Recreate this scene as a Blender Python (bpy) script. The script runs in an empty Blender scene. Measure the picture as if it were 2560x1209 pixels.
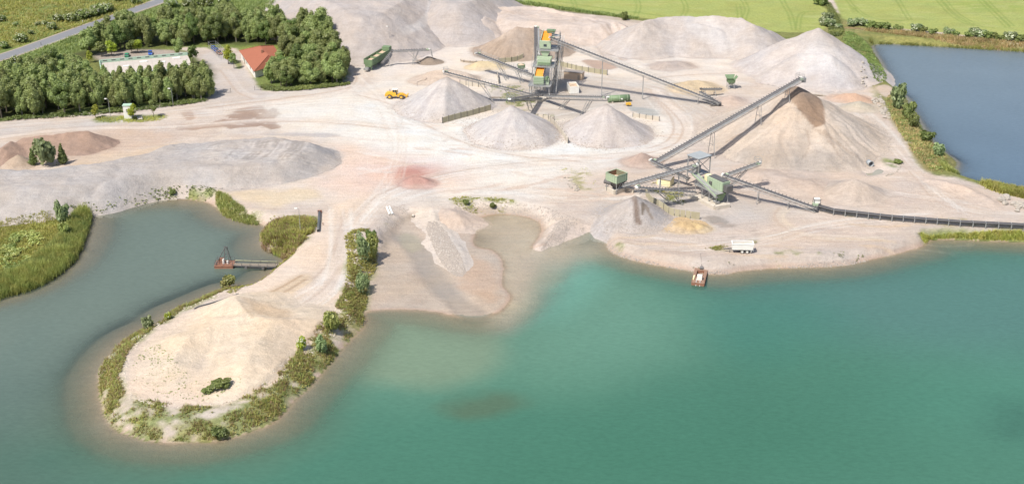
import bpy, math, random
import numpy as np
from mathutils import Vector, Matrix
random.seed(7); rng = np.random.default_rng(11)
S = bpy.context.scene; COL = S.collection; R = math.radians
# ------------------------------------------------------------ camera, world, sun, exposure
F = 3090.0; PITCH = R(23.91); CAMZ = 140.0
cam_d = bpy.data.cameras.new('camera'); cam = bpy.data.objects.new('camera', cam_d); COL.objects.link(cam)
cam.location = (0, 0, CAMZ); cam.rotation_euler = (math.pi/2 - PITCH, 0, 0)
cam_d.sensor_width = 36; cam_d.lens = 36*F/2560; cam_d.clip_end = 12000; cam_d.clip_start = 1
S.camera = cam
SUN_EL, SUN_AZ = R(56), R(222)       # azimuth measured clockwise from +Y: light comes from behind left of the camera
w = bpy.data.worlds.new('World'); S.world = w; w.use_nodes = True
nt = w.node_tree; nt.nodes.clear()
sky = nt.nodes.new('ShaderNodeTexSky'); sky.sky_type = 'NISHITA'; sky.sun_disc = False
sky.sun_elevation = SUN_EL; sky.sun_rotation = SUN_AZ; sky.air_density = 1.0; sky.dust_density = 2.2
bg = nt.nodes.new('ShaderNodeBackground'); bg.inputs[1].default_value = 0.13
wo = nt.nodes.new('ShaderNodeOutputWorld'); nt.links.new(sky.outputs[0], bg.inputs[0]); nt.links.new(bg.outputs[0], wo.inputs[0])
sd = bpy.data.lights.new('sun', 'SUN'); sd.energy = 4.1; sd.angle = R(1.2); sd.color = (1.0, 0.955, 0.88)
so = bpy.data.objects.new('sun', sd); COL.objects.link(so)
sdir = Vector((math.sin(SUN_AZ)*math.cos(SUN_EL), math.cos(SUN_AZ)*math.cos(SUN_EL), math.sin(SUN_EL)))
so.rotation_euler = sdir.to_track_quat('Z', 'Y').to_euler(); so.location = (-100, -100, 300)
S.view_settings.view_transform = 'Standard'; S.view_settings.look = 'None'; S.view_settings.gamma = 1
S.view_settings.exposure = 0.44
S.render.engine = 'CYCLES'
GAIN = 1.85

# ------------------------------------------------------------ small maths
cp, sp = math.cos(PITCH), math.sin(PITCH)
def G(px, py, z=0.0):
    """a point of the photograph to the place in the world at height z"""
    x = (px-1280)/F; y = -(py-604.5)/F
    d = (x, cp + y*sp, -sp + y*cp); t = (z-CAMZ)/d[2]
    return Vector((d[0]*t, d[1]*t, z))
def PIX(p):
    d = (p[0], p[1], p[2]-CAMZ); f = d[1]*cp - d[2]*sp; u = d[1]*sp + d[2]*cp
    return (1280 + F*d[0]/f, 604.5 - F*u/f)
def lin(c):
    c = np.asarray(c, float)/255.0
    return np.where(c <= 0.04045, c/12.92, ((c+0.055)/1.055)**2.4)
def C(*c): return lin(c)/GAIN
def C4(*c):
    v = C(*c); return (float(v[0]), float(v[1]), float(v[2]), 1.0)
def sstep(a, b, x):
    t = np.clip((x-a)/(b-a), 0, 1); return t*t*(3-2*t)
def _h(ix, iy, s):
    n = (ix.astype(np.int64)*374761393 + iy.astype(np.int64)*668265263 + s*1442695041) & 0xffffffff
    n = ((n ^ (n >> 13))*1274126177) & 0xffffffff
    return ((n ^ (n >> 16)) & 0xffff)/65535.0
def vnoise(x, y, s=0):
    x = np.asarray(x, float); y = np.asarray(y, float)
    ix = np.floor(x); iy = np.floor(y); fx = x-ix; fy = y-iy
    fx = fx*fx*(3-2*fx); fy = fy*fy*(3-2*fy)
    a = _h(ix, iy, s); b = _h(ix+1, iy, s); c = _h(ix, iy+1, s); d = _h(ix+1, iy+1, s)
    return (a+(b-a)*fx)*(1-fy) + (c+(d-c)*fx)*fy
def fbm(x, y, sc, o=4, s=0, g=0.5):
    v = 0; a = 1; t = 0
    for i in range(o):
        v = v + a*(vnoise(np.asarray(x)/sc, np.asarray(y)/sc, s+i*17)-0.5); t += a; a *= g; sc = sc/2.03
    return v/t*2            # about -1..1
def chaikin(P, n=2, closed=True):
    P = np.asarray(P, float)
    for _ in range(n):
        Q = np.roll(P, -1, 0) if closed else P[1:]
        A = P if closed else P[:-1]
        N = np.empty((len(A)*2, P.shape[1])); N[0::2] = A*.75+Q*.25; N[1::2] = A*.25+Q*.75
        if not closed: N = np.vstack([P[:1], N, P[-1:]])
        P = N
    return P
def wpoly(px, z=0.0, n=2): return chaikin([G(a, b, z)[:2] for a, b in px], n)
def seg_d2(x, y, ax, ay, bx, by):
    dx, dy = bx-ax, by-ay; L = dx*dx+dy*dy+1e-9
    t = np.clip(((x-ax)*dx+(y-ay)*dy)/L, 0, 1)
    return (x-ax-t*dx)**2 + (y-ay-t*dy)**2, t
def sdf(x, y, P):
    """signed distance, negative inside the polygon"""
    d = np.full(x.shape, 1e12); ins = np.zeros(x.shape, bool); n = len(P)
    for i in range(n):
        ax, ay = P[i]; bx, by = P[(i+1) % n]
        d = np.minimum(d, seg_d2(x, y, ax, ay, bx, by)[0])
        if ay != by:
            c = ((ay > y) != (by > y)) & (x < (bx-ax)*(y-ay)/(by-ay)+ax); ins ^= c
    d = np.sqrt(d); return np.where(ins, -d, d)
def ldist(x, y, L):
    d = np.full(x.shape, 1e12)
    for i in range(len(L)-1): d = np.minimum(d, seg_d2(x, y, L[i][0], L[i][1], L[i+1][0], L[i+1][1])[0])
    return np.sqrt(d)
# ------------------------------------------------------------ objects, materials
def tag(o, label=None, cat=None, group=None, kind=None):
    if label: o['label'] = label
    if cat: o['category'] = cat
    if group: o['group'] = group
    if kind: o['kind'] = kind
    return o
def root(name, loc, label, cat, group=None, rz=0.0):
    o = bpy.data.objects.new(name, None); COL.objects.link(o); o.location = loc; o.rotation_euler = (0, 0, rz)
    o.empty_display_size = 0.5
    return tag(o, label, cat, group)
def np_mesh(name, V, Fc, mat=None, smooth=False, attrs=None):
    V = np.asarray(V, np.float32); Fc = np.asarray(Fc, np.int32); k = Fc.shape[1]
    me = bpy.data.meshes.new(name); me.vertices.add(len(V)); me.vertices.foreach_set('co', V.ravel())
    me.loops.add(Fc.size); me.loops.foreach_set('vertex_index', Fc.ravel())
    me.polygons.add(len(Fc)); me.polygons.foreach_set('loop_start', np.arange(0, Fc.size, k, dtype=np.int32))
    me.polygons.foreach_set('loop_total', np.full(len(Fc), k, np.int32))
    if smooth: me.polygons.foreach_set('use_smooth', np.ones(len(Fc), bool))
    me.update(calc_edges=True)
    for an, (ty, data) in (attrs or {}).items():
        a = me.attributes.new(an, ty, 'POINT')
        if ty == 'FLOAT_COLOR':
            d = np.ones((len(V), 4), np.float32); d[:, :3] = data; a.data.foreach_set('color', d.ravel())
        else: a.data.foreach_set('value', np.asarray(data, np.float32))
    if mat: me.materials.append(mat)
    return me
def link(name, me, parent=None):
    o = bpy.data.objects.new(name, me); COL.objects.link(o)
    if parent: o.parent = parent
    return o
class NT:
    def __init__(s, name):
        s.m = bpy.data.materials.new(name); s.m.use_nodes = True; s.t = s.m.node_tree; s.t.nodes.clear()
        s.out = s.t.nodes.new('ShaderNodeOutputMaterial')
    def n(s, ty, **kw):
        nd = s.t.nodes.new('ShaderNode'+ty)
        for k, v in kw.items():
            if k.startswith('_'): nd.inputs[k[1:].replace('_', ' ')].default_value = v
            else: setattr(nd, k, v)
        return nd
    def l(s, a, b): s.t.links.new(a, b)
    def noise(s, co, scale, detail=3, rough=0.55, ch='Fac'):
        nd = s.n('TexNoise'); nd.inputs['Scale'].default_value = scale; nd.inputs['Detail'].default_value = detail
        nd.inputs['Roughness'].default_value = rough; s.l(co, nd.inputs['Vector']); return nd.outputs[ch]
    def rng(s, v, a, b, c, d):
        nd = s.n('MapRange'); s.l(v, nd.inputs[0])
        for i, q in enumerate((a, b, c, d)): nd.inputs[i+1].default_value = q
        return nd.outputs[0]
    def mul(s, a, b, op='MULTIPLY'):
        nd = s.n('Math', operation=op)
        for i, q in enumerate((a, b)):
            if isinstance(q, (int, float)): nd.inputs[i].default_value = q
            else: s.l(q, nd.inputs[i])
        return nd.outputs[0]
    def scale(s, col, f):
        nd = s.n('VectorMath', operation='SCALE'); s.l(col, nd.inputs[0])
        if isinstance(f, (int, float)): nd.inputs['Scale'].default_value = f
        else: s.l(f, nd.inputs['Scale'])
        return nd.outputs[0]
    def mix(s, f, a, b):
        nd = s.n('Mix', data_type='RGBA')
        for i, q in ((0, f), (6, a), (7, b)):
            if isinstance(q, (int, float, tuple)): nd.inputs[i].default_value = q
            else: s.l(q, nd.inputs[i])
        return nd.outputs[2]
def paintmat(name, rgb, rough=0.6, dirt=None, dirt_amt=0.5, metal=0.0, scale=0.6, streak=False, lum=1.0):
    """painted or bare surface with uneven weathering"""
    t = NT(name); tc = t.n('TexCoord'); geo = t.n('NewGeometry')
    mp = t.n('Mapping'); t.l(geo.outputs['Position'], mp.inputs['Vector'])
    if streak: mp.inputs['Scale'].default_value = (1, 1, 0.25)
    n1 = t.noise(mp.outputs[0], scale, 5, 0.65); n2 = t.noise(mp.outputs[0], scale*7, 3, 0.6)
    d = dirt or tuple(int(c*0.72) for c in rgb)
    f = t.rng(t.mul(n1, n2, 'ADD'), 0.85, 1.3, 0, dirt_amt)
    cc = lambda q: tuple(float(min(.82, k*lum)) for k in C(*q))+(1.0,)
    col = t.mix(f, cc(rgb), cc(d))
    v = t.rng(n2, 0.25, 0.75, 0.9, 1.08)
    b = t.n('BsdfPrincipled'); t.l(t.scale(col, v), b.inputs['Base Color'])
    b.inputs['Roughness'].default_value = rough; b.inputs['Metallic'].default_value = metal
    t.l(b.outputs[0], t.out.inputs[0]); return t.m
# the ground and heap surface: colour comes from a per-point map of soils, stones and growth plus procedural grain
def soilmat():
    t = NT('soil'); at = t.n('Attribute', attribute_name='col'); wet = t.n('Attribute', attribute_name='wet'); gr = t.n('Attribute', attribute_name='grs')
    geo = t.n('NewGeometry'); P = geo.outputs['Position']
    a = t.noise(P, 0.9, 5, 0.7); b = t.noise(P, 3.3, 3, 0.7); c = t.noise(P, 0.16, 4, 0.6)
    v = t.mul(t.mul(t.rng(a, 0.3, 0.7, 0.91, 1.07), t.rng(b, 0.3, 0.7, 0.87, 1.1)), t.rng(c, 0.3, 0.7, 0.94, 1.05))
    ms = t.n('Mapping'); t.l(P, ms.inputs['Vector']); ms.inputs['Scale'].default_value = (.07, .75, 1); ms.inputs['Rotation'].default_value = (0, 0, .12); ds = t.noise(P, .03, 2, .5, 'Color'); av = t.n('VectorMath', operation='MULTIPLY_ADD'); t.l(ds, av.inputs[0]); av.inputs[1].default_value = (3, 5, 0); t.l(ms.outputs[0], av.inputs[2])
    st = t.noise(av.outputs[0], 1.0, 5, .62); v = t.mul(v, t.rng(st, .3, .7, .91, 1.06))
    vg = t.mul(t.rng(a, 0.35, 0.65, 0.72, 1.25), t.rng(b, 0.3, 0.7, 0.75, 1.22))
    mv = t.n('Mix', data_type='FLOAT'); t.l(gr.outputs['Fac'], mv.inputs[0]); t.l(v, mv.inputs[2]); t.l(vg, mv.inputs[3])
    col = t.scale(at.outputs['Color'], mv.outputs[0])
    # warm and cool drift of single patches
    hue = t.noise(P, 0.07, 3, 0.6); col2 = t.n('Mix', data_type='RGBA', blend_type='MULTIPLY'); col2.inputs[0].default_value = 1
    t.l(col, col2.inputs[6]); t.l(t.mix(t.rng(hue, .35, .65, 0, 1), (1.03, 1.0, 0.955, 1), (0.975, 1.0, 1.03, 1)), col2.inputs[7])
    bs = t.n('BsdfPrincipled'); t.l(col2.outputs[2], bs.inputs['Base Color'])
    t.l(t.rng(wet.outputs['Fac'], 0, 1, 0.95, 0.35), bs.inputs['Roughness'])
    bs.inputs['Specular IOR Level'].default_value = 0.25
    bm = t.n('Bump'); bm.inputs['Strength'].default_value = 0.7; bm.inputs['Distance'].default_value = 0.45
    hsum = t.mul(t.mul(a, t.mul(b, 0.5), 'ADD'), t.rng(wet.outputs['Fac'], 0, 1, 1, 0.1)); t.l(hsum, bm.inputs['Height'])
    t.l(bm.outputs[0], bs.inputs['Normal']); t.l(bs.outputs[0], t.out.inputs[0]); return t.m
SOIL = soilmat()
# ------------------------------------------------------------ shorelines and regions (photo points, turned into places on the ground)
WZ = -2.5
LAKE = [(-900,700),(-300,800),(0,737),(60,716),(120,692),(172,655),(196,620),(214,578),(220,542),(258,521),(300,508),(350,500),(420,494),(480,497),(532,506),
 (548,524),(590,545),(640,557),(668,563),(664,582),(652,605),(660,622),(690,626),(712,622),(722,632),(716,650),(694,668),(672,690),(640,712),(600,724),(560,722),(520,742),(480,760),(446,772),(424,784),(404,806),(366,822),(336,838),(300,862),
 (268,898),(249,938),(248,985),(258,1030),(284,1072),(330,1090),(400,1103),(480,1104),(545,1100),(600,1084),(660,1064),(702,1040),(732,1003),(772,963),
 (802,928),(842,888),(872,850),(905,815),(913,797),(905,785),(925,776),(1000,771),(1080,776),(1140,790),(1200,797),(1242,783),(1270,758),(1276,738),(1262,722),
 (1252,712),(1256,690),(1262,665),(1250,640),(1228,622),(1205,620),(1180,612),(1187,580),(1190,552),(1215,536),(1260,535),(1312,540),(1350,555),(1355,575),(1342,600),(1327,618),(1345,623),(1382,612),(1420,590),
 (1452,577),(1484,571),(1510,579),(1519,602),(1521,625),(1570,646),(1640,661),(1700,672),(1730,676),(1770,684),(1800,686),(1860,675),(1950,668),(2050,668),
 (2150,655),(2250,630),(2300,618),(2314,606),(2322,598),(2400,598),(2560,603),(2900,610),(4200,640),(6200,2100),(1280,2900),(-4200,2300)]
POND = [(2172,106),(2300,112),(2450,120),(2560,128),(2950,150),(3300,330),(3000,520),(2700,500),(2560,483),(2500,470),(2450,462),(2400,446),(2372,436),(2382,425),(2392,402),(2352,380),(2322,350),
 (2300,312),(2276,272),(2262,240),(2240,228),(2222,208),(2219,190),(2200,160),(2182,130)]
LAKEW = wpoly(LAKE, WZ); PONDW = wpoly(POND, WZ)
DELTA = wpoly([(880,800),(900,700),(935,640),(985,560),(1030,535),(1080,545),(1160,530),(1240,525),(1340,535),(1372,590),(1300,640),(1300,740),(1260,800),(1180,830),(1000,800)], WZ)
LEFTB = wpoly([(-900,640),(-300,600),(0,560),(60,549),(140,539),(170,528),(225,530),(230,590),(190,670),(100,730),(0,760),(-300,840),(-900,740)], WZ)
# grid: fine where the camera looks, stretching out to the horizon
def axis(lo, hi, st, far):
    c = list(np.arange(lo, hi, st)); s = st
    a = c[-1]; up = []
    while a < far[1]: s = min(s*1.22, 400); a += s; up.append(a)
    s = st; a = c[0]; dn = []
    while a > far[0]: s = min(s*1.22, 400); a -= s; dn.append(a)
    return np.array(dn[::-1]+c+up)
GX = axis(-262, 264, 0.62, (-5000, 5000)); GY = axis(186, 628, 0.62, (-1500, 7000))
X, Y = np.meshgrid(GX, GY); NX, NY = len(GX), len(GY)
x = X.ravel(); y = Y.ravel()
def sub(P, m):
    P = np.asarray(P); return np.nonzero((x > P[:, 0].min()-m) & (x < P[:, 0].max()+m) & (y > P[:, 1].min()-m) & (y < P[:, 1].max()+m))[0]
wob = fbm(x, y, 9, 4, 3); wob2 = fbm(x, y, 2.6, 3, 9)
def reg(P, soft=1.5, wobble=1.5, grow=0.0):
    """soft mask of a region with a ragged edge"""
    i = sub(P, 8+abs(soft)*2+grow); m = np.zeros(len(x)); d = sdf(x[i], y[i], P) + wob[i]*wobble + wob2[i]*wobble*0.5
    m[i] = 1-sstep(grow-soft, grow+soft, d); return m
dl = sdf(x, y, LAKEW); ip = sub(PONDW, 80); dp = np.full(len(x), 500.0); dp[ip] = sdf(x[ip], y[ip], PONDW)
rag = wob2*0.35 + wob*0.35
dw = np.minimum(dl, dp) + rag
z0 = fbm(x, y, 40, 3, 5)*0.35 + fbm(x, y, 7, 3, 8)*0.12 + wob2*0.05
mD = reg(DELTA, 3, 1.5); mL = reg(LEFTB, 2.5, 1)
z0 = z0*(1-mD) + mD*(-2.3 + fbm(x, y, 14, 3, 21)*0.16)
z0 = z0*(1-mL) + mL*(-1.7 + fbm(x, y, 10, 3, 22)*0.25)
# grass slopes of the peninsula and the other banks are broader
bw = 3.2 + 2.2*reg(wpoly([(230,1120),(230,900),(330,800),(560,710),(700,620),(760,640),(560,780),(400,860),(340,980),(480,1010),(640,960),(800,830),(930,820),(860,960),(700,1100),(400,1140)], WZ), 5, 0)
land = WZ + (z0-WZ)*sstep(-0.2, 1, dw/(bw*1.1))**0.8
# lake bed: a shelf, then deep
sw = np.where(dp < dl, 1.5, 7.5); shelf = 0.14*np.minimum(-dw, sw) + 0.55*np.maximum(-dw-sw, 0)
sh = reg(wpoly([(1230,830),(1240,640),(1190,540),(1340,530),(1370,600),(1440,600),(1500,610),(1480,680),(1390,740),(1310,800)], WZ), 8, 3)
bay = reg(wpoly([(1180,530),(1360,530),(1368,600),(1330,630),(1240,650),(1170,620)], WZ), 2, 1)
shelf = shelf*(1-sh) + sh*np.minimum(shelf, 0.06*np.maximum(-dw, 0)+0.1)
shelf = shelf*(1-bay) + bay*np.minimum(shelf, 0.02*np.maximum(-dw, 0)+0.08)
bed = WZ - np.minimum(shelf, 9)
z = np.where(dw > 0, land, bed - 0.02)
# sub-water sandbank and the small round puddle by the culvert
PUD = wpoly([(2152,425),(2172,432),(2178,420),(2200,417),(2225,427),(2215,438),(2180,443),(2158,440)], -0.6)
iq = sub(PUD, 12); dq = sdf(x[iq], y[iq], PUD); z[iq] += -1.0*(1-sstep(-2.5, 2.0, dq))
# delta channel
CH = chaikin([G(a, b, WZ)[:2] for a, b in [(1015,590),(1050,625),(1085,690),(1130,740),(1190,790)]], 2, False)
ic = sub(CH, 10); dc = ldist(x[ic], y[ic], CH); z[ic] -= 0.42*(1-sstep(1.5, 5.5, dc+wob[ic]))
# ------------------------------------------------------------ heaps: described by crests with a height, everything falls off at the angle of repose
HEAPS = []
def heap(label, prims, rgb, slope=0.62, rough=0.25, gully=0.0, sub_rgb=None, cat='heap', name='gravel_heap', group=None, dust=1.0, clip=None):
    HEAPS.append(dict(clip=clip, label=label, prims=prims, rgb=rgb, slope=slope, rough=rough, gully=gully, rgb2=sub_rgb, cat=cat, name=name, group=group, dust=dust, seed=len(HEAPS)*31+5))
def heap_h(h, hx, hy):
    H = np.full(hx.shape, -50.0)
    wx = hx + fbm(hx, hy, 11, 3, h['seed'])*1.6; wy = hy + fbm(hx, hy, 11, 3, h['seed']+7)*1.6
    for p in h['prims']:
        k = p[0]; sl = p[3] if len(p) > 3 else h['slope']
        if k == 'line':
            P = [G(a, b, c) for a, b, c in p[1]]
            for i in range(max(1, len(P)-1)):
                A = P[i]; B = P[min(i+1, len(P)-1)]
                d2, t = seg_d2(wx, wy, A.x, A.y, B.x, B.y)
                H = np.maximum(H, A.z+(B.z-A.z)*t - sl*np.sqrt(d2))
        else:
            P = wpoly(p[1], p[2], 1); i = (wx > P[:,0].min()-60) & (wx < P[:,0].max()+60) & (wy > P[:,1].min()-60) & (wy < P[:,1].max()+60)
            d = sdf(wx[i], wy[i], P); v = np.full(hx.shape, -50.0); v[i] = p[2] - sl*np.maximum(d, 0) + np.minimum(-d, 0)*0
            # nearly level top with a soft brow
            q = np.maximum(-d, 0); v[i] = np.where(d < 0, p[2] - 0.15 + 0.15*np.minimum(q/3, 1), v[i]-0.15)
            H = np.maximum(H, v)
    g0 = h['rough']
    H = H + fbm(hx, hy, 8, 4, h['seed']+3)*g0*1.3 + fbm(hx, hy, 1.9, 3, h['seed']+4)*g0*0.45
    if h['clip']:
        P = wpoly(h['clip'][0], h['clip'][1], 2); H = np.minimum(H, -.9*(sdf(hx, hy, P)+fbm(hx, hy, 6, 3, 5)*.8)+.2 + h['clip'][1])
    if h['gully']:
        P0 = G(*h['prims'][0][1][0]); ang = np.arctan2(hy-P0.y, hx-P0.x); rr = np.hypot(hx-P0.x, hy-P0.y)
        a2 = ang + fbm(hx, hy, 12, 2, 77)*0.22
        gl = np.abs(vnoise(a2*6+50, rr*0.03, h['seed']+9)-0.5)*2; gl2 = np.abs(vnoise(a2*17+50, rr*0.06, h['seed']+10)-0.5)*2
        H = H - h['gully']*(np.maximum(0, 0.35-gl)*2.2 + np.maximum(0, .3-gl2)*1.1)*np.clip(rr/14, 0, 1)
    return H
GREY = (205,198,194); TAN = (205,188,172); PALE = (232,214,198)
heap('broad grey gravel cone under the long left conveyor, beside the yellow loader', [('line', [(1115,189,11.6)])], (222,213,207), rough=.2, clip=([(900,100),(1230,150),(1246,262),(1228,271),(1106,304),(1080,345),(900,345)], 0))
heap('pale grey gravel cone in the middle, right of the seven-panel wall', [('line', [(1283,260,10.6)])], (225,216,210), rough=.18)
heap('grey gravel cone in front of the green tank', [('line', [(1517,257,10.6)])], (222,212,206), rough=.18)
heap('brown sand heap behind the screening tower, under its steep rear conveyor', [('line', [(1292,66,10.5),(1345,67,10),]), ('line', [(1292,68,10),(1262,80,8.5),(1225,105,4.5)])], (196,176,158), rough=.5, gully=.8, name='sand_heap')
heap('huge grey stockpile at the top edge right of the woods', [('poly', [(770,-60),(780,-5),(815,0),(856,18),(880,45),(960,30),(1010,-5),(1060,-20),(1060,-90),(830,-110)], 15), ('line', [(868,22,15),(890,48,12)])], (212,200,192), rough=.5, dust=1)
heap('second grey stockpile at the top edge, right of the white ramp', [('poly', [(1085,-60),(1092,0),(1130,12),(1175,5),(1215,-25),(1180,-80)], 13.5)], (210,199,192), rough=.3)
heap('low beige spoil bank between the top stockpile and the field', [('line', [(1205,45,8),(1235,18,8),(1300,12,8),(1350,16,8),(1420,28,8),(1470,38,7.5),(1540,50,7.5),(1556,62,6)]), ('poly', [(1240,24),(1340,20),(1440,38),(1530,52),(1490,62),(1400,62),(1300,50),(1250,45)], 6.8)], (232,214,200), rough=.6, cat='spoil bank', name='spoil_bank')
heap('long grey stockpile below the green field, flat along its crest', [('line', [(1605,50,12),(1660,40,12.5),(1760,39,12.5),(1850,43,12.5),(1885,62,11),(1940,82,5)]), ('line', [(1715,62,10),(1745,58,10.5),(1800,75,8.5)])], (216,205,197), rough=.5)
heap('tall pale grey gravel peak beside the blue pond', [('line', [(2047,67,17.5),(1985,92,13),(1925,112,8.5)]), ('line', [(2000,132,10),(2070,134,10.5),(2100,165,6)])], (222,212,206), rough=.45)
heap('largest cone, wet brown at the top, under the head of the long diagonal conveyor', [('line', [(1998,212,18.2)]), ('line', [(1955,243,15.2),(1935,275,12)]), ('line',[(1990,262,14.8),(2040,290,11.8)], None, 0.55)], (226,209,192), rough=.5, gully=.7, name='sand_heap', slope=.56)
HEAPS[-1]['prims'][-1] = ('line', [(1985,262,14.6),(2045,292,11.6)], None, 0.55)
heap('small red sandstone mound on the pink stained ground', [('line', [(1034,439,2.4),(1056,440,2.3)])], (206,164,152), rough=.22, slope=.6)
heap('reddish brown heap behind the three dark bushes at the left', [('line', [(60,343,4.2),(110,336,4.6),(222,328,5),(238,345,3)]), ('line', [(30,352,4),(5,372,3.6)])], (192,164,146), rough=.5, gully=.4, name='sand_heap')
heap('small tan cone at the left edge before the reddish brown heap', [('line', [(45,385,3.2)])], (208,186,164), rough=.3, name='sand_heap')
heap('long grey gravel bank along the top of the left bay', [('poly', [(-300,420),(0,428),(150,418),(300,395),(380,375),(430,358),(560,348),(690,342),(770,352),(795,365),(760,385),(700,402),(560,420),(470,428),(380,440),(330,436),(240,450),(120,470),(0,480),(-300,500)], 4.6),('line',[(262,455,4.6),(300,440,5),(380,424,5)])], (208,199,192), rough=.55, slope=.55, cat='gravel bank', name='gravel_bank', clip=([(-500,640),(0,557),(140,525),(215,505),(262,508),(330,486),(410,464),(540,464),(600,478),(700,470),(790,446),(920,350),(900,290),(-500,290)], .3))
heap('grey gravel cone streaked with dark wet fines below the green hopper', [('line', [(1588,486,7.0)])], (203,194,188), rough=.25, slope=.62, clip=([(1480,450),(1720,470),(1720,560),(1680,584),(1600,592),(1535,584),(1490,560)], .2))
heap('reddish cone behind the long diagonal conveyor tail', [('line', [(1600,376,3.8)])], (205,180,164), rough=.4, name='sand_heap')
heap('small dark brown heap under the green bin conveyor', [('line', [(1070,140,2.6),(1082,141,2.4)])], (176,158,140), rough=.2, name='sand_heap')
heap('pale tan mound behind the left conveyor head', [('line', [(1075,178,3.6),(1120,168,4.2),(1160,180,3)])], (222,203,186), rough=.35, slope=.5, name='sand_heap')
heap('low yellow sand heap left of the short upper conveyor', [('line', [(1200,152,2.6),(1235,153,2.2)])], (238,216,176), rough=.25, slope=.45, name='sand_heap')
heap('low grey mound in the middle of the back yard', [('line', [(1665,152,2.4),(1700,152,2)])], (208,192,180), rough=.35, slope=.35)
heap('yellow sand heap behind the long conveyor, left of the green hopper', [('line', [(1715,200,3.2),(1745,196,3.6),(1762,204,3)])], (232,208,172), rough=.3, slope=.45, name='sand_heap')
heap('pale mound right of the conveyor tail under the green hopper', [('line', [(1828,238,2.4)])], (222,200,184), rough=.3, slope=.4, name='sand_heap')
heap('grey brown cone at the right below the culvert puddle', [('line', [(2140,445,5.0),(2152,450,4.4)])], (214,198,184), rough=.25, slope=.5)
heap('small orange sand heap between the big cone and the pond', [('line', [(2110,232,2.4),(2135,231,3)])], (226,190,164), rough=.3, slope=.45, name='sand_heap')
heap('small grey sand cone next to the white boulders', [('line', [(2152,252,2.8)])], (216,204,184), rough=.2, slope=.45, name='sand_heap')
heap('pale sand mound filling the tip of the peninsula', [('line', [(592,738,3.2),(625,785,3.2),(560,800,2.8),(480,840,2.2)]), ('line', [(740,795,3),(690,800,3.4),(640,850,3.2),(620,900,3),(600,930,2.2)]), ('line', [(480,840,2.2),(440,900,1.8)]), ('line', [(625,785,3.2),(690,800,3.4)])], (250,228,200), rough=.35, slope=.26, name='sand_heap', dust=.6, clip=([(640,728),(560,752),(480,778),(440,806),(385,842),(345,878),(322,915),(314,960),(335,990),(400,1002),(500,1008),(580,1000),(650,965),(700,930),(745,880),(795,830),(825,795),(840,750),(760,735)], .3))
heap('grey gravel tongue dumped down onto the mud flat', [('poly', [(1066,530),(1092,530),(1112,570),(1150,620),(1160,655),(1140,668),(1112,648),(1088,600)], -1.45, .45), ('line', [(1076,520,-.1),(1084,545,-.9)], None, .3)], (234,222,210), rough=.35, slope=.4, cat='gravel tongue', name='gravel_tongue')
heap('pale gravel spit running down into the turquoise water', [('line', [(1420,545,.0),(1395,575,-.8),(1370,600,-1.4),(1345,617,-2.0)], None, .35)], (230,212,198), rough=.45, slope=.4, cat='gravel spit', name='gravel_spit')
heap('sandy mound with a rutted flank beside the gravel tongue', [('line', [(1128,522,.2),(1150,545,-.5),(1168,568,-1.5)], None, .3)], (222,202,186), rough=.8, slope=.3, name='sand_heap')
heap('coarse yellow rubble heap against the curved concrete wall, left lobe', [('line', [(1698,548,1.9),(1715,550,1.9)])], (226,196,150), rough=.35, slope=.5, name='rubble_heap')
heap('finer ochre rubble heap touching the coarse one, right lobe', [('line', [(1735,552,1.7),(1752,556,1.5)])], (224,196,148), rough=.25, slope=.5, name='rubble_heap')
#heap('dusty ramp mound at the shore corner beside the grass strip', [('line', [(2268,600,.75),(2290,597,.8)])], (226,206,190), rough=.2, slope=.35, name='sand_heap')
heap('low earth rim along the pond below the service track', [('line', [(2330,445,.9),(2400,462,1.4),(2450,485,1.2),(2490,505,.8)])], (226,206,190), rough=.5, slope=.35, cat='earth bank', name='earth_bank')
heap('pale quarry spoil slope between the lower plant and the big cone', [('line', [(1900,430,1.6),(1960,440,1.8),(2020,452,1.4)])], (222,202,186), rough=.5, slope=.18, cat='spoil bank', name='spoil_bank')
hm = []
for h in HEAPS:
    pts = []
    for p in h['prims']:
        if p[0] == 'line': pts += [(G(a, b, c)[:2], c) for a, b, c in p[1]]
        else: pts += [(G(a, b, p[2])[:2], p[2]) for a, b in p[1]]
    slp = min([h['slope']]+[p[3] for p in h['prims'] if len(p) > 3]); zb = min(0, min(q[1] for q in pts))
    zb = -2.6 if min(q[1] for q in pts) < 0.3 else 0
    m = max((q[1]-zb) for q in pts)/slp + 6
    h['box'] = (min(q[0][0] for q in pts)-m, max(q[0][0] for q in pts)+m, min(q[0][1] for q in pts)-m, max(q[0][1] for q in pts)+m)
    i = np.nonzero((x > h['box'][0]) & (x < h['box'][1]) & (y > h['box'][2]) & (y < h['box'][3]))[0]
    H = heap_h(h, x[i], y[i]); h['gi'] = i; h['gH'] = H
Z = z.reshape(NY, NX)
def ground(px_, py_):
    """height of the ground sheet"""
    px_ = np.asarray(px_, float); py_ = np.asarray(py_, float)
    i = np.clip(np.searchsorted(GX, px_)-1, 0, NX-2); j = np.clip(np.searchsorted(GY, py_)-1, 0, NY-2)
    u = (px_-GX[i])/(GX[i+1]-GX[i]); v = (py_-GY[j])/(GY[j+1]-GY[j])
    return (Z[j, i]*(1-u)+Z[j, i+1]*u)*(1-v) + (Z[j+1, i]*(1-u)+Z[j+1, i+1]*u)*v
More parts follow.
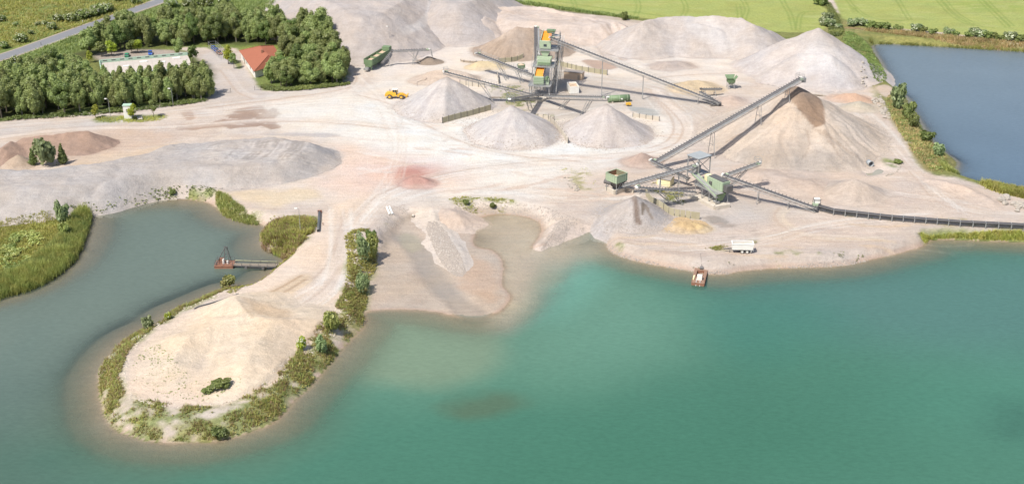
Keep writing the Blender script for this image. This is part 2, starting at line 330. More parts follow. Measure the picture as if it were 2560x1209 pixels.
# ------------------------------------------------------------ the map of soils
col = np.tile(C(232,214,198), (len(x), 1)); wet = np.zeros(len(x)); grs = np.zeros(len(x))
def paint(m, rgb, k=1.0, g=None, w_=None):
    m = np.clip(m*k, 0, 1); i = m > 0.004
    col[i] += (C(*rgb)-col[i])*m[i, None]
    if g is not None: grs[i] += (g-grs[i])*m[i]
    if w_ is not None: wet[i] += (w_-wet[i])*m[i]
def band(px, width, soft=1.0, z_=0.0, wobble=0.5, n=2):
    L = chaikin([G(a, b, z_)[:2] for a, b in px], n, False); i = sub(L, width+soft+4); m = np.zeros(len(x))
    m[i] = 1-sstep(width/2-soft, width/2+soft, ldist(x[i], y[i], L)+wob2[i]*wobble); return m
n1 = fbm(x, y, 30, 4, 40); n2 = fbm(x, y, 12, 4, 41); n3 = fbm(x*0.5, y*1.6, 5, 4, 42); n4 = fbm(x, y, 3, 3, 43)
paint(sstep(0, .5, n1), (238,222,206), .8); paint(sstep(0.05, .45, n2), (222,204,190), .6); paint(sstep(.1, .5, -n2), (214,200,190), .45)
paint(sstep(.1, .5, n3), (246,232,218), .5); paint(sstep(.15, .6, -n3), (216,196,180), .4)
P_ = lambda pts, *a, **k: reg(wpoly(pts, 0), *a, **k)
# bright cream haul yard in the middle
paint(P_([(640,230),(900,200),(1000,190),(1180,60),(1600,70),(1900,150),(1850,200),(1700,300),(1760,330),(1650,400),(1420,430),(1450,500),(880,520),(800,450),(870,360),(700,330)], 9, 5), (253,241,226), .85)
paint(P_([(900,240),(1100,300),(1300,380),(1600,370),(1720,320),(1640,250),(1700,360),(1500,400),(1300,420),(1150,380),(950,330)], 6, 5), (255,251,242), .95)
paint(P_([(880,290),(1150,330),(1250,400),(1100,430),(960,390),(860,340)], 8, 5), (255,250,240), .8)
paint(P_([(1150,110),(1230,60),(1300,50),(1500,90),(1560,130),(1480,150),(1430,110),(1300,80),(1220,120)], 6, 5), (250,234,218), .7)
paint(P_([(1380,110),(1650,180),(1860,170),(1750,120),(1560,110),(1400,80)], 6, 5), (248,234,220), .8)
paint(P_([(1060,60),(1400,120),(1380,200),(1200,130),(900,220),(880,170),(950,120)], 6, 5), (252,238,224), .8)
paint(P_([(1080,290),(1110,312),(1240,290),(1260,360),(1380,375),(1440,350),(1460,365),(1640,370),(1690,330),(1660,300),(1720,330),(1700,372),(1560,395),(1400,408),(1280,400),(1130,370),(1040,330),(900,320),(960,290)], 5, 4), (255,254,248), .9)
EXTRA = True
# pink stain
pk = np.zeros(len(x)); pc = G(1020,432); rr = np.hypot((x-pc.x)/1.25, y-pc.y)+wob*3.5+n2*4
pk = np.clip(1-rr/22, 0, 1); paint(pk, (244,204,188), 1.2); paint(np.clip(1-rr/9, 0, 1), (214,160,146), 1.2)
paint(P_([(790,380),(880,350),(1000,380),(960,500),(840,500),(790,460)], 6, 5), (250,222,204), .6)
# grey working floor round the plants
paint(P_([(1190,225),(1340,190),(1400,180),(1520,190),(1640,210),(1760,240),(1810,275),(1760,290),(1650,290),(1600,270),(1400,300),(1340,300),(1240,280)], 4, 4), (214,202,190), .75)
paint(P_([(1380,180),(1420,175),(1460,205),(1450,240),(1400,240)], 3, 3), (200,190,178), .6)
paint(P_([(1740,290),(1900,250),(1960,240),(1900,330),(1820,380),(1740,350),(1720,320)], 6, 4), (218,202,188), .7)
paint(P_([(1460,480),(1620,470),(1800,500),(1980,500),(2000,560),(1880,580),(1700,590),(1560,580),(1480,530)], 5, 4), (213,203,194), .7)
paint(P_([(1820,400),(2150,430),(2250,470),(2350,540),(2050,510),(1860,470)], 8, 4), (226,206,190), .6)
paint(P_([(2040,540),(2300,560),(2560,575),(2560,600),(2330,590),(2250,620),(2000,650),(1700,640),(1560,600)], 7, 4), (228,208,192), .7)
# shore gravel rims
rim = (dl > 0)*(1-sstep(2, 9, dl+wob*3)); paint(rim*(x > G(1500,600).x), (212,198,186), .8)
# left lanes: greyish haul road and office yard
paint(band([(-300,330),(0,312),(200,296),(330,285),(520,268),(660,242),(780,235),(900,200)], 13, 3), (230,216,204), .9)
paint(band([(-300,350),(0,332),(150,320),(260,305),(300,298)], 9, 3), (214,206,200), .6)
paint(P_([(500,130),(590,125),(600,160),(640,205),(650,225),(700,240),(560,255),(500,250),(530,200),(520,170)], 2, 1.2), (226,214,204), .95)
paint(P_([(235,130),(450,122),(490,150),(240,160)], 2, 1), (190,180,170), .8)
paint(P_([(0,395),(60,330),(270,320),(440,330),(420,360),(300,380),(180,410),(0,420)], 4, 3), (226,200,178), .8)
paint(P_([(170,395),(330,375),(470,350),(400,385),(250,415),(170,425)], 3, 3), (232,208,182), .8)
paint(P_([(560,480),(700,470),(800,480),(800,500),(680,515),(600,500)], 3, 3), (244,222,190), .9)
# peninsula: sand and its road
paint(P_([(860,500),(930,500),(900,560),(870,620),(872,700),(850,760),(800,830),(720,920),(640,985),(540,1022),(440,1016),(340,1000),(308,950),(320,900),(380,835),(440,795),(540,752),(640,690),(740,620),(800,540)], 2.5, 2), (252,230,208), .95)
paint(P_([(340,900),(480,830),(620,790),(760,800),(700,900),(560,970),(400,960)], 5, 4), (250,226,198), .7)
paint(P_([(650,740),(800,740),(820,790),(700,830),(640,780)], 4, 3), (240,212,182), .6)
# the mud flat
mud = (1-sstep(-2, 1.5, -(dl))) * 0
md = mD*(z < -1.4); md = np.where(mD > .3, sstep(.3, .8, mD), 0)
paint(md, (208,191,173), .95, w_=.35); paint(md*sstep(.0, .5, n2), (214,194,176), .8); paint(md*sstep(.1, .5, -n2), (190,172,156), .6)
paint(P_([(1160,620),(1180,625),(1230,640),(1255,700),(1240,740),(1180,725),(1120,690),(1160,690)], 2, 2), (214,184,158), .7)
chm = np.zeros(len(x)); chm[ic] = 1-sstep(2, 5, dc+wob[ic]); paint(chm, (186,174,160), .8, w_=.8)
paint(band([(1062,480),(1070,510),(1080,545),(1095,575)], 6, 2, -.5), (232,220,208), .8)
paint(P_([(1000,560),(1040,565),(1060,600),(1030,612),(1000,600)], 1, 1), (190,180,158), .9, w_=.9)
# everything under water: silt
uw = sstep(0.4, -1.0, dw) if False else 1-sstep(-1.0, 0.4, dw)
paint(uw, (176,158,136), .85); paint((1-sstep(-14, -3, -dl*-1+wob*3))*uw, (150,144,120), .5)
paint(uw*sh, (232,214,196), .95)
paint(P_([(300,905),(330,875),(318,930),(316,975),(345,1000),(420,1020),(520,1030),(590,1018),(660,985),(715,945),(720,960),(650,1005),(580,1034),(500,1044),(400,1032),(325,1005),(300,960)], 1.2, 1), (238,222,204), .9, g=0)
lip = (np.abs(dl+rag) < 1.3)*1.0*(1-sstep(.3, 1.3, np.abs(dl+rag))); paint(lip, (204,172,150), .5, w_=.5)
# puddles, wet mud and other darker patches in the haul yard
wm = fbm(x, y*1.5, 7, 4, 61)
pd = P_([(440,315),(500,310),(560,300),(600,265),(660,262),(668,285),(690,262),(684,300),(700,325),(640,318),(580,320),(570,330),(560,318),(460,325)], .7, 2.4); paint(pd*(wm > -.35), (178,150,130), .85, w_=.45)
paint(P_([(450,278),(480,270),(490,295),(470,300)], .6, 1.6), (184,152,130), .7, w_=.5)
for q, c_ in (([(1755,535),(1800,540),(1830,556),(1800,562),(1770,556)], (176,166,156)), ([(1800,556),(1850,560),(1830,568),(1800,567)], (186,172,160)), ([(1876,574),(1900,577),(1912,590),(1890,593),(1878,582)], (172,160,150)),
              ([(1822,586),(1838,585),(1840,592),(1824,593)], (180,168,158)), ([(1400,225),(1380,160),(1400,150),(1430,185)], (196,186,172)), ([(1160,238),(1250,250),(1340,246),(1250,256)], (176,168,158)), ([(1560,262),(1640,275),(1650,290),(1590,285)], (190,190,184)),
              ([(1440,90),(1560,110),(1600,135),(1500,120),(1430,105)], (206,180,160)), ([(1440,150),(1500,150),(1560,170),(1500,180)], (204,176,156)), ([(1100,350),(1120,345),(1130,352),(1110,356)], (206,180,160)), ([(760,330),(860,335),(830,345),(600,335)], (214,204,196)),
              ([(690,205),(880,190),(890,212),(700,235)], (206,194,184)), ([(870,140),(900,150),(890,170),(860,160)], (206,194,184))):
    paint(P_(q, .8, 1.6), c_, .9, w_=.2)
paint(P_([(640,240),(880,225),(1000,250),(1120,315),(1250,385),(1480,385),(1640,360),(1690,300),(1650,240),(1740,330),(1640,400),(1380,430),(1300,480),(1100,430),(900,330),(760,320),(680,290)], 8, 5), (255,252,244), .5)
# vehicle tracks: pale compacted ruts with darker shoulders
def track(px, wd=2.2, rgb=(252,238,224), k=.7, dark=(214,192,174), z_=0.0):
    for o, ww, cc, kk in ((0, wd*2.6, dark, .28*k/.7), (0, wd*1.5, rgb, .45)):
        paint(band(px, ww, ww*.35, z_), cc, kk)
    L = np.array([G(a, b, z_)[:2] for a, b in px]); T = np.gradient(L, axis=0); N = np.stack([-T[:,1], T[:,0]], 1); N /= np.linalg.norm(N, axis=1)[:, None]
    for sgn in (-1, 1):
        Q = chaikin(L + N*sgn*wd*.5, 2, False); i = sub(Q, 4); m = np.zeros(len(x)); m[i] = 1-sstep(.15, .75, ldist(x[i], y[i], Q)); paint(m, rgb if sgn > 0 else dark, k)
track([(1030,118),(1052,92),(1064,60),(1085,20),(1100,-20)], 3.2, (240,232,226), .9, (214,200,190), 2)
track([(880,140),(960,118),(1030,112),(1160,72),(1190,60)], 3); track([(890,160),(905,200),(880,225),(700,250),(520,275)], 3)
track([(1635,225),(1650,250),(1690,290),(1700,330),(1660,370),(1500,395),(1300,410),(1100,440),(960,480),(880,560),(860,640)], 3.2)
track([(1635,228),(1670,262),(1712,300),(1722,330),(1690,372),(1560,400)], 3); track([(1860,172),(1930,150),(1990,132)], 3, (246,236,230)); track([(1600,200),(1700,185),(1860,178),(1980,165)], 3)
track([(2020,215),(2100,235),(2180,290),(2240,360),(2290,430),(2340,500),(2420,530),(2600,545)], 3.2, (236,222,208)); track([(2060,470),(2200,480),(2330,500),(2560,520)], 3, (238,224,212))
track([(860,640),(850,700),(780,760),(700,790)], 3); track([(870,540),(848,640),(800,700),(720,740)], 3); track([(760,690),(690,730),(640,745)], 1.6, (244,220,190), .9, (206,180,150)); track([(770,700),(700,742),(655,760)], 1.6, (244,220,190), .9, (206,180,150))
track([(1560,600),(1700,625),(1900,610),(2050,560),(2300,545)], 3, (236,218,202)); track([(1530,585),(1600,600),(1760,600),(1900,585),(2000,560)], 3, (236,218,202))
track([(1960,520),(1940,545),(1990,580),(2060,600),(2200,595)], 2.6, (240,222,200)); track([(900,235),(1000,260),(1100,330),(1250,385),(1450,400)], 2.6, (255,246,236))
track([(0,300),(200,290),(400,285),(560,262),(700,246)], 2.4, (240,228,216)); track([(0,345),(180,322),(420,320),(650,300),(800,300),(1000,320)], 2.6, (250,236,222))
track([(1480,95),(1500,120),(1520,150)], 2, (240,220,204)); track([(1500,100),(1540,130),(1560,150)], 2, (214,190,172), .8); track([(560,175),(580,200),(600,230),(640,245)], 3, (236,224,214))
rt_ = [[(1635,225),(1650,250),(1690,290),(1700,330),(1660,370),(1500,395),(1300,410),(1100,440),(960,480),(880,560),(860,640)], [(520,275),(700,250),(880,225),(905,200),(890,160),(960,118),(1160,72)], [(700,300),(900,300),(1100,340),(1300,395),(1500,400),(1700,365)],
       [(860,170),(960,260),(1000,350),(960,460),(880,560)], [(2020,215),(2180,290),(2290,430),(2420,530),(2600,545)], [(1540,595),(1700,622),(1900,606),(2050,560),(2300,545)], [(1200,100),(1450,95),(1600,160),(1750,150),(1860,172)], [(860,520),(862,640),(830,720),(740,790)], [(0,318),(300,298),(600,275),(900,250),(1100,330)], [(1000,500),(1100,470),(1300,470),(1450,500)], [(1350,180),(1500,200),(1640,225),(1760,290)]]
rr_ = random.Random(5)
for L0 in rt_:
    for q in range(7):
        ox, oy = rr_.uniform(-34, 34), rr_.uniform(-14, 14); Lp = [(a+ox+rr_.uniform(-9, 9), b+oy+rr_.uniform(-4, 4)) for a, b in L0]; i0 = rr_.randrange(0, max(1, len(Lp)-3)); Lp = Lp[i0:i0+rr_.randint(3, 6)]
        if len(Lp) < 3: continue
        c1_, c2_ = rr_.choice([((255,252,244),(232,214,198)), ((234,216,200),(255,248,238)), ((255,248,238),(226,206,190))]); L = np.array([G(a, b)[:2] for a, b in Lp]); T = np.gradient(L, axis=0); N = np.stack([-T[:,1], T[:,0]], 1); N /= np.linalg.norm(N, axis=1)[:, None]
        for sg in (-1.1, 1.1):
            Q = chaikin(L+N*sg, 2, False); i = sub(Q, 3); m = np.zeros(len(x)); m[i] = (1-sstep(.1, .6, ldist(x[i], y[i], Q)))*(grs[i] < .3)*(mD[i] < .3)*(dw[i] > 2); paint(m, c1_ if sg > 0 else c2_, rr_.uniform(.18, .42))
for k in range(60):
    cx_, cy_ = random.uniform(880,1700), random.uniform(255,500)
    if cx_ < 1100: cy_ = random.uniform(230,480)
    a_ = random.uniform(-.22, .22); L_ = random.uniform(60,200); q = [(cx_-L_/2, cy_-a_*L_/2), (cx_, cy_+random.uniform(-5, 5)), (cx_+L_/2, cy_+a_*L_/2)]
    paint(band(q, random.uniform(.8, 2.2), .5, 0, 1.2), random.choice([(255,248,238),(236,212,194),(232,206,186)]), random.uniform(.25, .6))
for k in range(40):
    cx_, cy_ = random.uniform(1560,2450), random.uniform(560,640); cy_ = min(cy_, 640 - abs(cx_-1800)*.06)
    q = [(cx_-70, cy_-4), (cx_, cy_+random.uniform(-4, 4)), (cx_+70, cy_+random.uniform(-8, 6))]
    paint(band(q, random.uniform(.6, 1.6), .5, 0, 1), random.choice([(240,222,204),(212,192,178),(234,208,176)]), random.uniform(.3, .6))
# meadow, wood floor, fields
GRN = (132,148,78)
mead = wpoly([(-2500,330),(-300,318),(0,305),(60,290),(200,284),(400,262),(520,250),(535,215),(500,150),(470,130),(440,118),(520,122),(560,120),(600,122),(652,228),(700,228),(860,212),(876,180),(850,110),(800,60),(740,30),(690,20),(690,-40),(640,-120),(-4000,-200)], 0, 1)
mm = reg(mead, 1.5, 2); paint(mm, GRN, 1, g=1)
paint(mm*sstep(0, .4, n2), (158,166,84), .8); paint(mm*sstep(.05, .5, n1), (118,136,74), .8); paint(mm*sstep(.25, .6, n3), (170,168,104), .7)
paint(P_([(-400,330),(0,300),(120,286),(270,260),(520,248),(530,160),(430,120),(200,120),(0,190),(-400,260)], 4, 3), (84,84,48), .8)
paint(P_([(235,128),(450,122),(490,150),(240,160)], 2, 1), (205,190,178), .9, g=0)
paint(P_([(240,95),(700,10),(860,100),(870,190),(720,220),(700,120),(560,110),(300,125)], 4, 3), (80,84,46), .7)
paint(P_([(660,118),(700,112),(730,130),(714,150),(690,160)], 2, 1), (150,160,78), .9); paint(P_([(180,150),(240,140),(250,190),(190,200)], 3, 2), (146,150,80), .8)
paint(P_([(580,150),(600,150),(610,170),(590,175)], 1, 1), (140,150,78), .9)
paint(P_([(640,203),(668,195),(690,225),(652,228)], 1.5, 1), (140,152,84), .9)
# the two grain fields and what borders them
FIELD = [wpoly([(1000,-40),(1225,-6),(1300,6),(1440,26),(1600,44),(1760,60),(1900,76),(1990,82),(2075,72),(2078,40),(2050,10),(2010,-40),(1900,-300),(600,-260)], 0, 1),
         wpoly([(2070,-40),(2096,30),(2112,50),(2150,58),(2240,70),(2360,82),(2460,92),(2560,102),(3000,140),(4200,200),(4200,-300),(1900,-300)], 0, 1)]
far = y > G(1280,-30).y; paint(sstep(0, 60, y-G(1280,-40).y), (150,160,92), 1, g=1)
bord = P_([(1150,-20),(1240,3),(1420,28),(1540,44),(1600,52),(1880,86),(1980,110),(2060,90),(2120,130),(2150,180),(2190,240),(2290,400),(2330,440),(2380,440),(2640,520),(2900,480),(2900,160),(2560,110),(2120,60),(2050,-20)], 2, 2)
bord *= (dp > -.5); paint(bord, (148,150,88), 1, g=1); paint(bord*sstep(0, .45, n2), (170,162,108), .7); paint(bord*sstep(0, .45, n4), (116,132,66), .6)
for fp in FIELD:
    m = reg(fp, .8, .6); paint(m, (186,194,112), 1, g=.3); paint(m*sstep(0, .5, n1), (170,186,98), .8); paint(m*sstep(.1, .5, n3), (200,202,130), .6); paint(m*sstep(.1, .4, -n2), (178,182,104), .6); fr_ = np.sin((x*.94+y*.34)*2.1+wob*1.5); paint(m*sstep(.5, 1, fr_), (176,186,104), .35)
for q in ([(1280,2),(1200,-30)], [(1590,40),(1600,10),(1575,-20)], [(1855,72),(1862,40),(1870,20),(1850,-10)], [(1845,72),(1850,40),(1845,10)], [(1985,75),(1978,40),(1960,10),(1945,-20)], [(1995,72),(2000,30),(2040,28)], [(1700,50),(1720,20),(1700,-10)],
          [(2130,12),(2160,40),(2200,50),(2260,52)], [(2240,-8),(2262,30),(2275,50)], [(2345,0),(2380,40),(2420,62),(2480,70)], [(2355,-5),(2390,35),(2430,58)], [(2450,0),(2490,40),(2520,70)], [(2460,-4),(2500,38),(2530,66)], [(2120,0),(2140,30)], [(1440,22),(1430,-5)], [(1330,-6),(1500,20),(1700,45)]):
    for o in (-5, 5): paint(band([(a+o, b) for a, b in q], .7, .4, 0, .2), (140,162,78), .6)
paint(band([(2120,68),(2200,76),(2300,88),(2420,104),(2560,118),(2800,135)], 3.4, 1), (168,140,106), .8); paint(band([(2120,84),(2300,97),(2560,122)], 4, 1.5), (176,168,100), .6)
paint(band([(1500,42),(1540,48),(1600,55)], 4, 1), (206,190,172), .8); paint(band([(1230,2),(1440,32),(1580,46)], 2.2, .8), (110,112,62), .7); paint(band([(1880,82),(1960,104)], 2, .8), (110,112,62), .6)
# bank of the pond: sand showing through, rusty growth
paint(P_([(2180,215),(2225,210),(2250,245),(2230,250),(2190,232)], 1, 1.2), (230,208,190), .9, g=0)
paint(P_([(2150,120),(2180,200),(2200,240),(2180,240),(2150,190),(2130,130)], 1.5, 2), (214,200,170), .5, g=.3)
paint(P_([(2215,290),(2260,300),(2310,370),(2330,440),(2290,400),(2240,320)], 2, 2), (170,150,100), .6); paint(P_([(2240,380),(2300,430),(2340,455),(2250,420)], 2, 2), (224,202,184), .8, g=0)
# growing banks (thin growth over pale soil)
def green(pts, z_=-1.5, cover=.0, rgb=(142,154,82), k=.85, soft=1.6, wb=2.2):
    m = reg(wpoly(pts, z_), soft, wb)*(dw > -.3); q = sstep(cover-.18, cover+.22, n4*.6+n2*.5+wob2*.3)
    paint(m*q, rgb, k, g=1); paint(m*q*sstep(.1, .5, n3), (120,136,62), .6); paint(m*q*sstep(.1, .5, -n3), (176,164,110), .5); return m
ZONES = {}
ZONES['fringe'] = [(700,645),(640,700),(570,735),(500,760),(440,795),(385,835),(345,872),(322,905),(308,955),(330,1000),(400,1018),(480,1030),(560,1032),(620,1000),(680,965),(730,915),(790,840),(830,795),(870,720),(885,650),(912,700),(915,790),(880,850),(800,945),(700,1060),(600,1100),(480,1115),(330,1100),(250,1060),(235,950),(260,880),(330,810),(420,770),(560,700)]
green([(560,752),(470,775),(425,805),(372,840),(335,872),(310,915),(300,965),(322,1003),(400,1022),(500,1034),(580,1024),(650,985),(705,948),(752,890),(800,842),(835,800),(862,760),(905,790),(915,800),(880,850),(800,945),(700,1060),(600,1100),(480,1115),(330,1100),(250,1060),(235,950),(260,880),(330,810),(420,765),(520,735)], -1.2, -.35)
green([(540,485),(560,500),(640,540),(700,548),(780,545),(800,560),(760,620),(700,655),(600,735),(560,745),(600,710),(660,650),(690,600),(660,570),(560,530),(540,510)], -1, -.2)
green([(860,590),(940,575),(945,660),(915,690),(918,760),(880,800),(850,770),(870,700),(868,640)], -1, -.05)
green([(130,510),(220,510),(330,480),(420,465),(520,468),(550,490),(480,500),(400,497),(300,510),(220,540)], -1, .12)
green([(1110,505),(1240,502),(1300,510),(1240,525),(1150,522)], -1, .1); green([(940,545),(1000,520),(1010,540),(960,570),(935,590)], -1, .15)
green([(2290,578),(2560,578),(2700,580),(2700,612),(2560,603),(2320,600)], -.7, -.4); green([(1740,625),(1800,615),(1890,602),(1890,612),(1800,630)], -.5, .2); green([(1520,590),(1600,640),(1640,655),(1560,645)], -1, .25); green([(1880,640),(2060,620),(2080,640),(1900,665)], -.6, .32)
green([(1410,430),(1480,430),(1500,470),(1440,480)], 0, .2, (186,180,130)); green([(1640,430),(1700,455),(1720,500),(1680,520),(1620,480)], 0, .2); green([(2110,395),(2190,405),(2150,400)], 0, .1); green([(2200,392),(2250,405),(2240,420),(2205,410)], 0, -.1)
green([(1200,210),(1330,215),(1345,280),(1280,270)], 0, .22, (176,170,120)); green([(1290,262),(1420,300),(1350,310)], 0, .1); green([(235,292),(290,290),(400,285),(420,295),(330,305),(240,305)], 0, -.5); green([(2050,520),(2560,560),(2560,570),(2100,545)], 0, .2, (196,182,130))
ml = reg(LEFTB, 1.5, 1.5)*(dw > -.3); paint(ml, (146,146,74), 1, g=1); paint(ml*sstep(0, .4, n2), (172,158,84), .7); paint(ml*P_([(100,700),(170,600),(175,580),(150,600),(40,690),(0,720)], 3, 2), (200,170,130), .7, g=.5)
# dust round every heap takes the heap's own colour
for h in HEAPS:
    i = h['gi']; m = np.zeros(len(x)); m[i] = sstep(-1.5, .3, h['gH'] + wob[i]*.5)*h['dust']*(grs[i] < .6); paint(m, h['rgb'], .85)
wet = np.clip(wet, 0, 1)
idx = (np.arange(NY-1)[:, None]*NX + np.arange(NX-1)[None, :]).ravel(); QF = np.stack([idx, idx+1, idx+1+NX, idx+NX], 1)
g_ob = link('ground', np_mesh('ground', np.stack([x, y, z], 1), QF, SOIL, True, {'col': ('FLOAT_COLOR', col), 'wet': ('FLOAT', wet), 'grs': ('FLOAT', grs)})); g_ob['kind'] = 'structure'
# ------------------------------------------------------------ heaps as objects
def build_heap(h):
    st = 0.5 if (h['box'][1]-h['box'][0]) < 70 else 0.7
    ax = np.arange(h['box'][0], h['box'][1], st); ay = np.arange(h['box'][2], h['box'][3], st); hx, hy = np.meshgrid(ax, ay); s_ = hx.shape; hx = hx.ravel(); hy = hy.ravel()
    H = heap_h(h, hx, hy); gz = ground(hx, hy); d = H-gz; lo = .5*(d+np.sqrt(d*d+.5)) - .22; ok = (lo > -.05) & (d > -1.6)
    zz = gz + lo
    O = ok.reshape(s_); q = O[:-1, :-1] & O[1:, :-1] & O[:-1, 1:] & O[1:, 1:]
    ii = (np.arange(s_[0]-1)[:, None]*s_[1]+np.arange(s_[1]-1)[None, :])[q]; Fq = np.stack([ii, ii+1, ii+1+s_[1], ii+s_[1]], 1)
    used, inv = np.unique(Fq, return_inverse=True); Fq = inv.reshape(Fq.shape)
    hx, hy, zz = hx[used], hy[used], zz[used]; d = d[used]
    c = np.tile(C(*h['rgb']), (len(hx), 1)); A = fbm(hx, hy, 14, 4, h['seed']+50); B = fbm(hx, hy, 4, 3, h['seed']+51)
    c *= (1 + .06*A + .05*B + .05*fbm(hx, hy, 1.5, 2, h['seed']+52))[:, None]
    P0 = G(*h['prims'][0][1][0]) if h['prims'][0][0] == 'line' else Vector((0, -200, 0))
    ang = np.arctan2(hy-P0.y, hx-P0.x); rr = np.hypot(hx-P0.x, hy-P0.y)
    if h['prims'][0][0] == 'line': c *= (1 + .06*(vnoise(ang*22+40, rr*.08, h['seed'])-.5)*2*np.clip(rr/4, 0, 1) + .055*(vnoise(ang*6+40, rr*.03, h['seed']+1)-.5)*2)[:, None]
    gz_c = 1-sstep(.0, 1.2, d + B*.6); k = gz_c*.35; c += (C(236,218,202)-c)*k[:, None]*(h['rgb'][0] > 200)
    wt = np.zeros(len(hx))
    def hp(poly, rgb, k=1, wv=0, soft=.8, wb=.5, zz_=None):
        P = wpoly(poly, zz_); m = (1-sstep(-soft, soft, sdf(hx, hy, P)+B*wb))*k; c[:] += (C(*rgb)-c)*m[:, None]; wt[:] += (wv-wt)*m
    def hs(pts, w_, rgb, k=1, wb=.5):
        L = chaikin([G(a, b, zq)[:2] for a, b, zq in pts], 2, False); m = (1-sstep(w_*.4, w_*.8, ldist(hx, hy, L)+B*wb))*k; c[:] += (C(*rgb)-c)*m[:, None]
    lb = h['label']
    if lb.startswith('largest'):
        t_ = G(2000,212,18); dd = np.hypot(hx-t_.x, hy-t_.y)
        a_ = np.arctan2(hy-t_.y, hx-t_.x); hp([(2000,200),(1962,222),(1958,238),(1972,252),(1990,258),(2008,273),(2040,281),(2066,280),(2070,268),(2050,240),(2018,208)], (172,146,124), .97, 0, .35, .35, 14.2); hp([(1930,290),(1975,290),(1985,350),(1950,370),(1915,360)], (236,210,186), .35, 0, 4, 2, 8)
        m = (1-sstep(3, 6, dd+A*2)); c += (C(178,156,138)-c)*m[:, None]*.6
        m = sstep(.1, .5, A); c += (C(232,206,180)-c)*m[:, None]*.5
        for q in ([(1952,246,15),(1915,275,12),(1870,310,8),(1815,350,3)], [(2035,305,11),(2070,350,6),(2100,390,3)], [(2020,300,12),(2030,340,9),(1990,390,4)], [(2060,330,8),(2110,370,4),(2140,400,1)]): hs(q, .8, (190,170,152), .6, .6)
        hp([(1840,380),(1960,395),(2120,400),(2200,395),(2120,425),(1980,425),(1850,410)], (186,174,162), .6, 0, 3, 2, 1)
    if lb.startswith('grey gravel cone streaked'):
        hs([(1586,488,7),(1589,515,4.4),(1591,540,2.4),(1594,562,.8)], 1.7, (140,120,106), .85, .6); hs([(1606,518,3.6),(1606,535,2.5),(1604,548,1.6)], 1.0, (136,122,108), .9, .9); hs([(1612,530,2.4),(1618,545,1.4),(1628,556,.6)], .9, (160,144,128), .8, 1)
        hs([(1588,487,7),(1612,505,4),(1640,528,1.2)], .6, (170,156,140), .6)
    if lb.startswith('brown sand heap behind'):
        m = sstep(.0, .5, A); c += (C(226,206,188)-c)*m[:, None]*.7
        hp([(1342,62),(1350,66),(1440,118),(1440,140),(1380,140),(1345,120)], (190,172,156), .8, 0, 1, .8, 4)
    if lb.startswith('huge grey'):
        hs([(1010,110,2),(1046,90,3),(1056,60,7),(1075,20,11),(1085,-20,14)], 3.0, (236,228,222), .8); hs([(870,30,14),(905,70,8),(930,110,1)], .8, (222,212,204), .6); hp([(885,55),(980,50),(1030,95),(985,100),(960,112),(930,112)], (220,208,200), .6, 0, 2, 1, 5)
        for q in range(12): hs([(900+q*10,0,15),(920+q*8,14,15),(905+q*9,24,14)], .45, (228,218,210), .5)
    if lb.startswith('long grey gravel bank'):
        hp([(700,345),(760,350),(800,355),(860,345),(880,340),(800,400),(780,440),(720,470),(700,440),(740,390)], (196,190,186), .8, 0, 2, 1.5, 2)
        for q in range(26):
            s0 = random.uniform(420,700); t0 = random.uniform(352,405); hs([(s0,t0,4.6),(s0+50,t0-6-random.random()*8,4.6),(s0+120,t0-14,4.6)], random.uniform(.4, 1), random.choice([(226,216,206),(186,176,168),(230,220,212)]), .6, .4)
        for q in range(16):
            s0 = 590+q*11; hs([(s0+14,352,4.6),(s0+8,370+random.uniform(-6, 6),4.4),(s0-14,392,3.6),(s0-26,410,2.6)], .55, random.choice([(230,220,212),(184,174,166)]), .65, .5)
    if lb.startswith('low beige spoil'):
        for q in range(14): s0 = 1260+q*20; hs([(s0,22+q*2.2,7.5),(s0+30,34+q*2,7)], .5, random.choice([(246,230,216),(210,188,172)]), .6)
        for q in ([(1470,45,7),(1500,70,5),(1530,100,1)], [(1485,45,7),(1520,75,4),(1545,104,.6)], [(1540,55,7),(1555,80,4),(1553,108,.4)]): hs(q, .9, (206,186,170), .6)
    if lb.startswith('tall pale'):
        hp([(1985,128),(2060,118),(2110,135),(2120,160),(2060,146),(2000,150)], (240,232,226), .7, 0, 2, 1.5, 10)
        m = sstep(9, 13, zz); c += (C(212,200,190)-c)*m[:, None]*.6
    if lb.startswith('long grey stockpile'):
        hp([(1700,72),(1740,60),(1800,72),(1850,90),(1800,95),(1760,84)], (234,226,220), .6, 0, 2, 1.5, 8)
    if lb.startswith('pale sand mound'):
        hp([(595,738),(640,742),(720,760),(740,790),(690,795),(640,785)], (236,206,172), .7, 0, 2, 1.5, 2.4); hp([(700,800),(780,800),(760,880),(690,930),(700,860)], (232,208,182), .7, 0, 4, 2, 1.5); hs([(590,738,3.2),(610,762,3.2),(632,788,3.2)], .6, (214,190,160), .5)
        m = sstep(.1, .5, A); c += (C(255,238,214)-c)*m[:, None]*.6
    if lb.startswith('grey gravel cone') or lb.startswith('broad') or lb.startswith('pale grey gravel cone'):
        m = (1-sstep(0, 2.6, rr)); c += (C(176,164,154)-c)*m[:, None]*.8
        for q in range(3):
            a0 = [-2.2, -1.1, -.3][q]+h['seed']*.01; m = (1-sstep(.05, .16, np.abs(ang-a0+A*.1)))*np.clip(rr/5, 0, 1); c += (C(196,188,186) - c)*m[:, None]*.5
    if lb.startswith('small red'): c *= (1 + .12*B)[:, None]
    if 'rubble' in lb: c *= (1+.25*fbm(hx, hy, .9, 2, 5))[:, None]
    me = np_mesh(h['name'], np.stack([hx, hy, zz], 1), Fq, SOIL, True, {'col': ('FLOAT_COLOR', np.clip(c, 0, .9)), 'wet': ('FLOAT', wt), 'grs': ('FLOAT', wt*0)})
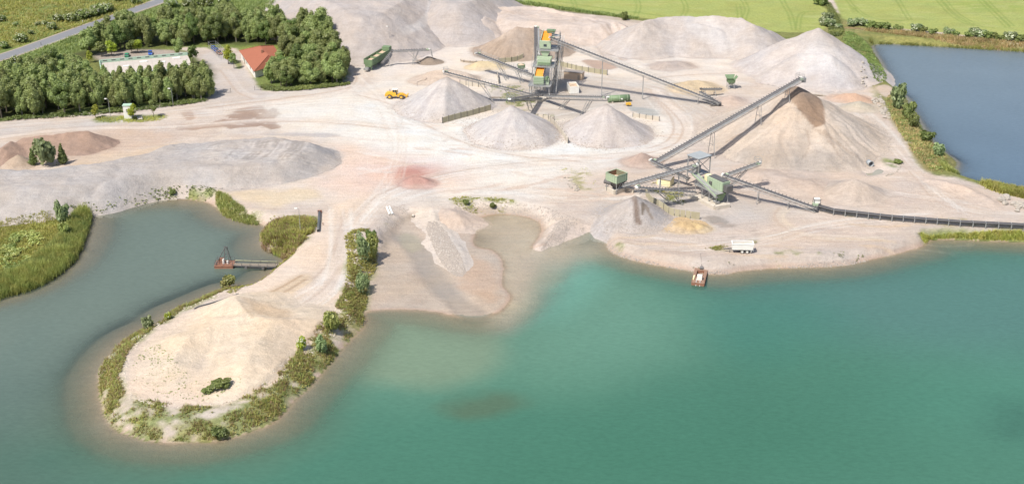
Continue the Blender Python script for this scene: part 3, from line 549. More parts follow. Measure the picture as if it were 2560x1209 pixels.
    o = link(h['name'], me); tag(o, h['label'], h['cat'], h['group'])
for h in HEAPS: build_heap(h)
# fast lookup of the top surface, heaps included
ZT = z.copy()
for h in HEAPS: i = h['gi']; d = h['gH']-z[i]; ZT[i] = np.maximum(ZT[i], z[i] + np.maximum(.5*(d+np.sqrt(d*d+.5))-.22, 0)*(d > -1.6))
ZT = ZT.reshape(NY, NX)
def top(px_, py_):
    global Z
    s_ = Z; Z = ZT; r = ground(px_, py_); Z = s_; return r
def onG(px, py, it=6):
    """place on the visible surface seen at a photo point"""
    p = G(px, py, 0)
    for _ in range(it): p = G(px, py, float(top(p.x, p.y)))
    return p
# ------------------------------------------------------------ water
def watermat(name, tint, clear):
    t = NT(name); at = t.n('Attribute', attribute_name='col'); dp_ = t.n('Attribute', attribute_name='depth'); geo = t.n('NewGeometry')
    P = geo.outputs['Position']; mp = t.n('Mapping'); t.l(P, mp.inputs['Vector']); mp.inputs['Scale'].default_value = (.7, 1.5, 1); mp.inputs['Rotation'].default_value = (0, 0, .5)
    a = t.noise(mp.outputs[0], .75, 5, .7); b = t.noise(P, .016, 5, .62); b2 = t.noise(P, .006, 3, .6)
    dif = t.n('BsdfDiffuse'); t.l(t.scale(at.outputs['Color'], t.mul(t.mul(t.rng(a, .3, .7, .92, 1.085), t.rng(b, .3, .7, .95, 1.06)), t.rng(b2, .35, .65, .97, 1.03))), dif.inputs['Color'])  # ripple light and dark painted into the colour, along with cloudy silt
    tr = t.n('BsdfTransparent'); tr.inputs[0].default_value = tint
    dd = t.mul(dp_.outputs['Fac'], t.rng(a, .2, .8, .9, 1.1)); al = t.mul(1.0, t.n('Math').outputs[0]) if False else None
    ex = t.n('Math', operation='EXPONENT'); t.l(t.mul(dd, -clear), ex.inputs[0])
    m1 = t.n('MixShader'); t.l(ex.outputs[0], m1.inputs[0]); t.l(dif.outputs[0], m1.inputs[1]); t.l(tr.outputs[0], m1.inputs[2])
    gl = t.n('BsdfGlossy'); gl.inputs['Roughness'].default_value = .13
    bm = t.n('Bump'); bm.inputs['Strength'].default_value = .6; bm.inputs['Distance'].default_value = .2; t.l(a, bm.inputs['Height']); t.l(bm.outputs[0], gl.inputs['Normal'])
    fr = t.n('Fresnel'); fr.inputs[0].default_value = 1.33
    m2 = t.n('MixShader'); t.l(t.mul(fr.outputs[0], .9), m2.inputs[0]); t.l(m1.outputs[0], m2.inputs[1]); t.l(gl.outputs[0], m2.inputs[2])
    t.l(m2.outputs[0], t.out.inputs[0]); return t.m
def water(name, mask, colr, mat):
    M = mask.reshape(NY, NX); q = M[:-1, :-1] | M[1:, :-1] | M[:-1, 1:] | M[1:, 1:]
    ii = (np.arange(NY-1)[:, None]*NX + np.arange(NX-1)[None, :])[q]; Fq = np.stack([ii, ii+1, ii+1+NX, ii+NX], 1); used, inv = np.unique(Fq, return_inverse=True); Fq = inv.reshape(Fq.shape)
    dep = np.clip(WZ - z[used], 0, 9)
    o = link(name, np_mesh(name, np.stack([x[used], y[used], np.full(len(used), WZ)], 1), Fq, mat, True, {'col': ('FLOAT_COLOR', colr[used]), 'depth': ('FLOAT', dep)})); o['kind'] = 'structure'; return o
wc = np.tile(C(86,136,114), (len(x), 1))
def wpaint(pts, rgb, soft, k=1, z_=WZ, nz=1.0):
    P = wpoly(pts, z_); i = sub(P, soft+14); m = np.zeros(len(x)); m[i] = 1-sstep(-soft, soft, sdf(x[i], y[i], P)+(n1[i]*8+n2[i]*3)*nz); m *= k; j = m > .003; wc[j] += (C(*rgb)-wc[j])*m[j, None]
wpaint([(-400,450),(700,450),(740,640),(560,760),(330,860),(250,950),(180,1100),(-300,1000)], (122,137,124), 12)
wpaint([(-400,1000),(150,900),(220,1060),(380,1300),(-300,1500)], (92,116,102), 25, .8)
wpaint([(0,850),(150,800),(100,1000),(-200,1050)], (112,132,122), 15, .6)
wpaint([(830,790),(1240,800),(1300,740),(1500,620),(1700,720),(1750,900),(1500,980),(1220,950),(1000,1000),(850,960)], (118,158,134), 16, .7)
wpaint([(840,790),(1250,790),(1238,930),(1050,965),(860,930)], (154,166,136), 6, .6, WZ, .6)
wpaint([(1240,830),(1250,640),(1330,620),(1500,600),(1480,650),(1380,710),(1310,790)], (208,200,180), 7, .9, WZ, .5)
wpaint([(1270,800),(1300,690),(1480,630),(1560,660),(1500,740),(1400,810)], (122,176,156), 8, .75, WZ, .7)
wpaint([(1350,780),(1550,690),(1750,740),(1730,880),(1500,960),(1380,900)], (112,158,136), 14, .55)
wpaint([(1170,530),(1360,525),(1372,590),(1345,625),(1330,700),(1290,760),(1240,740),(1240,640),(1170,615)], (226,210,192), 3, 1, WZ, .25)
wpaint([(1200,533),(1300,535),(1345,560),(1260,570),(1195,560)], (206,204,186), 3, .7, WZ, .2)
wpaint([(1390,640),(1470,600),(1500,620),(1450,650)], (160,176,156), 3, .6)
wpaint([(1700,700),(2000,690),(2300,640),(2560,620),(3200,640),(3400,900),(2400,900),(2000,800)], (96,135,128), 20, .7)
wpaint([(2200,950),(2900,900),(2900,1100),(2300,1080)], (90,146,124), 20, .6)
wpaint([(1700,760),(2000,720),(2100,800),(1950,900),(1780,880)], (78,134,118), 12, .6)
wpaint([(1200,1000),(2100,900),(2500,1300),(900,1400)], (68,122,97), 40, .55)
wpaint([(1130,1020),(1180,1005),(1250,995),(1270,1020),(1180,1050),(1135,1050)], (96,118,92), 4, .8)
wpaint([(2480,1040),(2560,1000),(2640,1080),(2500,1110)], (66,108,92), 8, .6)
wpaint([(330,1120),(600,1100),(760,1040),(850,900),(880,960),(760,1120),(560,1180),(330,1190),(180,1100),(170,950),(230,880),(250,1020)], (112,136,112), 9, .55)
paint_ring = None
for (px_, py_, z_, rgb, k_) in ():
    pass
WM = watermat('lake_water', (.93, .95, .91, 1), .62); WM2 = watermat('pond_water', (.9, .95, .92, 1), .9)
water('lake', (dl+rag) < .6, wc, WM)
tpd = np.clip((y-G(2400,460,WZ).y)/(G(2400,180,WZ).y-G(2400,460,WZ).y), 0, 1)[:, None]; wc[:] = C(110,132,150)*(1-tpd)+C(130,146,156)*tpd; water('pond', ((dp+rag) < .6) & (dl > 20), wc, WM2)  # fading sky reflection painted into the pond colour, darker towards the near end
pm = paintmat('puddle_water', (196,188,164), .12, (180,174,152), .4)
PZ = -.62; Pp = PUD; me = bpy.data.meshes.new('puddle'); me.from_pydata([(a, b, PZ) for a, b in Pp], [], [tuple(range(len(Pp)))]); me.materials.append(pm); o = link('puddle', me); o['kind'] = 'structure'
# ================================================================ vegetation
def leafmat(name, c1, c2, c3, dry=(150,140,80)):
    t = NT(name); oi = t.n('ObjectInfo'); at = t.n('Attribute', attribute_name='v'); geo = t.n('NewGeometry')
    n_ = t.noise(geo.outputs['Position'], .35, 3, .6)
    c1, c2, c3 = [tuple(min(255, q*1.3+4) for q in c) for c in (c1, c2, c3)]
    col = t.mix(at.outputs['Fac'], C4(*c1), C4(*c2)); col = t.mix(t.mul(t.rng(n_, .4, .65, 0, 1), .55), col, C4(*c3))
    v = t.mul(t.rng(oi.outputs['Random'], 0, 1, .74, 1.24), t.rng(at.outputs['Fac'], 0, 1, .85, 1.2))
    hs = t.n('HueSaturation'); t.l(t.rng(t.mul(oi.outputs['Random'], 7.3, 'MULTIPLY'), 0, 7.3, .48, .512), hs.inputs['Hue']); t.l(t.scale(col, v), hs.inputs['Color'])
    d = t.n('BsdfDiffuse'); t.l(hs.outputs[0], d.inputs[0]); tl = t.n('BsdfTranslucent'); t.l(t.scale(hs.outputs[0], 1.1), tl.inputs[0])
    g = t.n('BsdfGlossy'); g.inputs['Roughness'].default_value = .55; g.inputs[0].default_value = (.8, .8, .8, 1)
    m1 = t.n('MixShader'); m1.inputs[0].default_value = .4; t.l(d.outputs[0], m1.inputs[1]); t.l(tl.outputs[0], m1.inputs[2])
    m2 = t.n('MixShader'); m2.inputs[0].default_value = .035; t.l(m1.outputs[0], m2.inputs[1]); t.l(g.outputs[0], m2.inputs[2]); t.l(m2.outputs[0], t.out.inputs[0]); return t.m
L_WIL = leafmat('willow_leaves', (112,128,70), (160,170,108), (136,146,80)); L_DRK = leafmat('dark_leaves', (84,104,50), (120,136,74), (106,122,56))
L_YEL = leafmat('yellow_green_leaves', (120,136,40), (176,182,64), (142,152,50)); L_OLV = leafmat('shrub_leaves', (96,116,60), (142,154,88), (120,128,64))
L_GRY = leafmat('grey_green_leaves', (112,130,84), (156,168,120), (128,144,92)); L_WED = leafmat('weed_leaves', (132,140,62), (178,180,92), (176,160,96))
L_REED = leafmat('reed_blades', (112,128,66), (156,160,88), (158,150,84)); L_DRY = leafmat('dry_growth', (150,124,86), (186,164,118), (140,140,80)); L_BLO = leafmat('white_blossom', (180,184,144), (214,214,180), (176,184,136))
BARK = paintmat('bark', (128,116,100), .9, (84,74,62), .6, scale=2); BARK2 = paintmat('pale_bark', (176,166,150), .9, (110,100,88), .6, scale=2)
def leaves(n, lobes, size, seed, up=.25, flat=.8):
    """leaf faces spread through the outer part of a set of lobes (cx,cy,cz,rx,ry,rz)"""
    r = np.random.default_rng(seed); lobes = np.asarray(lobes, float); wgt = (lobes[:, 3]*lobes[:, 5]); wgt /= wgt.sum()
    k = r.choice(len(lobes), n, p=wgt); u = r.normal(size=(n, 3)); u[:, 2] = np.where(r.random(n) < .78, np.abs(u[:, 2]), u[:, 2]); u /= np.linalg.norm(u, axis=1)[:, None]
    rad = 1 - np.abs(r.normal(size=n))*.16; rad = np.where(r.random(n) < .08, rad+r.random(n)*.22, rad)
    p = lobes[k, :3] + u*lobes[k, 3:6]*rad[:, None]
    nrm = u*flat + r.normal(size=(n, 3))*.55; nrm[:, 2] += up; nrm /= np.linalg.norm(nrm, axis=1)[:, None]
    a = np.cross(nrm, r.normal(size=(n, 3))); a /= np.linalg.norm(a, axis=1)[:, None]; b = np.cross(nrm, a)
    s = size*(.6+.8*r.random(n))[:, None]
    V = np.stack([p-a*s*.5, p-b*s*.32+a*s*.05, p+a*s*.55, p+b*s*.36], 1).reshape(-1, 3); Fc = np.arange(n*4).reshape(-1, 4)
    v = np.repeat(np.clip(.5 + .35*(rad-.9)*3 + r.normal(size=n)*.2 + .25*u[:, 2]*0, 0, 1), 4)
    return V, Fc, v
def core(lobes, f=.8, seed=0):
    Vs, Fs = [], []; o = 0; r = np.random.default_rng(seed)
    for (cx_, cy_, cz_, rx, ry, rz) in lobes:
        nu, nv = 7, 5; v = [(cx_, cy_, cz_+rz*f)]
        for i in range(1, nv):
            th = math.pi*i/nv
            for j in range(nu): a = 2*math.pi*j/nu; q = f*(.9+.2*r.random()); v.append((cx_+rx*q*math.sin(th)*math.cos(a), cy_+ry*q*math.sin(th)*math.sin(a), cz_+rz*q*math.cos(th)))
        v.append((cx_, cy_, cz_-rz*f)); fs = []
        for j in range(nu):
            fs.append((0, 1+j, 1+(j+1) % nu, 1+(j+1) % nu))
            for i in range(nv-2): a0 = 1+i*nu+j; a1 = 1+i*nu+(j+1) % nu; fs.append((a0, a0+nu, a1+nu, a1))
            b0 = 1+(nv-2)*nu; fs.append((b0+j, len(v)-1, b0+(j+1) % nu, b0+(j+1) % nu))
        Vs += v; Fs += [tuple(q+o for q in f_) for f_ in fs]; o += len(v)
    return Vs, Fs
def crown_mesh(name, lobes, n, size, mat, seed, f=.78, up=.25):
    V, Fc, v = leaves(n, lobes, size, seed, up); cv, cf = core(lobes, f, seed)
    me = bpy.data.meshes.new(name); nv = len(V)
    cf = [tuple(dict.fromkeys(q)) for q in cf]
    me.from_pydata(V.tolist()+[tuple(q) for q in cv], [], Fc.tolist()+[tuple(i+nv for i in q) for q in cf]); me.materials.append(mat)
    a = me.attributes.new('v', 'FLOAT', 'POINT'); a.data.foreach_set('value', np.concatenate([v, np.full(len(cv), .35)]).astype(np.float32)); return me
def trunk_mesh(name, h, r0, mat, seed, limbs=4, zc=.5):
    r = random.Random(seed); V, Fs = [], []
    def tube(pts, rs, n=6):
        o = len(V)
        for (p, q) in zip(pts, rs):
            for k in range(n): a = 2*math.pi*k/n; V.append((p[0]+q*math.cos(a), p[1]+q*math.sin(a), p[2]))
        for i in range(len(pts)-1):
            for k in range(n): a = o+i*n+k; b = o+i*n+(k+1) % n; Fs.append((a, b, b+n, a+n))
    w_ = [(0, 0, -.3), (r.uniform(-.1, .1), r.uniform(-.1, .1), h*.3), (r.uniform(-.25, .25), r.uniform(-.25, .25), h*.62), (r.uniform(-.3, .3), r.uniform(-.3, .3), h*.93)]
    tube(w_, [r0*1.3, r0, r0*.6, r0*.15])
    for k in range(limbs):
        t = r.uniform(.22, .6)*h; a = r.uniform(0, 6.28)+k*2; L = h*r.uniform(.18, .3)
        tube([(0, 0, t), (math.cos(a)*L*.5, math.sin(a)*L*.5, t+L*.5), (math.cos(a)*L*.85, math.sin(a)*L*.85, t+L*1.1)], [r0*.45, r0*.3, r0*.1], 5)
    me = bpy.data.meshes.new(name); me.from_pydata(V, [], Fs); me.materials.append(mat); return me
def make_tree(kind, seed):
    r = random.Random(seed); lobes = []
    if kind == 'willow':      # upright clumpy crown, unit: 13 m tall
        H = 13
        for k in range(19):
            t = k/18; zc = 3.0 + t*7.4; sp_ = 2.3*(1-abs(t-.35)*1.0); a = r.uniform(0, 6.28); d = sp_*math.sqrt(r.uniform(.15, 1)) * (.3 if k > 15 else 1); rx = r.uniform(.8, 1.35)*(1.15-t*.4)
            lobes.append((math.cos(a)*d, math.sin(a)*d, zc, rx, rx*r.uniform(.85, 1.1), rx*r.uniform(1.5, 2.3)))
        return dict(crown=crown_mesh('crown', lobes, 3300, .44, L_WIL, seed), trunk=trunk_mesh('trunk', 9, .2, BARK2, seed))
    if kind == 'broad':
        for k in range(17):
            zc = r.uniform(3.5, 9); q = 3.1*math.sqrt(max(.1, 1-((zc-5.6)/4.6)**2)); a = r.uniform(0, 6.28)+k; rx = r.uniform(1.2, 1.9); lobes.append((math.cos(a)*q*r.uniform(.4, .9), math.sin(a)*q*r.uniform(.4, .9), zc, rx, rx, rx*1.1))
        return dict(crown=crown_mesh('crown', lobes, 3400, .44, L_DRK if seed == 14 else L_WIL, seed), trunk=trunk_mesh('trunk', 7, .24, BARK, seed))
    if kind == 'young':       # 5 m street tree
        for k in range(8): a = r.uniform(0, 6.28); zc = r.uniform(2.0, 4.6); rx = r.uniform(.55, .9); q = .8*(1-abs(zc-3)/3); lobes.append((math.cos(a)*q, math.sin(a)*q, zc, rx, rx, rx*1.25))
        return dict(crown=crown_mesh('crown', lobes, 700, .36, L_YEL if seed % 2 else L_OLV, seed, .6), trunk=trunk_mesh('trunk', 4, .08, BARK, seed, 3))
    if kind == 'conifer':
        for k in range(7): t = k/6; lobes.append((r.uniform(-.1, .1), r.uniform(-.1, .1), .8+t*3.4, 1.35*(1-t*.78), 1.35*(1-t*.78), .9))
        return dict(crown=crown_mesh('crown', lobes, 1100, .34, L_DRK, seed, .75), trunk=trunk_mesh('trunk', 3.5, .1, BARK, seed, 0))
def bush_mesh(seed, mat, n=520, size=.26, tall=1.0, f=.72):
    r = random.Random(seed); lobes = [(0, 0, .55*tall, .62, .62, .5*tall)]
    for k in range(8): a = k*.8+r.uniform(-.3, .3); q = r.uniform(.3, .62); rx = r.uniform(.28, .46); lobes.append((math.cos(a)*q, math.sin(a)*q, r.uniform(.3, .95)*tall, rx, rx, rx*r.uniform(.8, 1.25)*tall))
    return crown_mesh('foliage', lobes, n, size, mat, seed, f)
def blossom_mesh(seed):
    r = np.random.default_rng(seed); n = 46; u = r.normal(size=(n, 3)); u[:, 2] = np.abs(u[:, 2])+.3; u /= np.linalg.norm(u, axis=1)[:, None]; p = u*[.82, .82, .85]+[0, 0, .35]; p *= (1+r.normal(size=n)*.06)[:, None]
    s = .1*(.6+.7*r.random(n)); V = []; Fc = []
    for i in range(n):
        a = np.cross(u[i], [0.3, .2, 1]); a /= np.linalg.norm(a); b = np.cross(u[i], a); o = len(V)
        for q in range(5): th = q*1.257; V.append(p[i]+s[i]*(a*math.cos(th)+b*math.sin(th)))
        V.append(p[i]+u[i]*s[i]*.5); Fc += [(o+q, o+(q+1) % 5, o+5) for q in range(5)]
    return np_mesh('blossom', np.array(V), np.array(Fc), L_BLO, False, {'v': ('FLOAT', r.random(len(V)))})
TREES = {k: [make_tree(k, s_) for s_ in ss] for k, ss in (('willow', (1, 2, 3, 4, 5)), ('broad', (11, 12, 13, 14)), ('young', (21, 22, 23)), ('conifer', (31, 32)))}
BUSH = {'olive': [bush_mesh(41+i, L_OLV) for i in range(3)], 'grey': [bush_mesh(51+i, L_GRY) for i in range(3)], 'yellow': [bush_mesh(61+i, L_YEL, 380) for i in range(2)], 'dark': [bush_mesh(71+i, L_DRK) for i in range(2)],
        'upright': [bush_mesh(81+i, L_GRY, 620, .2, 1.5, .5) for i in range(2)], 'reed': [bush_mesh(91+i, L_REED, 520, .24, 1.1) for i in range(2)]}
BLO = [blossom_mesh(s_) for s_ in (1, 2, 3)]
def tree(p, kind, h, label, cat='tree', group=None, name=None, wide=1.0, var=None, mat=None):
    v = TREES[kind][var if var is not None else random.randrange(len(TREES[kind]))]; base = {'willow': 12.6, 'broad': 10.6, 'young': 5.3, 'conifer': 4.9}[kind]; s_ = h/base
    rt = root(name or {'willow': 'willow_tree', 'broad': 'broadleaf_tree', 'young': 'young_tree', 'conifer': 'conifer'}[kind], (p[0], p[1], float(top(p[0], p[1]))-.05), label, cat, group, random.uniform(0, 6.28)); rt.scale = (s_*wide, s_*wide, s_)
    link('trunk', v['trunk'], rt); c = link('crown', v['crown'], rt)
    if mat: c.material_slots[0].link = 'OBJECT'; c.material_slots[0].material = mat
    return rt
def bush(p, kind, r_, h, label, cat='shrub', group=None, name='shrub', flowers=False):
    rt = root(name, (p[0], p[1], float(top(p[0], p[1]))-.1), label, cat, group, random.uniform(0, 6.28)); rt.scale = (r_, r_*random.uniform(.85, 1.15), h)
    link('foliage', random.choice(BUSH[kind]), rt)
    if flowers: link('blossom', random.choice(BLO), rt)
    return rt
def fill(px, sp_, fn, z_=0, jit=.45, n=1):
    P = wpoly(px, z_, 0); c = 0; a = P.min(0); b = P.max(0); yy = a[1]; row = 0
    while yy < b[1]:
        xx = a[0] + (row % 2)*sp_*.5
        while xx < b[0]:
            q = (xx+random.uniform(-jit, jit)*sp_, yy+random.uniform(-jit, jit)*sp_)
            if sdf(np.array([q[0]]), np.array([q[1]]), P)[0] < 0: fn(q); c += 1
            xx += sp_
        yy += sp_*.88; row += 1
    return c
gA = 'willows of the dense belt in front of the white-roofed hall'; gB = 'trees of the wood between the road and the yard'; gC = 'trees of the wood right of the red-roofed office'; gD = 'trees of the thick wood at the left edge'
def mk(lab, h0, h1, kinds, parts, wide=(.92, 1.2)):
    """parts: list of (test on the foot's photo position, wording of the place)"""
    def f(q):
        k = random.choice(kinds); h_ = random.uniform(h0, h1); px, py = PIX((q[0], q[1], 0)); pl = next(w_ for t_, w_ in parts if t_(px, py))
        sz = 'tall' if h_ > h0+(h1-h0)*.66 else 'middling' if h_ > h0+(h1-h0)*.33 else 'lower'; sh = 'upright grey-green willow' if k == 'willow' else 'round-crowned green tree'
        tree(q, k, h_, f'{sz} {sh} {pl}', 'tree', lab, wide=random.uniform(*wide)*(1 if k == 'willow' else .85))
    return f
PA = [(lambda a, b: a < 330, 'at the left end of the belt before the white-roofed hall'), (lambda a, b: a < 430, 'in the middle of the belt before the white-roofed hall'), (lambda a, b: True, 'at the gate end of the belt before the white-roofed hall')]
PD = [(lambda a, b: b > 284-a*.07 and a < 110, 'on the haul road edge of the wood, far left'), (lambda a, b: b > 274, 'on the haul road edge of the wood, left of the kiosk'), (lambda a, b: b < 222, 'at the back of the left wood, nearest the country road'), (lambda a, b: a < 90, 'deep inside the wood at the left edge'), (lambda a, b: True, 'deep inside the left wood, towards the hall')]
PB = [(lambda a, b: a < 330, 'at the car park end of the wood behind the hall'), (lambda a, b: a < 470 and b > 98, 'on the hall side of the wood by the country road'), (lambda a, b: a < 470, 'on the road side of the wood behind the hall'), (lambda a, b: b > 92, 'in the wood directly above the steel cage and red roof'), (lambda a, b: True, 'in the upper wood between meadow and red roof')]
PC = [(lambda a, b: a < 720 and b > 180, 'right in front of the red-roofed office'), (lambda a, b: b > 200, 'on the haul road edge of the wood right of the office'), (lambda a, b: a > 800, 'on the yard side of the wood, facing the grey stockpile'), (lambda a, b: b < 125, 'at the top of the wood beside the grey stockpile'), (lambda a, b: True, 'in the middle of the wood right of the office')]
ct = 0
ct += fill([(236,280),(400,264),(532,250),(534,232),(500,226),(245,244)], 4.0, mk(gA, 9.5, 14.5, ['willow'], PA))
ct += fill([(-250,322),(0,300),(240,281),(240,256),(236,225),(200,196),(120,196),(0,232),(-250,290)], 5.2, mk(gD, 9, 15, ['willow', 'willow', 'broad'], PD))
ct += fill([(214,138),(246,110),(330,97),(420,84),(540,72),(660,70),(700,86),(706,114),(640,112),(560,108),(480,116),(330,124),(250,138)], 5.3, mk(gB, 9, 14.5, ['willow', 'broad', 'broad'], PB))
ct += fill([(655,212),(668,228),(870,212),(874,184),(850,166),(800,150),(745,150),(735,190),(690,196)], 5.0, mk(gC, 8, 12.5, ['willow', 'broad'], PC, (1.1, 1.4)))
ct += fill([(712,150),(850,165),(845,150),(812,132),(760,108),(705,100)], 5.2, mk(gC, 9.5, 14.5, ['willow', 'broad'], PC, (1.1, 1.4)))
# single trees
tree(G(240,296), 'young', 5.5, 'thin young tree on the grass island, leftmost of the three by the weighbridge', var=0); tree(G(384,293), 'young', 6.5, 'bushy young tree right of the weighbridge kiosk', var=1); tree(G(333,299), 'young', 5.6, 'small tree standing directly in front of the white kiosk', var=2, wide=1.2)
tree(G(572,160), 'young', 7.5, 'bright yellow-green tree beside the rack of blue cars', wide=1.2, var=2); tree(G(585,172), 'young', 6.5, 'small tree in the paved yard next to the red-roofed office', var=1); tree(G(657,101), 'young', 7.5, 'yellow-green tree behind the red roof at the wood edge', wide=1.5, var=0)
tree(G(448,141), 'broad', 8, 'round silvery tree directly behind the white-roofed hall', wide=.95, var=2); tree(G(484,163), 'young', 8, 'darker ragged tree at the right rear corner of the hall', wide=1.1, var=1, mat=L_DRK); tree(G(226,157), 'young', 5, 'isolated light green tree on the lawn left of the hall', var=2)
for q in ((255,142), (280,140), (330,134), (345,133)): tree(G(*q), 'young', 6.5, 'light green young tree along the car park behind the hall', 'tree', 'young trees along the car park behind the hall', wide=1.4, mat=L_YEL if q[0] in (280, 345) else L_OLV)
bush(G(112,414), 'grey', 4.6, 7.6, 'big rounded silvery willow bush, tallest of three at the reddish heap'); tree(G(158,410), 'conifer', 7, 'narrow dark tree right of the rounded silvery willow', wide=.95); tree(G(84,412), 'conifer', 5.6, 'small dark tree left of the rounded silvery willow', wide=1.05, var=1)
for a, b, r_, h, k, lb in ((2242,272,3.6,7,'grey','large silvery willow bush overhanging the blue pond'), (2268,298,2.8,5.2,'olive','green willow bush on the pond bank, next below the large silvery one'), (2282,318,2.4,4.2,'olive','light green bush low on the pond bank, second below the silvery willow'),
    (2318,355,3,3.4,'dark','dark low thicket on the pond bank'), (2342,392,2.2,4,'grey','pale bush near the shallow corner of the blue pond'), (158,556,2.6,5.4,'grey','grey willow bush at the right rear of the reed bank'), (160,585,2,3,'reed','low bright bush in front of the grey willow bush'),
    (908,660,2.3,4.6,'upright','tall grey-green willow shrub left of the mud flat'), (932,640,2.1,4.8,'reed','bright green upright shrub between the haul road and the mud flat'), (928,610,1.6,3,'dark','dark green shrub at the top of the mud flat bank'),
    (902,728,1.7,3.2,'upright','feathery shrub halfway down the mud flat bank'), (915,712,1.3,2.4,'upright','small feathery shrub beside the mud flat'), (828,835,2.2,4,'reed','dense green bush on the peninsula neck'), (805,882,1.9,3.2,'grey','pale grey-green willow bush below the dense green bush'),
    (755,885,1.4,2.6,'yellow','yellow-green leafy shrub with pale umbels at the sand edge'), (370,820,1.6,2.6,'grey','small grey bush on the upper left peninsula bank'), (545,1080,2,1.8,'dark','dark bush low on the bank at the tip of the peninsula'), (422,800,1.1,1.8,'yellow','flowering shrub at the upper peninsula bank'),
    (552,985,2.4,1.5,'olive','low green thicket on the sand near the peninsula tip'), (520,992,1.6,1.1,'olive','smaller thicket left of the low one on the sand'), (570,712,2.6,2.6,'reed','ragged reeds and bush standing in the bay below the dredge walkway'), (432,483,1.3,1.6,'olive','dark green shrub on the bay rim below the grey bank'),
    (1560,50,2.2,3.2,'olive','lone green bush behind the spoil bank at the field edge'), (2245,408,2,1,'olive','olive patch of shrub right of the culvert'), (1232,515,1.2,1.5,'olive','green shrub on the slope above the brown pool'), (1165,515,1.2,1.2,'olive','small green shrub left of the one above the brown pool')):
    bush(G(a, b, -1 if b > 430 else 0), k, r_, h, lb, flowers=(k == 'yellow'))
# flowering bushes in the meadow along the road and the hedges by the fields
gm = 'white flowering elder bushes in the meadow beyond the road'
for a, b, s_ in ((4,48,2.6),(10,115,2.6),(40,60,1.8),(52,100,3.4),(78,80,1.8),(95,58,1.6),(112,58,2),(130,68,3),(145,48,3),(165,45,2.6),(178,50,3.6),(207,42,4),(225,38,3.6),(240,32,4),(258,26,4),(272,22,3.4),(340,3,3),(40,158,3.6),(225,68,1.4),(300,-4,4),(470,12,3.4),(500,8,4),(520,12,4),(430,14,4),(415,20,3),(560,5,4)):
    near = b > 150 or (a > 400)
    bush(G(a, b+6), 'olive', s_, s_*.95, ('large' if s_ > 3 else 'small')+(' white flowering bush on the wood side of the road' if near else ' white flowering elder bush beyond the road, '+('left' if a < 85 else 'in the middle of the row' if a < 190 else 'right end')+(' by the picture edge' if a < 85 else '')), 'bush', 'white flowering bushes on the wood side of the road' if near else gm, 'elder_bush', flowers=True)
for a, b, s_, fl in ((2066,50,4,1),(2072,62,3.6,1),(2060,58,3,1),(2096,66,2,1),(2130,60,3,1),(2145,58,3,1),(2160,60,3,1),(2178,66,3,0),(2195,66,3,0),(2212,68,3,0),(2245,72,2.6,0),(2290,74,3.2,1),(2305,76,2.8,0),(2330,82,2.6,0),(2370,84,3,1),(2385,86,2.4,0),(2420,90,2.6,0),(2438,86,3.6,1),(2452,90,3.2,1),(2468,92,3.2,0),(2480,92,3,0),(2500,97,2.6,0),(2525,98,3.8,1),(2545,100,3.4,0),(2560,102,3.2,0),(2600,106,3.4,1),(2050,8,4,0)):
    bush(G(a, b+4), 'grey' if fl else 'olive', s_, s_*.85, ('flowering' if fl else 'leafy') + ' bush in the hedge above the pond, '+('at the left end' if a < 2200 else 'in the middle' if a < 2400 else 'towards the right edge') if a > 2100 else 'blossoming bush in the strip between the two fields', 'bush',
         ('flowering' if fl else 'leafy')+' hedge bushes between the right field and the pond' if a > 2100 else 'blossoming bushes between the two fields', 'hedge_bush', flowers=bool(fl))
# ---------------------------------------------------------------- growth nobody could count
def tuft(kind, seed):
    r = np.random.default_rng(seed); V, Fc, v = [], [], []
    if kind == 'weed':
        for k in range(7):
            p = np.array([r.normal()*.22, r.normal()*.22, .12+r.random()*.35]); n_ = np.array([r.normal()*.6, r.normal()*.6, 1]); n_ /= np.linalg.norm(n_); a = np.cross(n_, r.normal(size=3)); a /= np.linalg.norm(a); b = np.cross(n_, a); s_ = .16+.16*r.random(); o = len(V)
            V += [p-a*s_, p-b*s_*.6, p+a*s_, p+b*s_*.6]; Fc.append((o, o+1, o+2, o+3)); v += [r.random()]*4
    else:
        for k in range(8 if kind == 'reed' else 6):
            a = r.random()*6.28; b0 = np.array([r.normal()*.22, r.normal()*.22, 0]); ln = np.array([math.cos(a), math.sin(a), 0])*(.25+.3*r.random()); h_ = .7+.4*r.random(); wv = np.array([-math.sin(a), math.cos(a), 0])*(.05 if kind == 'grass' else .045); o = len(V)
            V += [b0-wv, b0+wv, b0+ln*.45+[0, 0, h_*.6]+wv*.8, b0+ln*.45+[0, 0, h_*.6]-wv*.8, b0+ln+[0, 0, h_], b0+ln+[0, 0, h_]+wv*.1]; Fc += [(o, o+1, o+2, o+3), (o+3, o+2, o+5, o+4)]; v += [r.random()]*6
    return np.array(V), np.array(Fc), np.array(v)
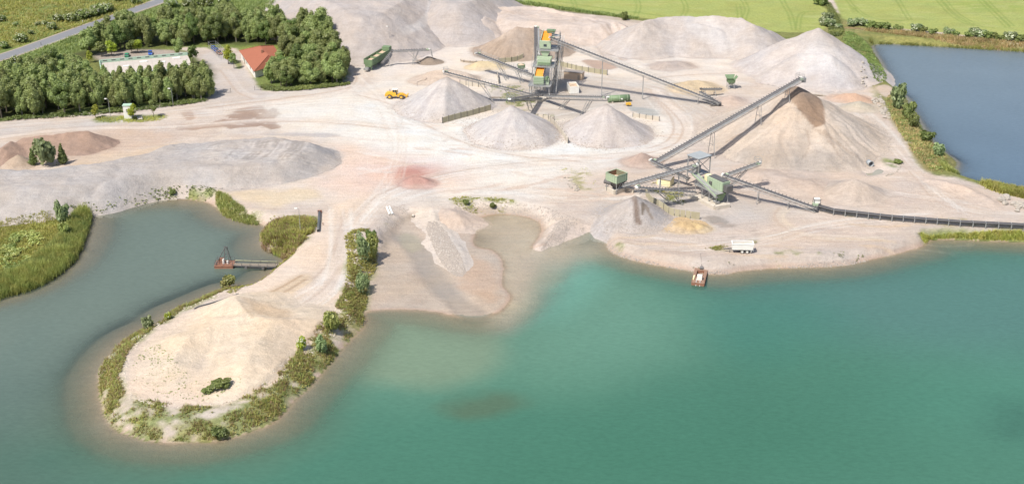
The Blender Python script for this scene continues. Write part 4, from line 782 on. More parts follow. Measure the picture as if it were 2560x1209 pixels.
def scatter(name, px, z_, n, kind, hr, mat, cover=-9, grow=0.0, wr=None, in_water=False, seed=0, avoid=None, zmax=9):
    P = wpoly(px, z_, 1); r = np.random.default_rng(900+seed); a = P.min(0); b = P.max(0)
    q = r.random((n*4, 2))*(b-a)+a; d = sdf(q[:, 0], q[:, 1], P); q = q[d < grow]
    if cover > -5: nn = fbm(q[:, 0], q[:, 1], 3, 3, 43)*.6+fbm(q[:, 0], q[:, 1], 12, 4, 41)*.5; q = q[nn+r.normal(size=len(q))*.12 > cover]
    gz = top(q[:, 0], q[:, 1]); k = gz > (WZ-.7 if in_water else WZ+.12)
    k &= gz < zmax
    if avoid: k &= sdf(q[:, 0], q[:, 1], wpoly(avoid, z_, 1)) > 0
    q, gz = q[k][:n], gz[k][:n]; N = len(q)
    T = [tuft(kind, s_) for s_ in (1, 2, 3)]; Vs, Fs, As = [], [], []; o = 0; base = fbm(q[:, 0], q[:, 1], 5, 3, 70)
    for i, (tv, tf, ta) in enumerate(T):
        s_ = np.arange(N) % 3 == i; m = s_.sum()
        if not m: continue
        th = r.random(m)*6.283; hh = hr[0]+(hr[1]-hr[0])*r.random(m); hh *= 1+.35*base[s_]; ww = hh if wr is None else wr[0]+(wr[1]-wr[0])*r.random(m); c, s2 = np.cos(th), np.sin(th)
        X_ = (tv[None, :, 0]*c[:, None]-tv[None, :, 1]*s2[:, None])*ww[:, None]+q[s_, 0][:, None]; Y_ = (tv[None, :, 0]*s2[:, None]+tv[None, :, 1]*c[:, None])*ww[:, None]+q[s_, 1][:, None]; Z_ = tv[None, :, 2]*hh[:, None]+gz[s_][:, None]-.03
        Vs.append(np.stack([X_, Y_, Z_], 2).reshape(-1, 3)); Fs.append((tf[None]+(np.arange(m)*len(tv))[:, None, None]).reshape(-1, 4)+o); As.append(np.clip(ta[None]*.55+.22+base[s_][:, None]*.5, 0, 1).ravel()); o += m*len(tv)
    if not Vs: return
    ob = link(name, np_mesh(name, np.vstack(Vs), np.vstack(Fs), mat, False, {'v': ('FLOAT', np.concatenate(As))})); ob['kind'] = 'stuff'; return ob
SANDP = [(700,700),(560,752),(470,775),(425,805),(372,840),(335,872),(310,915),(300,965),(322,1000),(400,1012),(500,1022),(580,1012),(650,975),(705,938),(752,880),(800,835),(832,795),(855,740),(868,660),(850,600),(780,640)]
FR = ZONES['fringe']
scatter('bank_weeds', FR, -1.4, 7000, 'weed', (.4, 1.0), L_WED, -.06, seed=1, avoid=SANDP); scatter('bank_grass', FR, -1.4, 5600, 'grass', (.4, 1.1), L_REED, -.02, seed=2, avoid=SANDP); scatter('dry_bank_growth', FR, -1.4, 7000, 'grass', (.35, .9), L_DRY, -.06, seed=3, avoid=SANDP)
scatter('sand_weeds', [(330,900),(400,850),(470,960),(640,960),(600,1000),(480,1010),(380,990),(330,960)], -.5, 330, 'weed', (.22, .5), L_OLV, .0, seed=4)
scatter('bank_weeds', [(540,485),(560,500),(640,540),(700,548),(780,545),(800,560),(760,620),(700,655),(600,735),(560,745),(600,710),(660,650),(690,600),(660,570),(560,530),(540,510)], -1, 3000, 'weed', (.4, 1.0), L_WED, -.12, seed=5)
scatter('reeds', [(660,565),(740,560),(790,560),(780,600),(720,650),(690,625),(655,620),(655,590)], -1.6, 1900, 'reed', (.8, 1.6), L_DRY, -.05, wr=(1.0, 1.6), in_water=True, seed=6); scatter('reeds', [(655,575),(740,560),(790,565),(780,600),(720,645),(660,615)], -1.6, 1900, 'reed', (.8, 1.7), L_WED, .0, wr=(1.0, 1.6), in_water=True, seed=7)
scatter('bank_grass', [(540,484),(565,496),(610,530),(660,552),(600,545),(560,528),(545,510)], -1, 700, 'reed', (.6, 1.3), L_REED, -.3, wr=(1, 1.6), in_water=True, seed=8)
scatter('reeds', [(225,530),(225,545),(210,590),(190,640),(165,665),(110,705),(40,730),(-200,790),(-200,720),(30,695),(80,660),(130,620),(170,570),(190,535)], -1.8, 7500, 'reed', (1.6, 2.8), L_REED, -9, wr=(1.2, 2), in_water=True, seed=9)
scatter('meadow_grass', [(-200,640),(-200,570),(0,560),(100,545),(190,535),(165,575),(120,625),(60,675),(0,700),(-200,730)], -1.7, 6000, 'grass', (.5, 1.0), L_WED, -9, seed=10); scatter('meadow_weeds', [(0,600),(60,580),(120,600),(80,660),(0,690)], -1.7, 1200, 'weed', (1, 2.2), L_REED, .05, seed=11)
scatter('bank_weeds', [(860,590),(940,575),(945,660),(915,690),(918,760),(880,800),(850,770),(870,700),(868,640)], -1, 1900, 'weed', (.6, 1.2), L_WED, -.1, seed=12)
scatter('bank_weeds', [(130,510),(220,510),(330,480),(420,462),(520,468),(550,490),(480,500),(400,497),(300,510),(220,540)], -1, 700, 'weed', (.5, 1.0), L_OLV, .05, seed=13, zmax=.4); scatter('bank_weeds', [(1110,500),(1240,500),(1300,510),(1240,527),(1150,524)], -1, 240, 'weed', (.4, .8), L_WED, .12, seed=14)
scatter('shore_grass', [(2290,580),(2560,580),(2800,586),(2800,612),(2560,603),(2320,600)], -.7, 2600, 'grass', (.6, 1.2), L_WED, -.5, seed=15); scatter('shore_weeds', [(1520,590),(1600,640),(1760,665),(2000,640),(2200,630),(2100,655),(1850,676),(1640,660),(1545,640)], -1, 420, 'weed', (.4, .8), L_OLV, .22, seed=16)
scatter('shore_weeds', [(1740,628),(1830,610),(1895,603),(1890,612),(1800,630)], -.5, 300, 'weed', (.4, .8), L_WED, .1, seed=17)
scatter('pond_bank_growth', [(2120,75),(2170,110),(2185,140),(2205,175),(2222,200),(2190,215),(2165,190),(2140,140),(2100,100)], -.6, 2600, 'weed', (.5, 1.2), L_OLV, -.3, seed=18); scatter('pond_bank_dry_growth', [(2215,240),(2250,250),(2290,310),(2330,360),(2380,415),(2345,445),(2290,400),(2250,340),(2225,290)], -.8, 2600, 'grass', (.5, 1.2), L_DRY, -.15, seed=38); scatter('pond_bank_growth', [(2215,240),(2250,250),(2290,310),(2330,360),(2380,415),(2345,445),(2290,400),(2250,340),(2225,290)], -.8, 1700, 'weed', (.5, 1.3), L_OLV, -.15, seed=19)
scatter('pond_bank_growth', [(2150,80),(2560,124),(2900,150),(2900,140),(2560,110),(2180,76)], -.6, 5000, 'reed', (.8, 1.5), L_DRY, -9, wr=(.9, 1.5), seed=20); scatter('pond_reeds', [(2174,100),(2560,122),(2800,136),(2800,142),(2560,130),(2174,110)], -1.5, 3200, 'reed', (1.1, 1.8), L_REED, -.2, wr=(.9, 1.5), in_water=True, seed=21)
scatter('pond_reeds', [(2345,415),(2372,428),(2398,440),(2388,446),(2350,434)], -2, 500, 'reed', (1, 1.7), L_REED, -9, in_water=True, seed=22); scatter('pond_reeds', [(2440,462),(2560,485),(2640,500),(2640,520),(2560,505),(2480,488)], -1.2, 1500, 'reed', (1.2, 2), L_WED, -9, in_water=True, seed=23)
scatter('meadow_grass', [(-120,130),(0,130),(190,70),(420,-10),(300,-30),(-200,-30)], 0, 9000, 'grass', (.7, 1.4), L_WED, -.25, wr=(1.2, 2), seed=24); scatter('meadow_grass', [(0,190),(0,160),(200,85),(430,5),(700,-10),(700,30),(500,60),(300,90),(180,130),(90,180)], 0, 5000, 'grass', (.7, 1.4), L_OLV, -.25, wr=(1.2, 2), seed=25)
scatter('island_grass', [(238,292),(290,291),(340,296),(400,288),(430,292),(390,304),(300,308),(240,304)], 0, 600, 'grass', (.4, .8), L_WED, -.4, seed=26)
scatter('field_margin', [(1230,0),(1440,30),(1600,50),(1600,44),(1440,24),(1300,2)], 0, 1800, 'grass', (.8, 1.4), L_OLV, -9, wr=(1.2, 2), seed=27); scatter('ditch_growth', [(2050,-20),(2100,50),(2110,90),(2070,90),(2078,40)], 0, 2200, 'weed', (1, 1.8), L_OLV, -9, seed=28)
scatter('road_weeds', [(2050,522),(2300,548),(2560,566),(2560,572),(2300,558),(2060,532)], 0, 240, 'weed', (.4, .7), L_OLV, .2, seed=29); scatter('yard_weeds', [(1390,420),(1490,420),(1500,470),(1430,440)], 0, 60, 'weed', (.35, .6), L_WED, .1, seed=30)
scatter('yard_weeds', [(1200,212),(1330,215),(1345,280),(1280,270)], 0, 200, 'weed', (.5, .9), L_OLV, .2, seed=31); scatter('yard_weeds', [(1640,440),(1700,455),(1720,500),(1680,515),(1625,470)], 0, 200, 'weed', (.5, .9), L_WED, .15, seed=32)
scatter('wood_edge_growth', [(-100,312),(0,304),(280,286),(520,255),(520,248),(280,276),(0,296),(-100,304)], 0, 1500, 'weed', (1, 2), L_DRK, -.4, seed=33); scatter('wood_edge_growth', [(650,222),(700,231),(875,214),(875,206),(700,222),(655,212)], 0, 900, 'weed', (1, 1.8), L_OLV, -.5, seed=34)
# ================================================================ built things
class MB:
    """collects simple solids in world space and links them as one mesh"""
    def __init__(s): s.v = []; s.f = []
    def add(s, V, Fs):
        o = len(s.v); s.v += [tuple(q) for q in V]; s.f += [tuple(i+o for i in f_) for f_ in Fs]; return s
    def box(s, c, size, rz=0.0, tilt=None):
        M = Matrix.Rotation(rz, 3, 'Z')
        if tilt is not None: M = M @ tilt
        hx_, hy_, hz_ = size[0]/2, size[1]/2, size[2]/2; c = Vector(c)
        V = [c + M @ Vector((sx*hx_, sy*hy_, sz*hz_)) for sz in (-1, 1) for sx, sy in ((-1,-1),(1,-1),(1,1),(-1,1))]
        return s.add(V, [(3,2,1,0),(4,5,6,7),(0,1,5,4),(1,2,6,5),(2,3,7,6),(3,0,4,7)])
    def bar(s, a, b, w_=.15, h_=None, up=(0, 0, 1)):
        a, b = Vector(a), Vector(b); d = (b-a)
        if d.length < 1e-5: return s
        d.normalize(); u = Vector(up)
        if abs(d.dot(u)) > .97: u = Vector((0, 1, 0))
        r_ = d.cross(u).normalized(); q = r_.cross(d); h_ = h_ or w_
        V = [p + r_*(sx*w_/2) + q*(sy*h_/2) for p in (a, b) for sx, sy in ((-1,-1),(1,-1),(1,1),(-1,1))]
        return s.add(V, [(3,2,1,0),(4,5,6,7),(0,1,5,4),(1,2,6,5),(2,3,7,6),(3,0,4,7)])
    def tube(s, a, b, r0, r1=None, n=10, caps=True, inner=None):
        a, b = Vector(a), Vector(b); d = (b-a).normalized(); u = Vector((0, 0, 1)) if abs(d.z) < .9 else Vector((1, 0, 0)); p = d.cross(u).normalized(); q = p.cross(d); r1 = r0 if r1 is None else r1
        V = []; rings = [(a, r0), (b, r1)] + ([(b, inner), (a, inner)] if inner else [])
        for c, r_ in rings: V += [c + (p*math.cos(2*math.pi*k/n)+q*math.sin(2*math.pi*k/n))*r_ for k in range(n)]
        Fs = []; m = len(rings)
        for i in range(m if inner else 1):
            j = (i+1) % m; Fs += [(i*n+k, i*n+(k+1) % n, j*n+(k+1) % n, j*n+k) for k in range(n)]
        if caps and not inner: Fs += [tuple(range(n))[::-1], tuple(range(n, 2*n))]
        return s.add(V, Fs)
    def prism(s, pts, z0, z1):
        n = len(pts); V = [(p[0], p[1], z0) for p in pts]+[(p[0], p[1], z1) for p in pts]
        return s.add(V, [tuple(range(n))[::-1], tuple(range(n, 2*n))]+[(k, (k+1) % n, n+(k+1) % n, n+k) for k in range(n)])
    def loft(s, A, B, caps=True):
        n = len(A); s.add(list(A)+list(B), [(k, (k+1) % n, n+(k+1) % n, n+k) for k in range(n)] + ([tuple(range(n))[::-1], tuple(range(n, 2*n))] if caps else [])); return s
    def build(s, name, mat, parent=None, smooth=False, kind=None, label=None):
        o_ = Vector((0, 0, 0)); Mi = None
        if parent is not None:
            p = parent; M = Matrix()
            chain = []
            while p: chain.append(p); p = p.parent
            for q in reversed(chain): M = M @ Matrix.Translation(q.location) @ q.rotation_euler.to_matrix().to_4x4()
            Mi = M.inverted(); V = [tuple(Mi @ Vector(v)) for v in s.v]
        else:
            c = sum((Vector(v) for v in s.v), Vector())/len(s.v); c.z = min(v[2] for v in s.v); V = [tuple(Vector(v)-c) for v in s.v]; o_ = c
        me = bpy.data.meshes.new(name); me.from_pydata(V, [], s.f); me.materials.append(mat)
        if smooth:
            for p in me.polygons: p.use_smooth = len(p.vertices) == 4
        o = link(name, me, parent)
        if parent is None: o.location = o_
        if kind: o['kind'] = kind
        if label: o['label'] = label
        return o
M_STEEL = paintmat('galvanised_steel', (176,176,174), .5, (128,122,114), .6, .25, lum=1.55); M_DARK = paintmat('dark_steel', (112,110,108), .6, (78,72,68), .6, .2, lum=1.55); M_BELT = paintmat('rubber_belt', (104,102,104), .8, (150,142,134), .6)
M_GRN = paintmat('green_machine_paint', (172,188,158), .5, (150,160,134), .5, lum=1.55); M_DGRN = paintmat('dark_green_paint', (120,144,108), .55, (100,112,76), .6, lum=1.55); M_ORA = paintmat('orange_screen_mat', (246,150,30), .6, (216,132,40), .4, lum=1.55)
M_RUSTI = paintmat('orange_rust', (206,140,108), .9, (160,104,80), .6, scale=1.2, lum=1.4); M_RUST = paintmat('rusty_steel', (156,108,84), .9, (104,80,66), .8, scale=1.5, lum=1.55); M_CONC = paintmat('concrete', (206,196,180), .9, (172,160,142), .6, lum=1.55); M_CONC2 = paintmat('weathered_concrete', (182,174,148), .95, (150,142,112), .7, streak=True, lum=1.55); M_WHITE = paintmat('white_paint', (240,238,230), .5, (206,198,184), .5, lum=1.55)
M_YEL = paintmat('machine_yellow', (240,186,60), .4, (206,158,64), .5, lum=1.55); M_TYRE = paintmat('tyre_rubber', (84,82,80), .9, (140,132,120), .6, lum=1.55); M_GLASS = paintmat('dark_glass', (60,68,76), .1, (78,86,90), .3, lum=1.55); M_CREAM = paintmat('cream_wall', (246,232,184), .8, (214,200,158), .4, lum=1.55)
M_BEIGE = paintmat('beige_wall', (206,180,152), .8, (184,158,132), .4, lum=1.55); M_ROOFW = paintmat('white_roof_sheet', (240,228,214), .7, (208,192,176), .5); M_ROOFG = paintmat('pale_green_sheet', (176,202,180), .6, (146,170,148), .4, lum=1.55); M_TILE = paintmat('red_roof_tiles', (206,128,96), .85, (176,106,80), .7, scale=.9)
M_GREYR = paintmat('grey_roof_sheet', (200,206,208), .55, (168,172,172), .5); M_TAR = paintmat('tar_roof', (186,176,166), .9, (150,142,134), .5); M_ASPH = paintmat('asphalt', (156,156,158), .9, (138,136,136), .5); M_MARK = paintmat('road_paint', (236,234,228), .8, (196,194,188), .6)
M_BLUE = paintmat('blue_car_paint', (44,92,178), .25, (60,90,150), .3, lum=1.55); M_TEAL = paintmat('green_car_paint', (50,150,110), .25, (50,120,96), .3, lum=1.55); M_WOOD = paintmat('grey_wood', (170,156,138), .9, (130,118,104), .6, lum=1.55); M_STONE = paintmat('pale_limestone', (214,204,190), .95, (180,168,152), .6, scale=1.5)
M_YST = paintmat('yellow_sandstone', (222,194,152), .95, (190,160,120), .6, scale=1.5); M_PIPE = paintmat('black_pipe', (84,88,90), .35, (120,116,110), .4, lum=1.55); M_RED = paintmat('red_paint', (176,60,48), .5, lum=1.55)
M_SILL = paintmat('white_window_frame', (236,236,232), .5, lum=1.55); M_GRAV = SOIL
def g3(px, py, z=0.0): return G(px, py, z)
def on(p, dz=0.0): return Vector((p[0], p[1], float(ground(p[0], p[1]))+dz))
def onT(p, dz=0.0): return Vector((p[0], p[1], float(top(p[0], p[1]))+dz))
# ---------------------------------------------------------------- road with its markings
RD = chaikin([G(a, b)[:2] for a, b in [(-700,322),(-300,236),(0,146),(110,108),(222,67),(330,28),(420,-4),(600,-66),(900,-160)]], 3, False)
def strip(name, L, off, wd, dz, mat, kind='structure', parent=None, seg=None):
    T = np.gradient(L, axis=0); N = np.stack([-T[:, 1], T[:, 0]], 1); N /= np.linalg.norm(N, axis=1)[:, None]; A = L+N*(off-wd/2); B = L+N*(off+wd/2); n = len(L)
    zz = [float(max(ground(*p), ground(*q), ground(*c)))+dz for p, q, c in zip(A, B, L)]; zz = np.convolve(np.pad(zz, 2, 'edge'), np.ones(5)/5, 'valid')
    V = [(a[0], a[1], h_) for a, h_ in zip(A, zz)]+[(b[0], b[1], h_) for b, h_ in zip(B, zz)]; Fs = [(i, i+1, n+i+1, n+i) for i in range(n-1)] if seg is None else [(i, i+1, n+i+1, n+i) for i in seg]
    me = bpy.data.meshes.new(name); me.from_pydata(V, [], Fs); me.materials.append(mat); o = link(name, me, parent); 
    if kind and not parent: o['kind'] = kind
    return o
def resample(L, st):
    d = np.r_[0, np.cumsum(np.linalg.norm(np.diff(L, axis=0), axis=1))]; t = np.arange(0, d[-1], st); return np.stack([np.interp(t, d, L[:, 0]), np.interp(t, d, L[:, 1])], 1)
RL = resample(RD, 3.0); strip('road_verge', RL, 0, 9.6, .12, paintmat('sandy_verge', (200,184,164), .95, (170,160,120), .6)); rd = strip('road', RL, 0, 7.2, .16, M_ASPH)
strip('edge_line', RL, 3.2, .2, .17, M_MARK, parent=rd); strip('edge_line', RL, -3.2, .2, .17, M_MARK, parent=rd)
dash = [i for i in range(len(RL)-1) if i % 4 in (0, 1)]; strip('centre_line', RL, 0, .22, .17, M_MARK, parent=rd, seg=dash)
for k, (px, py) in enumerate(((103,114),(266,58),(207,58))):
    p = on(g3(px, py)); m = MB(); m.box(p+Vector((0, 0, .6)), (.22, .14, 1.3)); m.box(p+Vector((0, 0, 1.28)), (.26, .18, .2))
    tag(m.build('marker_post', M_WHITE if k == 2 else M_DARK), ['dark roadside marker post on the near verge, left one', 'dark roadside marker post on the near verge, right one', 'white marker post on the far verge of the road'][k], 'marker post')
# ---------------------------------------------------------------- belt conveyors
def conveyor(label, A, B, w_=1.1, th=.9, sup=(), rail=True, mat=M_STEEL, name='belt_conveyor', group=None, motor=True, teeth=True, load=None):
    A, B = Vector(A), Vector(B); L = (B-A).length; u = (B-A).normalized(); s_ = u.cross(Vector((0, 0, 1))).normalized(); n_ = s_.cross(u)
    rt = root(name, on(A), label, 'conveyor', group)
    m = MB(); m.bar(A+n_*.05, B+n_*.05, w_*.8, .1, n_); m.build('belt', M_BELT, rt)
    m = MB()
    for q in (-1, 1):
        m.bar(A+s_*q*w_*.5, B+s_*q*w_*.5, .14, .2, n_)
        if th > .3: m.bar(A+s_*q*w_*.5-n_*th, B+s_*q*w_*.5-n_*th, .12, .14, n_)
    k = int(L/1.5); 
    if th > .3:
        for i in range(k):
            t0 = L*i/k; t1 = L*(i+1)/k
            for q in (-1, 1):
                o0, o1 = (0, -th) if i % 2 else (-th, 0); m.bar(A+u*t0+s_*q*w_*.5+n_*o0, A+u*t1+s_*q*w_*.5+n_*o1, .07)
            m.bar(A+u*t0-s_*w_*.5-n_*th, A+u*t0+s_*w_*.5-n_*th, .07)
    m.build('truss_frame', mat, rt)
    if teeth:
        m = MB(); k = int(L/1.1)
        for i in range(k):
            c = A+u*(L*(i+.5)/k)+n_*.12
            for q in (-1, 1): m.bar(c+s_*q*w_*.28, c+s_*q*w_*.66+n_*.22, .16, .16)
        m.build('idler_brackets', M_DARK, rt, kind='stuff')
    if rail:
        m = MB(); off = s_*(w_*.5+.5); m.bar(A+off-n_*.1, B+off-n_*.1, .7, .06, n_); m.build('walkway', mat, rt)
        m = MB(); off = s_*(w_*.5+.85); k = max(2, int(L/2.2)); m.bar(A+off+n_*1.0, B+off+n_*1.0, .07); m.bar(A+off+n_*.5, B+off+n_*.5, .05)
        for i in range(k+1): p = A+u*L*i/k+off; m.bar(p-n_*.1, p+n_*1.0, .06)
        m.build('handrail', mat, rt)
    m = MB(); m.tube(B-s_*w_*.5, B+s_*w_*.5, .34, n=12); m.build('head_drum', M_WHITE if motor else M_DARK, rt); m = MB(); m.tube(A-s_*w_*.5, A+s_*w_*.5, .28, n=10); m.build('tail_drum', M_DARK, rt)
    if motor: m = MB(); m.box(B-u*.8+s_*(w_*.5+.45)+n_*.1, (.7, .5, .5)); m.tube(B-u*.8+s_*(w_*.5+.3)+n_*.3, B-u*1.6+s_*(w_*.5+.3)+n_*.3, .2, n=8); m.build('drive_motor', M_GRN, rt)
    for sp_ in sup:
        t, kind = sp_[0], sp_[1]; c = A+u*L*t-n_*(th if th > .3 else .1); gz = float(top(c.x, c.y)); m = MB(); h_ = c.z-gz
        if kind == 'A':
            for q in (-1, 1): f = c+s_*q*(w_*.5+h_*.13); f.z = gz-.2; m.bar(c+s_*q*w_*.5, f, .16)
            m.bar(c+s_*(-1)*(w_*.5+h_*.06)-Vector((0, 0, h_*.5)), c+s_*(w_*.5+h_*.06)-Vector((0, 0, h_*.5)), .1)
            m.bar(c-s_*w_*.5, c+s_*(w_*.5+h_*.13)-Vector((0, 0, h_)), .08)
        elif kind == 'P':
            f = Vector((c.x, c.y, gz-.2)); m.bar(f, c-Vector((0, 0, min(1.6, h_*.2))), .34)
            for q in (-1, 1): m.bar(c-Vector((0, 0, min(1.6, h_*.2))), c+s_*q*w_*.5, .2)
        elif kind == 'V':     # raking strut pair back towards the tail
            f = c-u*(sp_[2] if len(sp_) > 2 else h_*.9); f = Vector((f.x, f.y, float(top(f.x, f.y))-.1))
            for q in (-1, 1): m.bar(c+s_*q*w_*.5, f+s_*q*w_*.7, .15); m.bar(c-u*1.8+s_*q*w_*.5, f+s_*q*w_*.7, .12)
            for e in (.3, .6): p = c.lerp(f, e); m.bar(p-s_*w_*.6, p+s_*w_*.6, .09)
            m.bar(c-s_*w_*.5, c.lerp(f, .6)+s_*w_*.6, .08)
        m.build('support_frame', mat, rt)
    return rt
def head_cage(rt, B, dirv, s=1.2):
    m = MB(); d = Vector(dirv).normalized(); q = Vector((-d.y, d.x, 0)); B = Vector(B)
    for a in (-1, 1):
        for b in (-1, 1): m.bar(B+d*a*s*.7+q*b*s, B+d*a*s*.7+q*b*s+Vector((0, 0, 1.4)), .08)
        for h_ in (.7, 1.4): m.bar(B+d*a*s*.7-q*s+Vector((0, 0, h_)), B+d*a*s*.7+q*s+Vector((0, 0, h_)), .07); m.bar(B-d*s*.7+q*a*s+Vector((0, 0, h_)), B+d*s*.7+q*a*s+Vector((0, 0, h_)), .07)
    m.build('head_platform_rail', M_STEEL, rt)
cv = {}
def mkc(k, A, B, label, **kw): cv[k] = conveyor(label, G(*A), G(*B), **kw); return cv[k]
mkc('c1', (1800,258,.8), (1374,93,21.5), 'long inclined conveyor from the right yard to the top of the screening tower', w_=1.3, th=1.1, sup=((.12,'A'),(.44,'P'),(.68,'P')))
mkc('c2', (1345,240,2.2), (1109,179,13), 'long conveyor from the tower foot up to the broad grey cone on the left', sup=((.35,'V',4),(.62,'V',6)), w_=1.2)
mkc('c3', (1335,189,4.2), (1190,133,8.5), 'short upper conveyor running left from the tower over the yellow sand', sup=((.3,'V',3),(.62,'V',5)), w_=1.2)
mkc('c4', (1350,237,2.2), (1274,248,12.4), 'conveyor over the middle grey cone, coming towards the camera', sup=((.45,'V',6),), w_=1.1)
mkc('c5', (1362,239,2.2), (1519,243,12.2), 'conveyor running right from the tower foot to the cone by the green tank', sup=((.4,'V',6),(.75,'V',7)), w_=1.2, th=1.3)
mkc('c6', (1341,168,8), (1339,67,12.5), 'steep dark conveyor rising behind the tower over the brown heap', sup=((.3,'A'),(.6,'A')), w_=1.2)
mkc('c7', (1637,404,2.5), (2004,194,21.5), 'longest diagonal conveyor, up to the top of the largest cone', w_=1.5, th=1.2, sup=((.38,'A'),(.7,'A'),(.9,'A')))
mkc('c8', (1556,463,2.5), (1743,411,9.2), 'conveyor from the green hopper up under the grey flat roof', sup=((.22,'A'),(.5,'P'),(.75,'A')), w_=1.2, th=1.0)
mkc('c9', (1738,480,3.0), (1592,468,8.4), 'conveyor dropping stone on the streaked grey cone', sup=((.35,'V',3),(.62,'V',6)), w_=1.2, th=1.2)
mkc('c11', (1812,437,5.2), (1901,405,9), 'short conveyor pointing up to the right beyond the green crusher', sup=((.6,'V',6),), w_=1.0)
mkc('c12', (2042,520,1.4), (1806,436,7.4), 'conveyor climbing from the overland line to the green crusher', w_=1.4, th=1.1, sup=((.28,'A'),(.6,'A')), rail=False)
mkc('c14', (1722,446,3), (1626,399,6.2), 'conveyor from the crusher back to the tail of the longest one', w_=1.2, sup=((.55,'A'),), rail=False)
mkc('c16', (1803,222,2.4), (1752,222,3.4), 'small level feed conveyor left of the upper green hopper', sup=((.3,'A'),(.8,'A')), w_=.9, th=.5, rail=False, motor=False)
mkc('c17', (1800,259,.9), (1752,230,3.2), 'short black feed conveyor below the small level one', w_=1.2, th=.5, rail=False, motor=False, sup=((.6,'A'),))
mkc('c15', (979,127,6.4), (1073,123,5.8), 'slender conveyor from the green bin to the dark brown heap', sup=((.5,'V',-4),(.72,'V',3)), w_=.9, th=.6, rail=False)
mkc('c15b', (954,158,1.6), (980,127,6.2), 'short steep conveyor leaving the end of the green bin', w_=1.0, th=.5, rail=False, motor=False, sup=((.6,'A'),))
for k, A_, B_ in (('c1', (1800,258,.8), (1374,93,21.5)), ('c2', (1345,240,2.2), (1109,179,13)), ('c3', (1335,189,4.2), (1190,133,8.5)), ('c7', (1637,404,2.5), (2004,194,21.5)), ('c5', (1362,239,2.2), (1519,243,12.2)), ('c11', (1812,437,5.2), (1901,405,9)), ('c4', (1350,237,2.2), (1274,248,12.4))):
    a, b = G(*A_), G(*B_); d = (b-a); d.z = 0; head_cage(cv[k], b-d.normalized()*.8, d)
m = MB(); p = G(1073,123,5.8); m.tube(p+Vector((.6, 0, .2)), p+Vector((1.2, 0, -3.2)), .22, n=8); m.build('drop_chute', M_STEEL, cv['c15'])
m = MB(); p = G(2004,194,21.5); m.box(p+Vector((.9, .3, -.9)), (1.4, 1.2, 1.6)); m.build('discharge_hood', M_STEEL, cv['c7'])
m = MB(); a = G(1345,240,2.2)
# overland conveyor: a level line of trestles running out of the right side
OP = [G(2046,513,1.6), G(2085,524,1.3), G(2230,540,1.3), G(2400,553,1.3), G(2560,561,1.3), G(2760,571,1.3), G(3000,584,1.3)]
rt = root('overland_conveyor', on(OP[0]), 'low overland conveyor on trestles leaving the picture at the right', 'conveyor')
bm_, tm, km = MB(), MB(), MB()
for i in range(len(OP)-1):
    a, b = OP[i], OP[i+1]; u = (b-a).normalized(); s_ = u.cross(Vector((0, 0, 1))).normalized(); L = (b-a).length
    for q in (-1, 1): tm.bar(a+s_*q*.75, b+s_*q*.75, .12, .22); tm.bar(a+s_*q*.75-Vector((0, 0, .75)), b+s_*q*.75-Vector((0, 0, .75)), .1, .12)
    bm_.bar(a+Vector((0, 0, .08)), b+Vector((0, 0, .08)), 1.15, .1); km.bar(a-Vector((0, 0, .5)), b-Vector((0, 0, .5)), 1.0, .08)
    k = max(1, int(L/3.1))
    for j in range(k):
        p = a+u*(L*j/k); n_ = MB()
        for q in (-1, 1): n_.bar(p+s_*q*.75+Vector((0, 0, .1)), Vector((p.x, p.y, float(ground(p.x, p.y))-.2))+s_*q*.85, .22)
        n_.bar(p-s_*.9+Vector((0, 0, -.25)), p+s_*.9+Vector((0, 0, -.25)), .16); n_.bar(p-s_*.95+Vector((0, 0, .25)), p+s_*.95+Vector((0, 0, .25)), .12)
        n_.build('trestle', M_STEEL, rt)
bm_.build('belt', M_BELT, rt); tm.build('frame', M_DARK, rt); km.build('return_belt', M_BELT, rt)
rt = root('transfer_station', on(G(2042,520)), 'small green and white transfer unit where the overland conveyor meets the climbing one', 'machine')
m = MB(); p = on(G(2040,524)); m.box(p+Vector((0, 0, 3.0)), (1.6, 1.4, 1.3)); m.build('housing', M_WHITE, rt); m = MB(); m.box(p+Vector((-.5, -.5, 1.9)), (1.5, 1.3, 1.0)); m.build('drive', M_GRN, rt)
m = MB()
for sx in (-1, 1):
    for sy in (-1, 1): m.bar(p+Vector((sx*1.1, sy*.9, 0)), p+Vector((sx*.9, sy*.7, 3.6)), .14)
m.bar(p+Vector((-1, -.9, 1.2)), p+Vector((1, -.9, 2.4)), .1); m.bar(p+Vector((-1.1, -.9, 3.6)), p+Vector((1.1, -.9, 3.6)), .1); m.build('frame', M_DARK, rt)
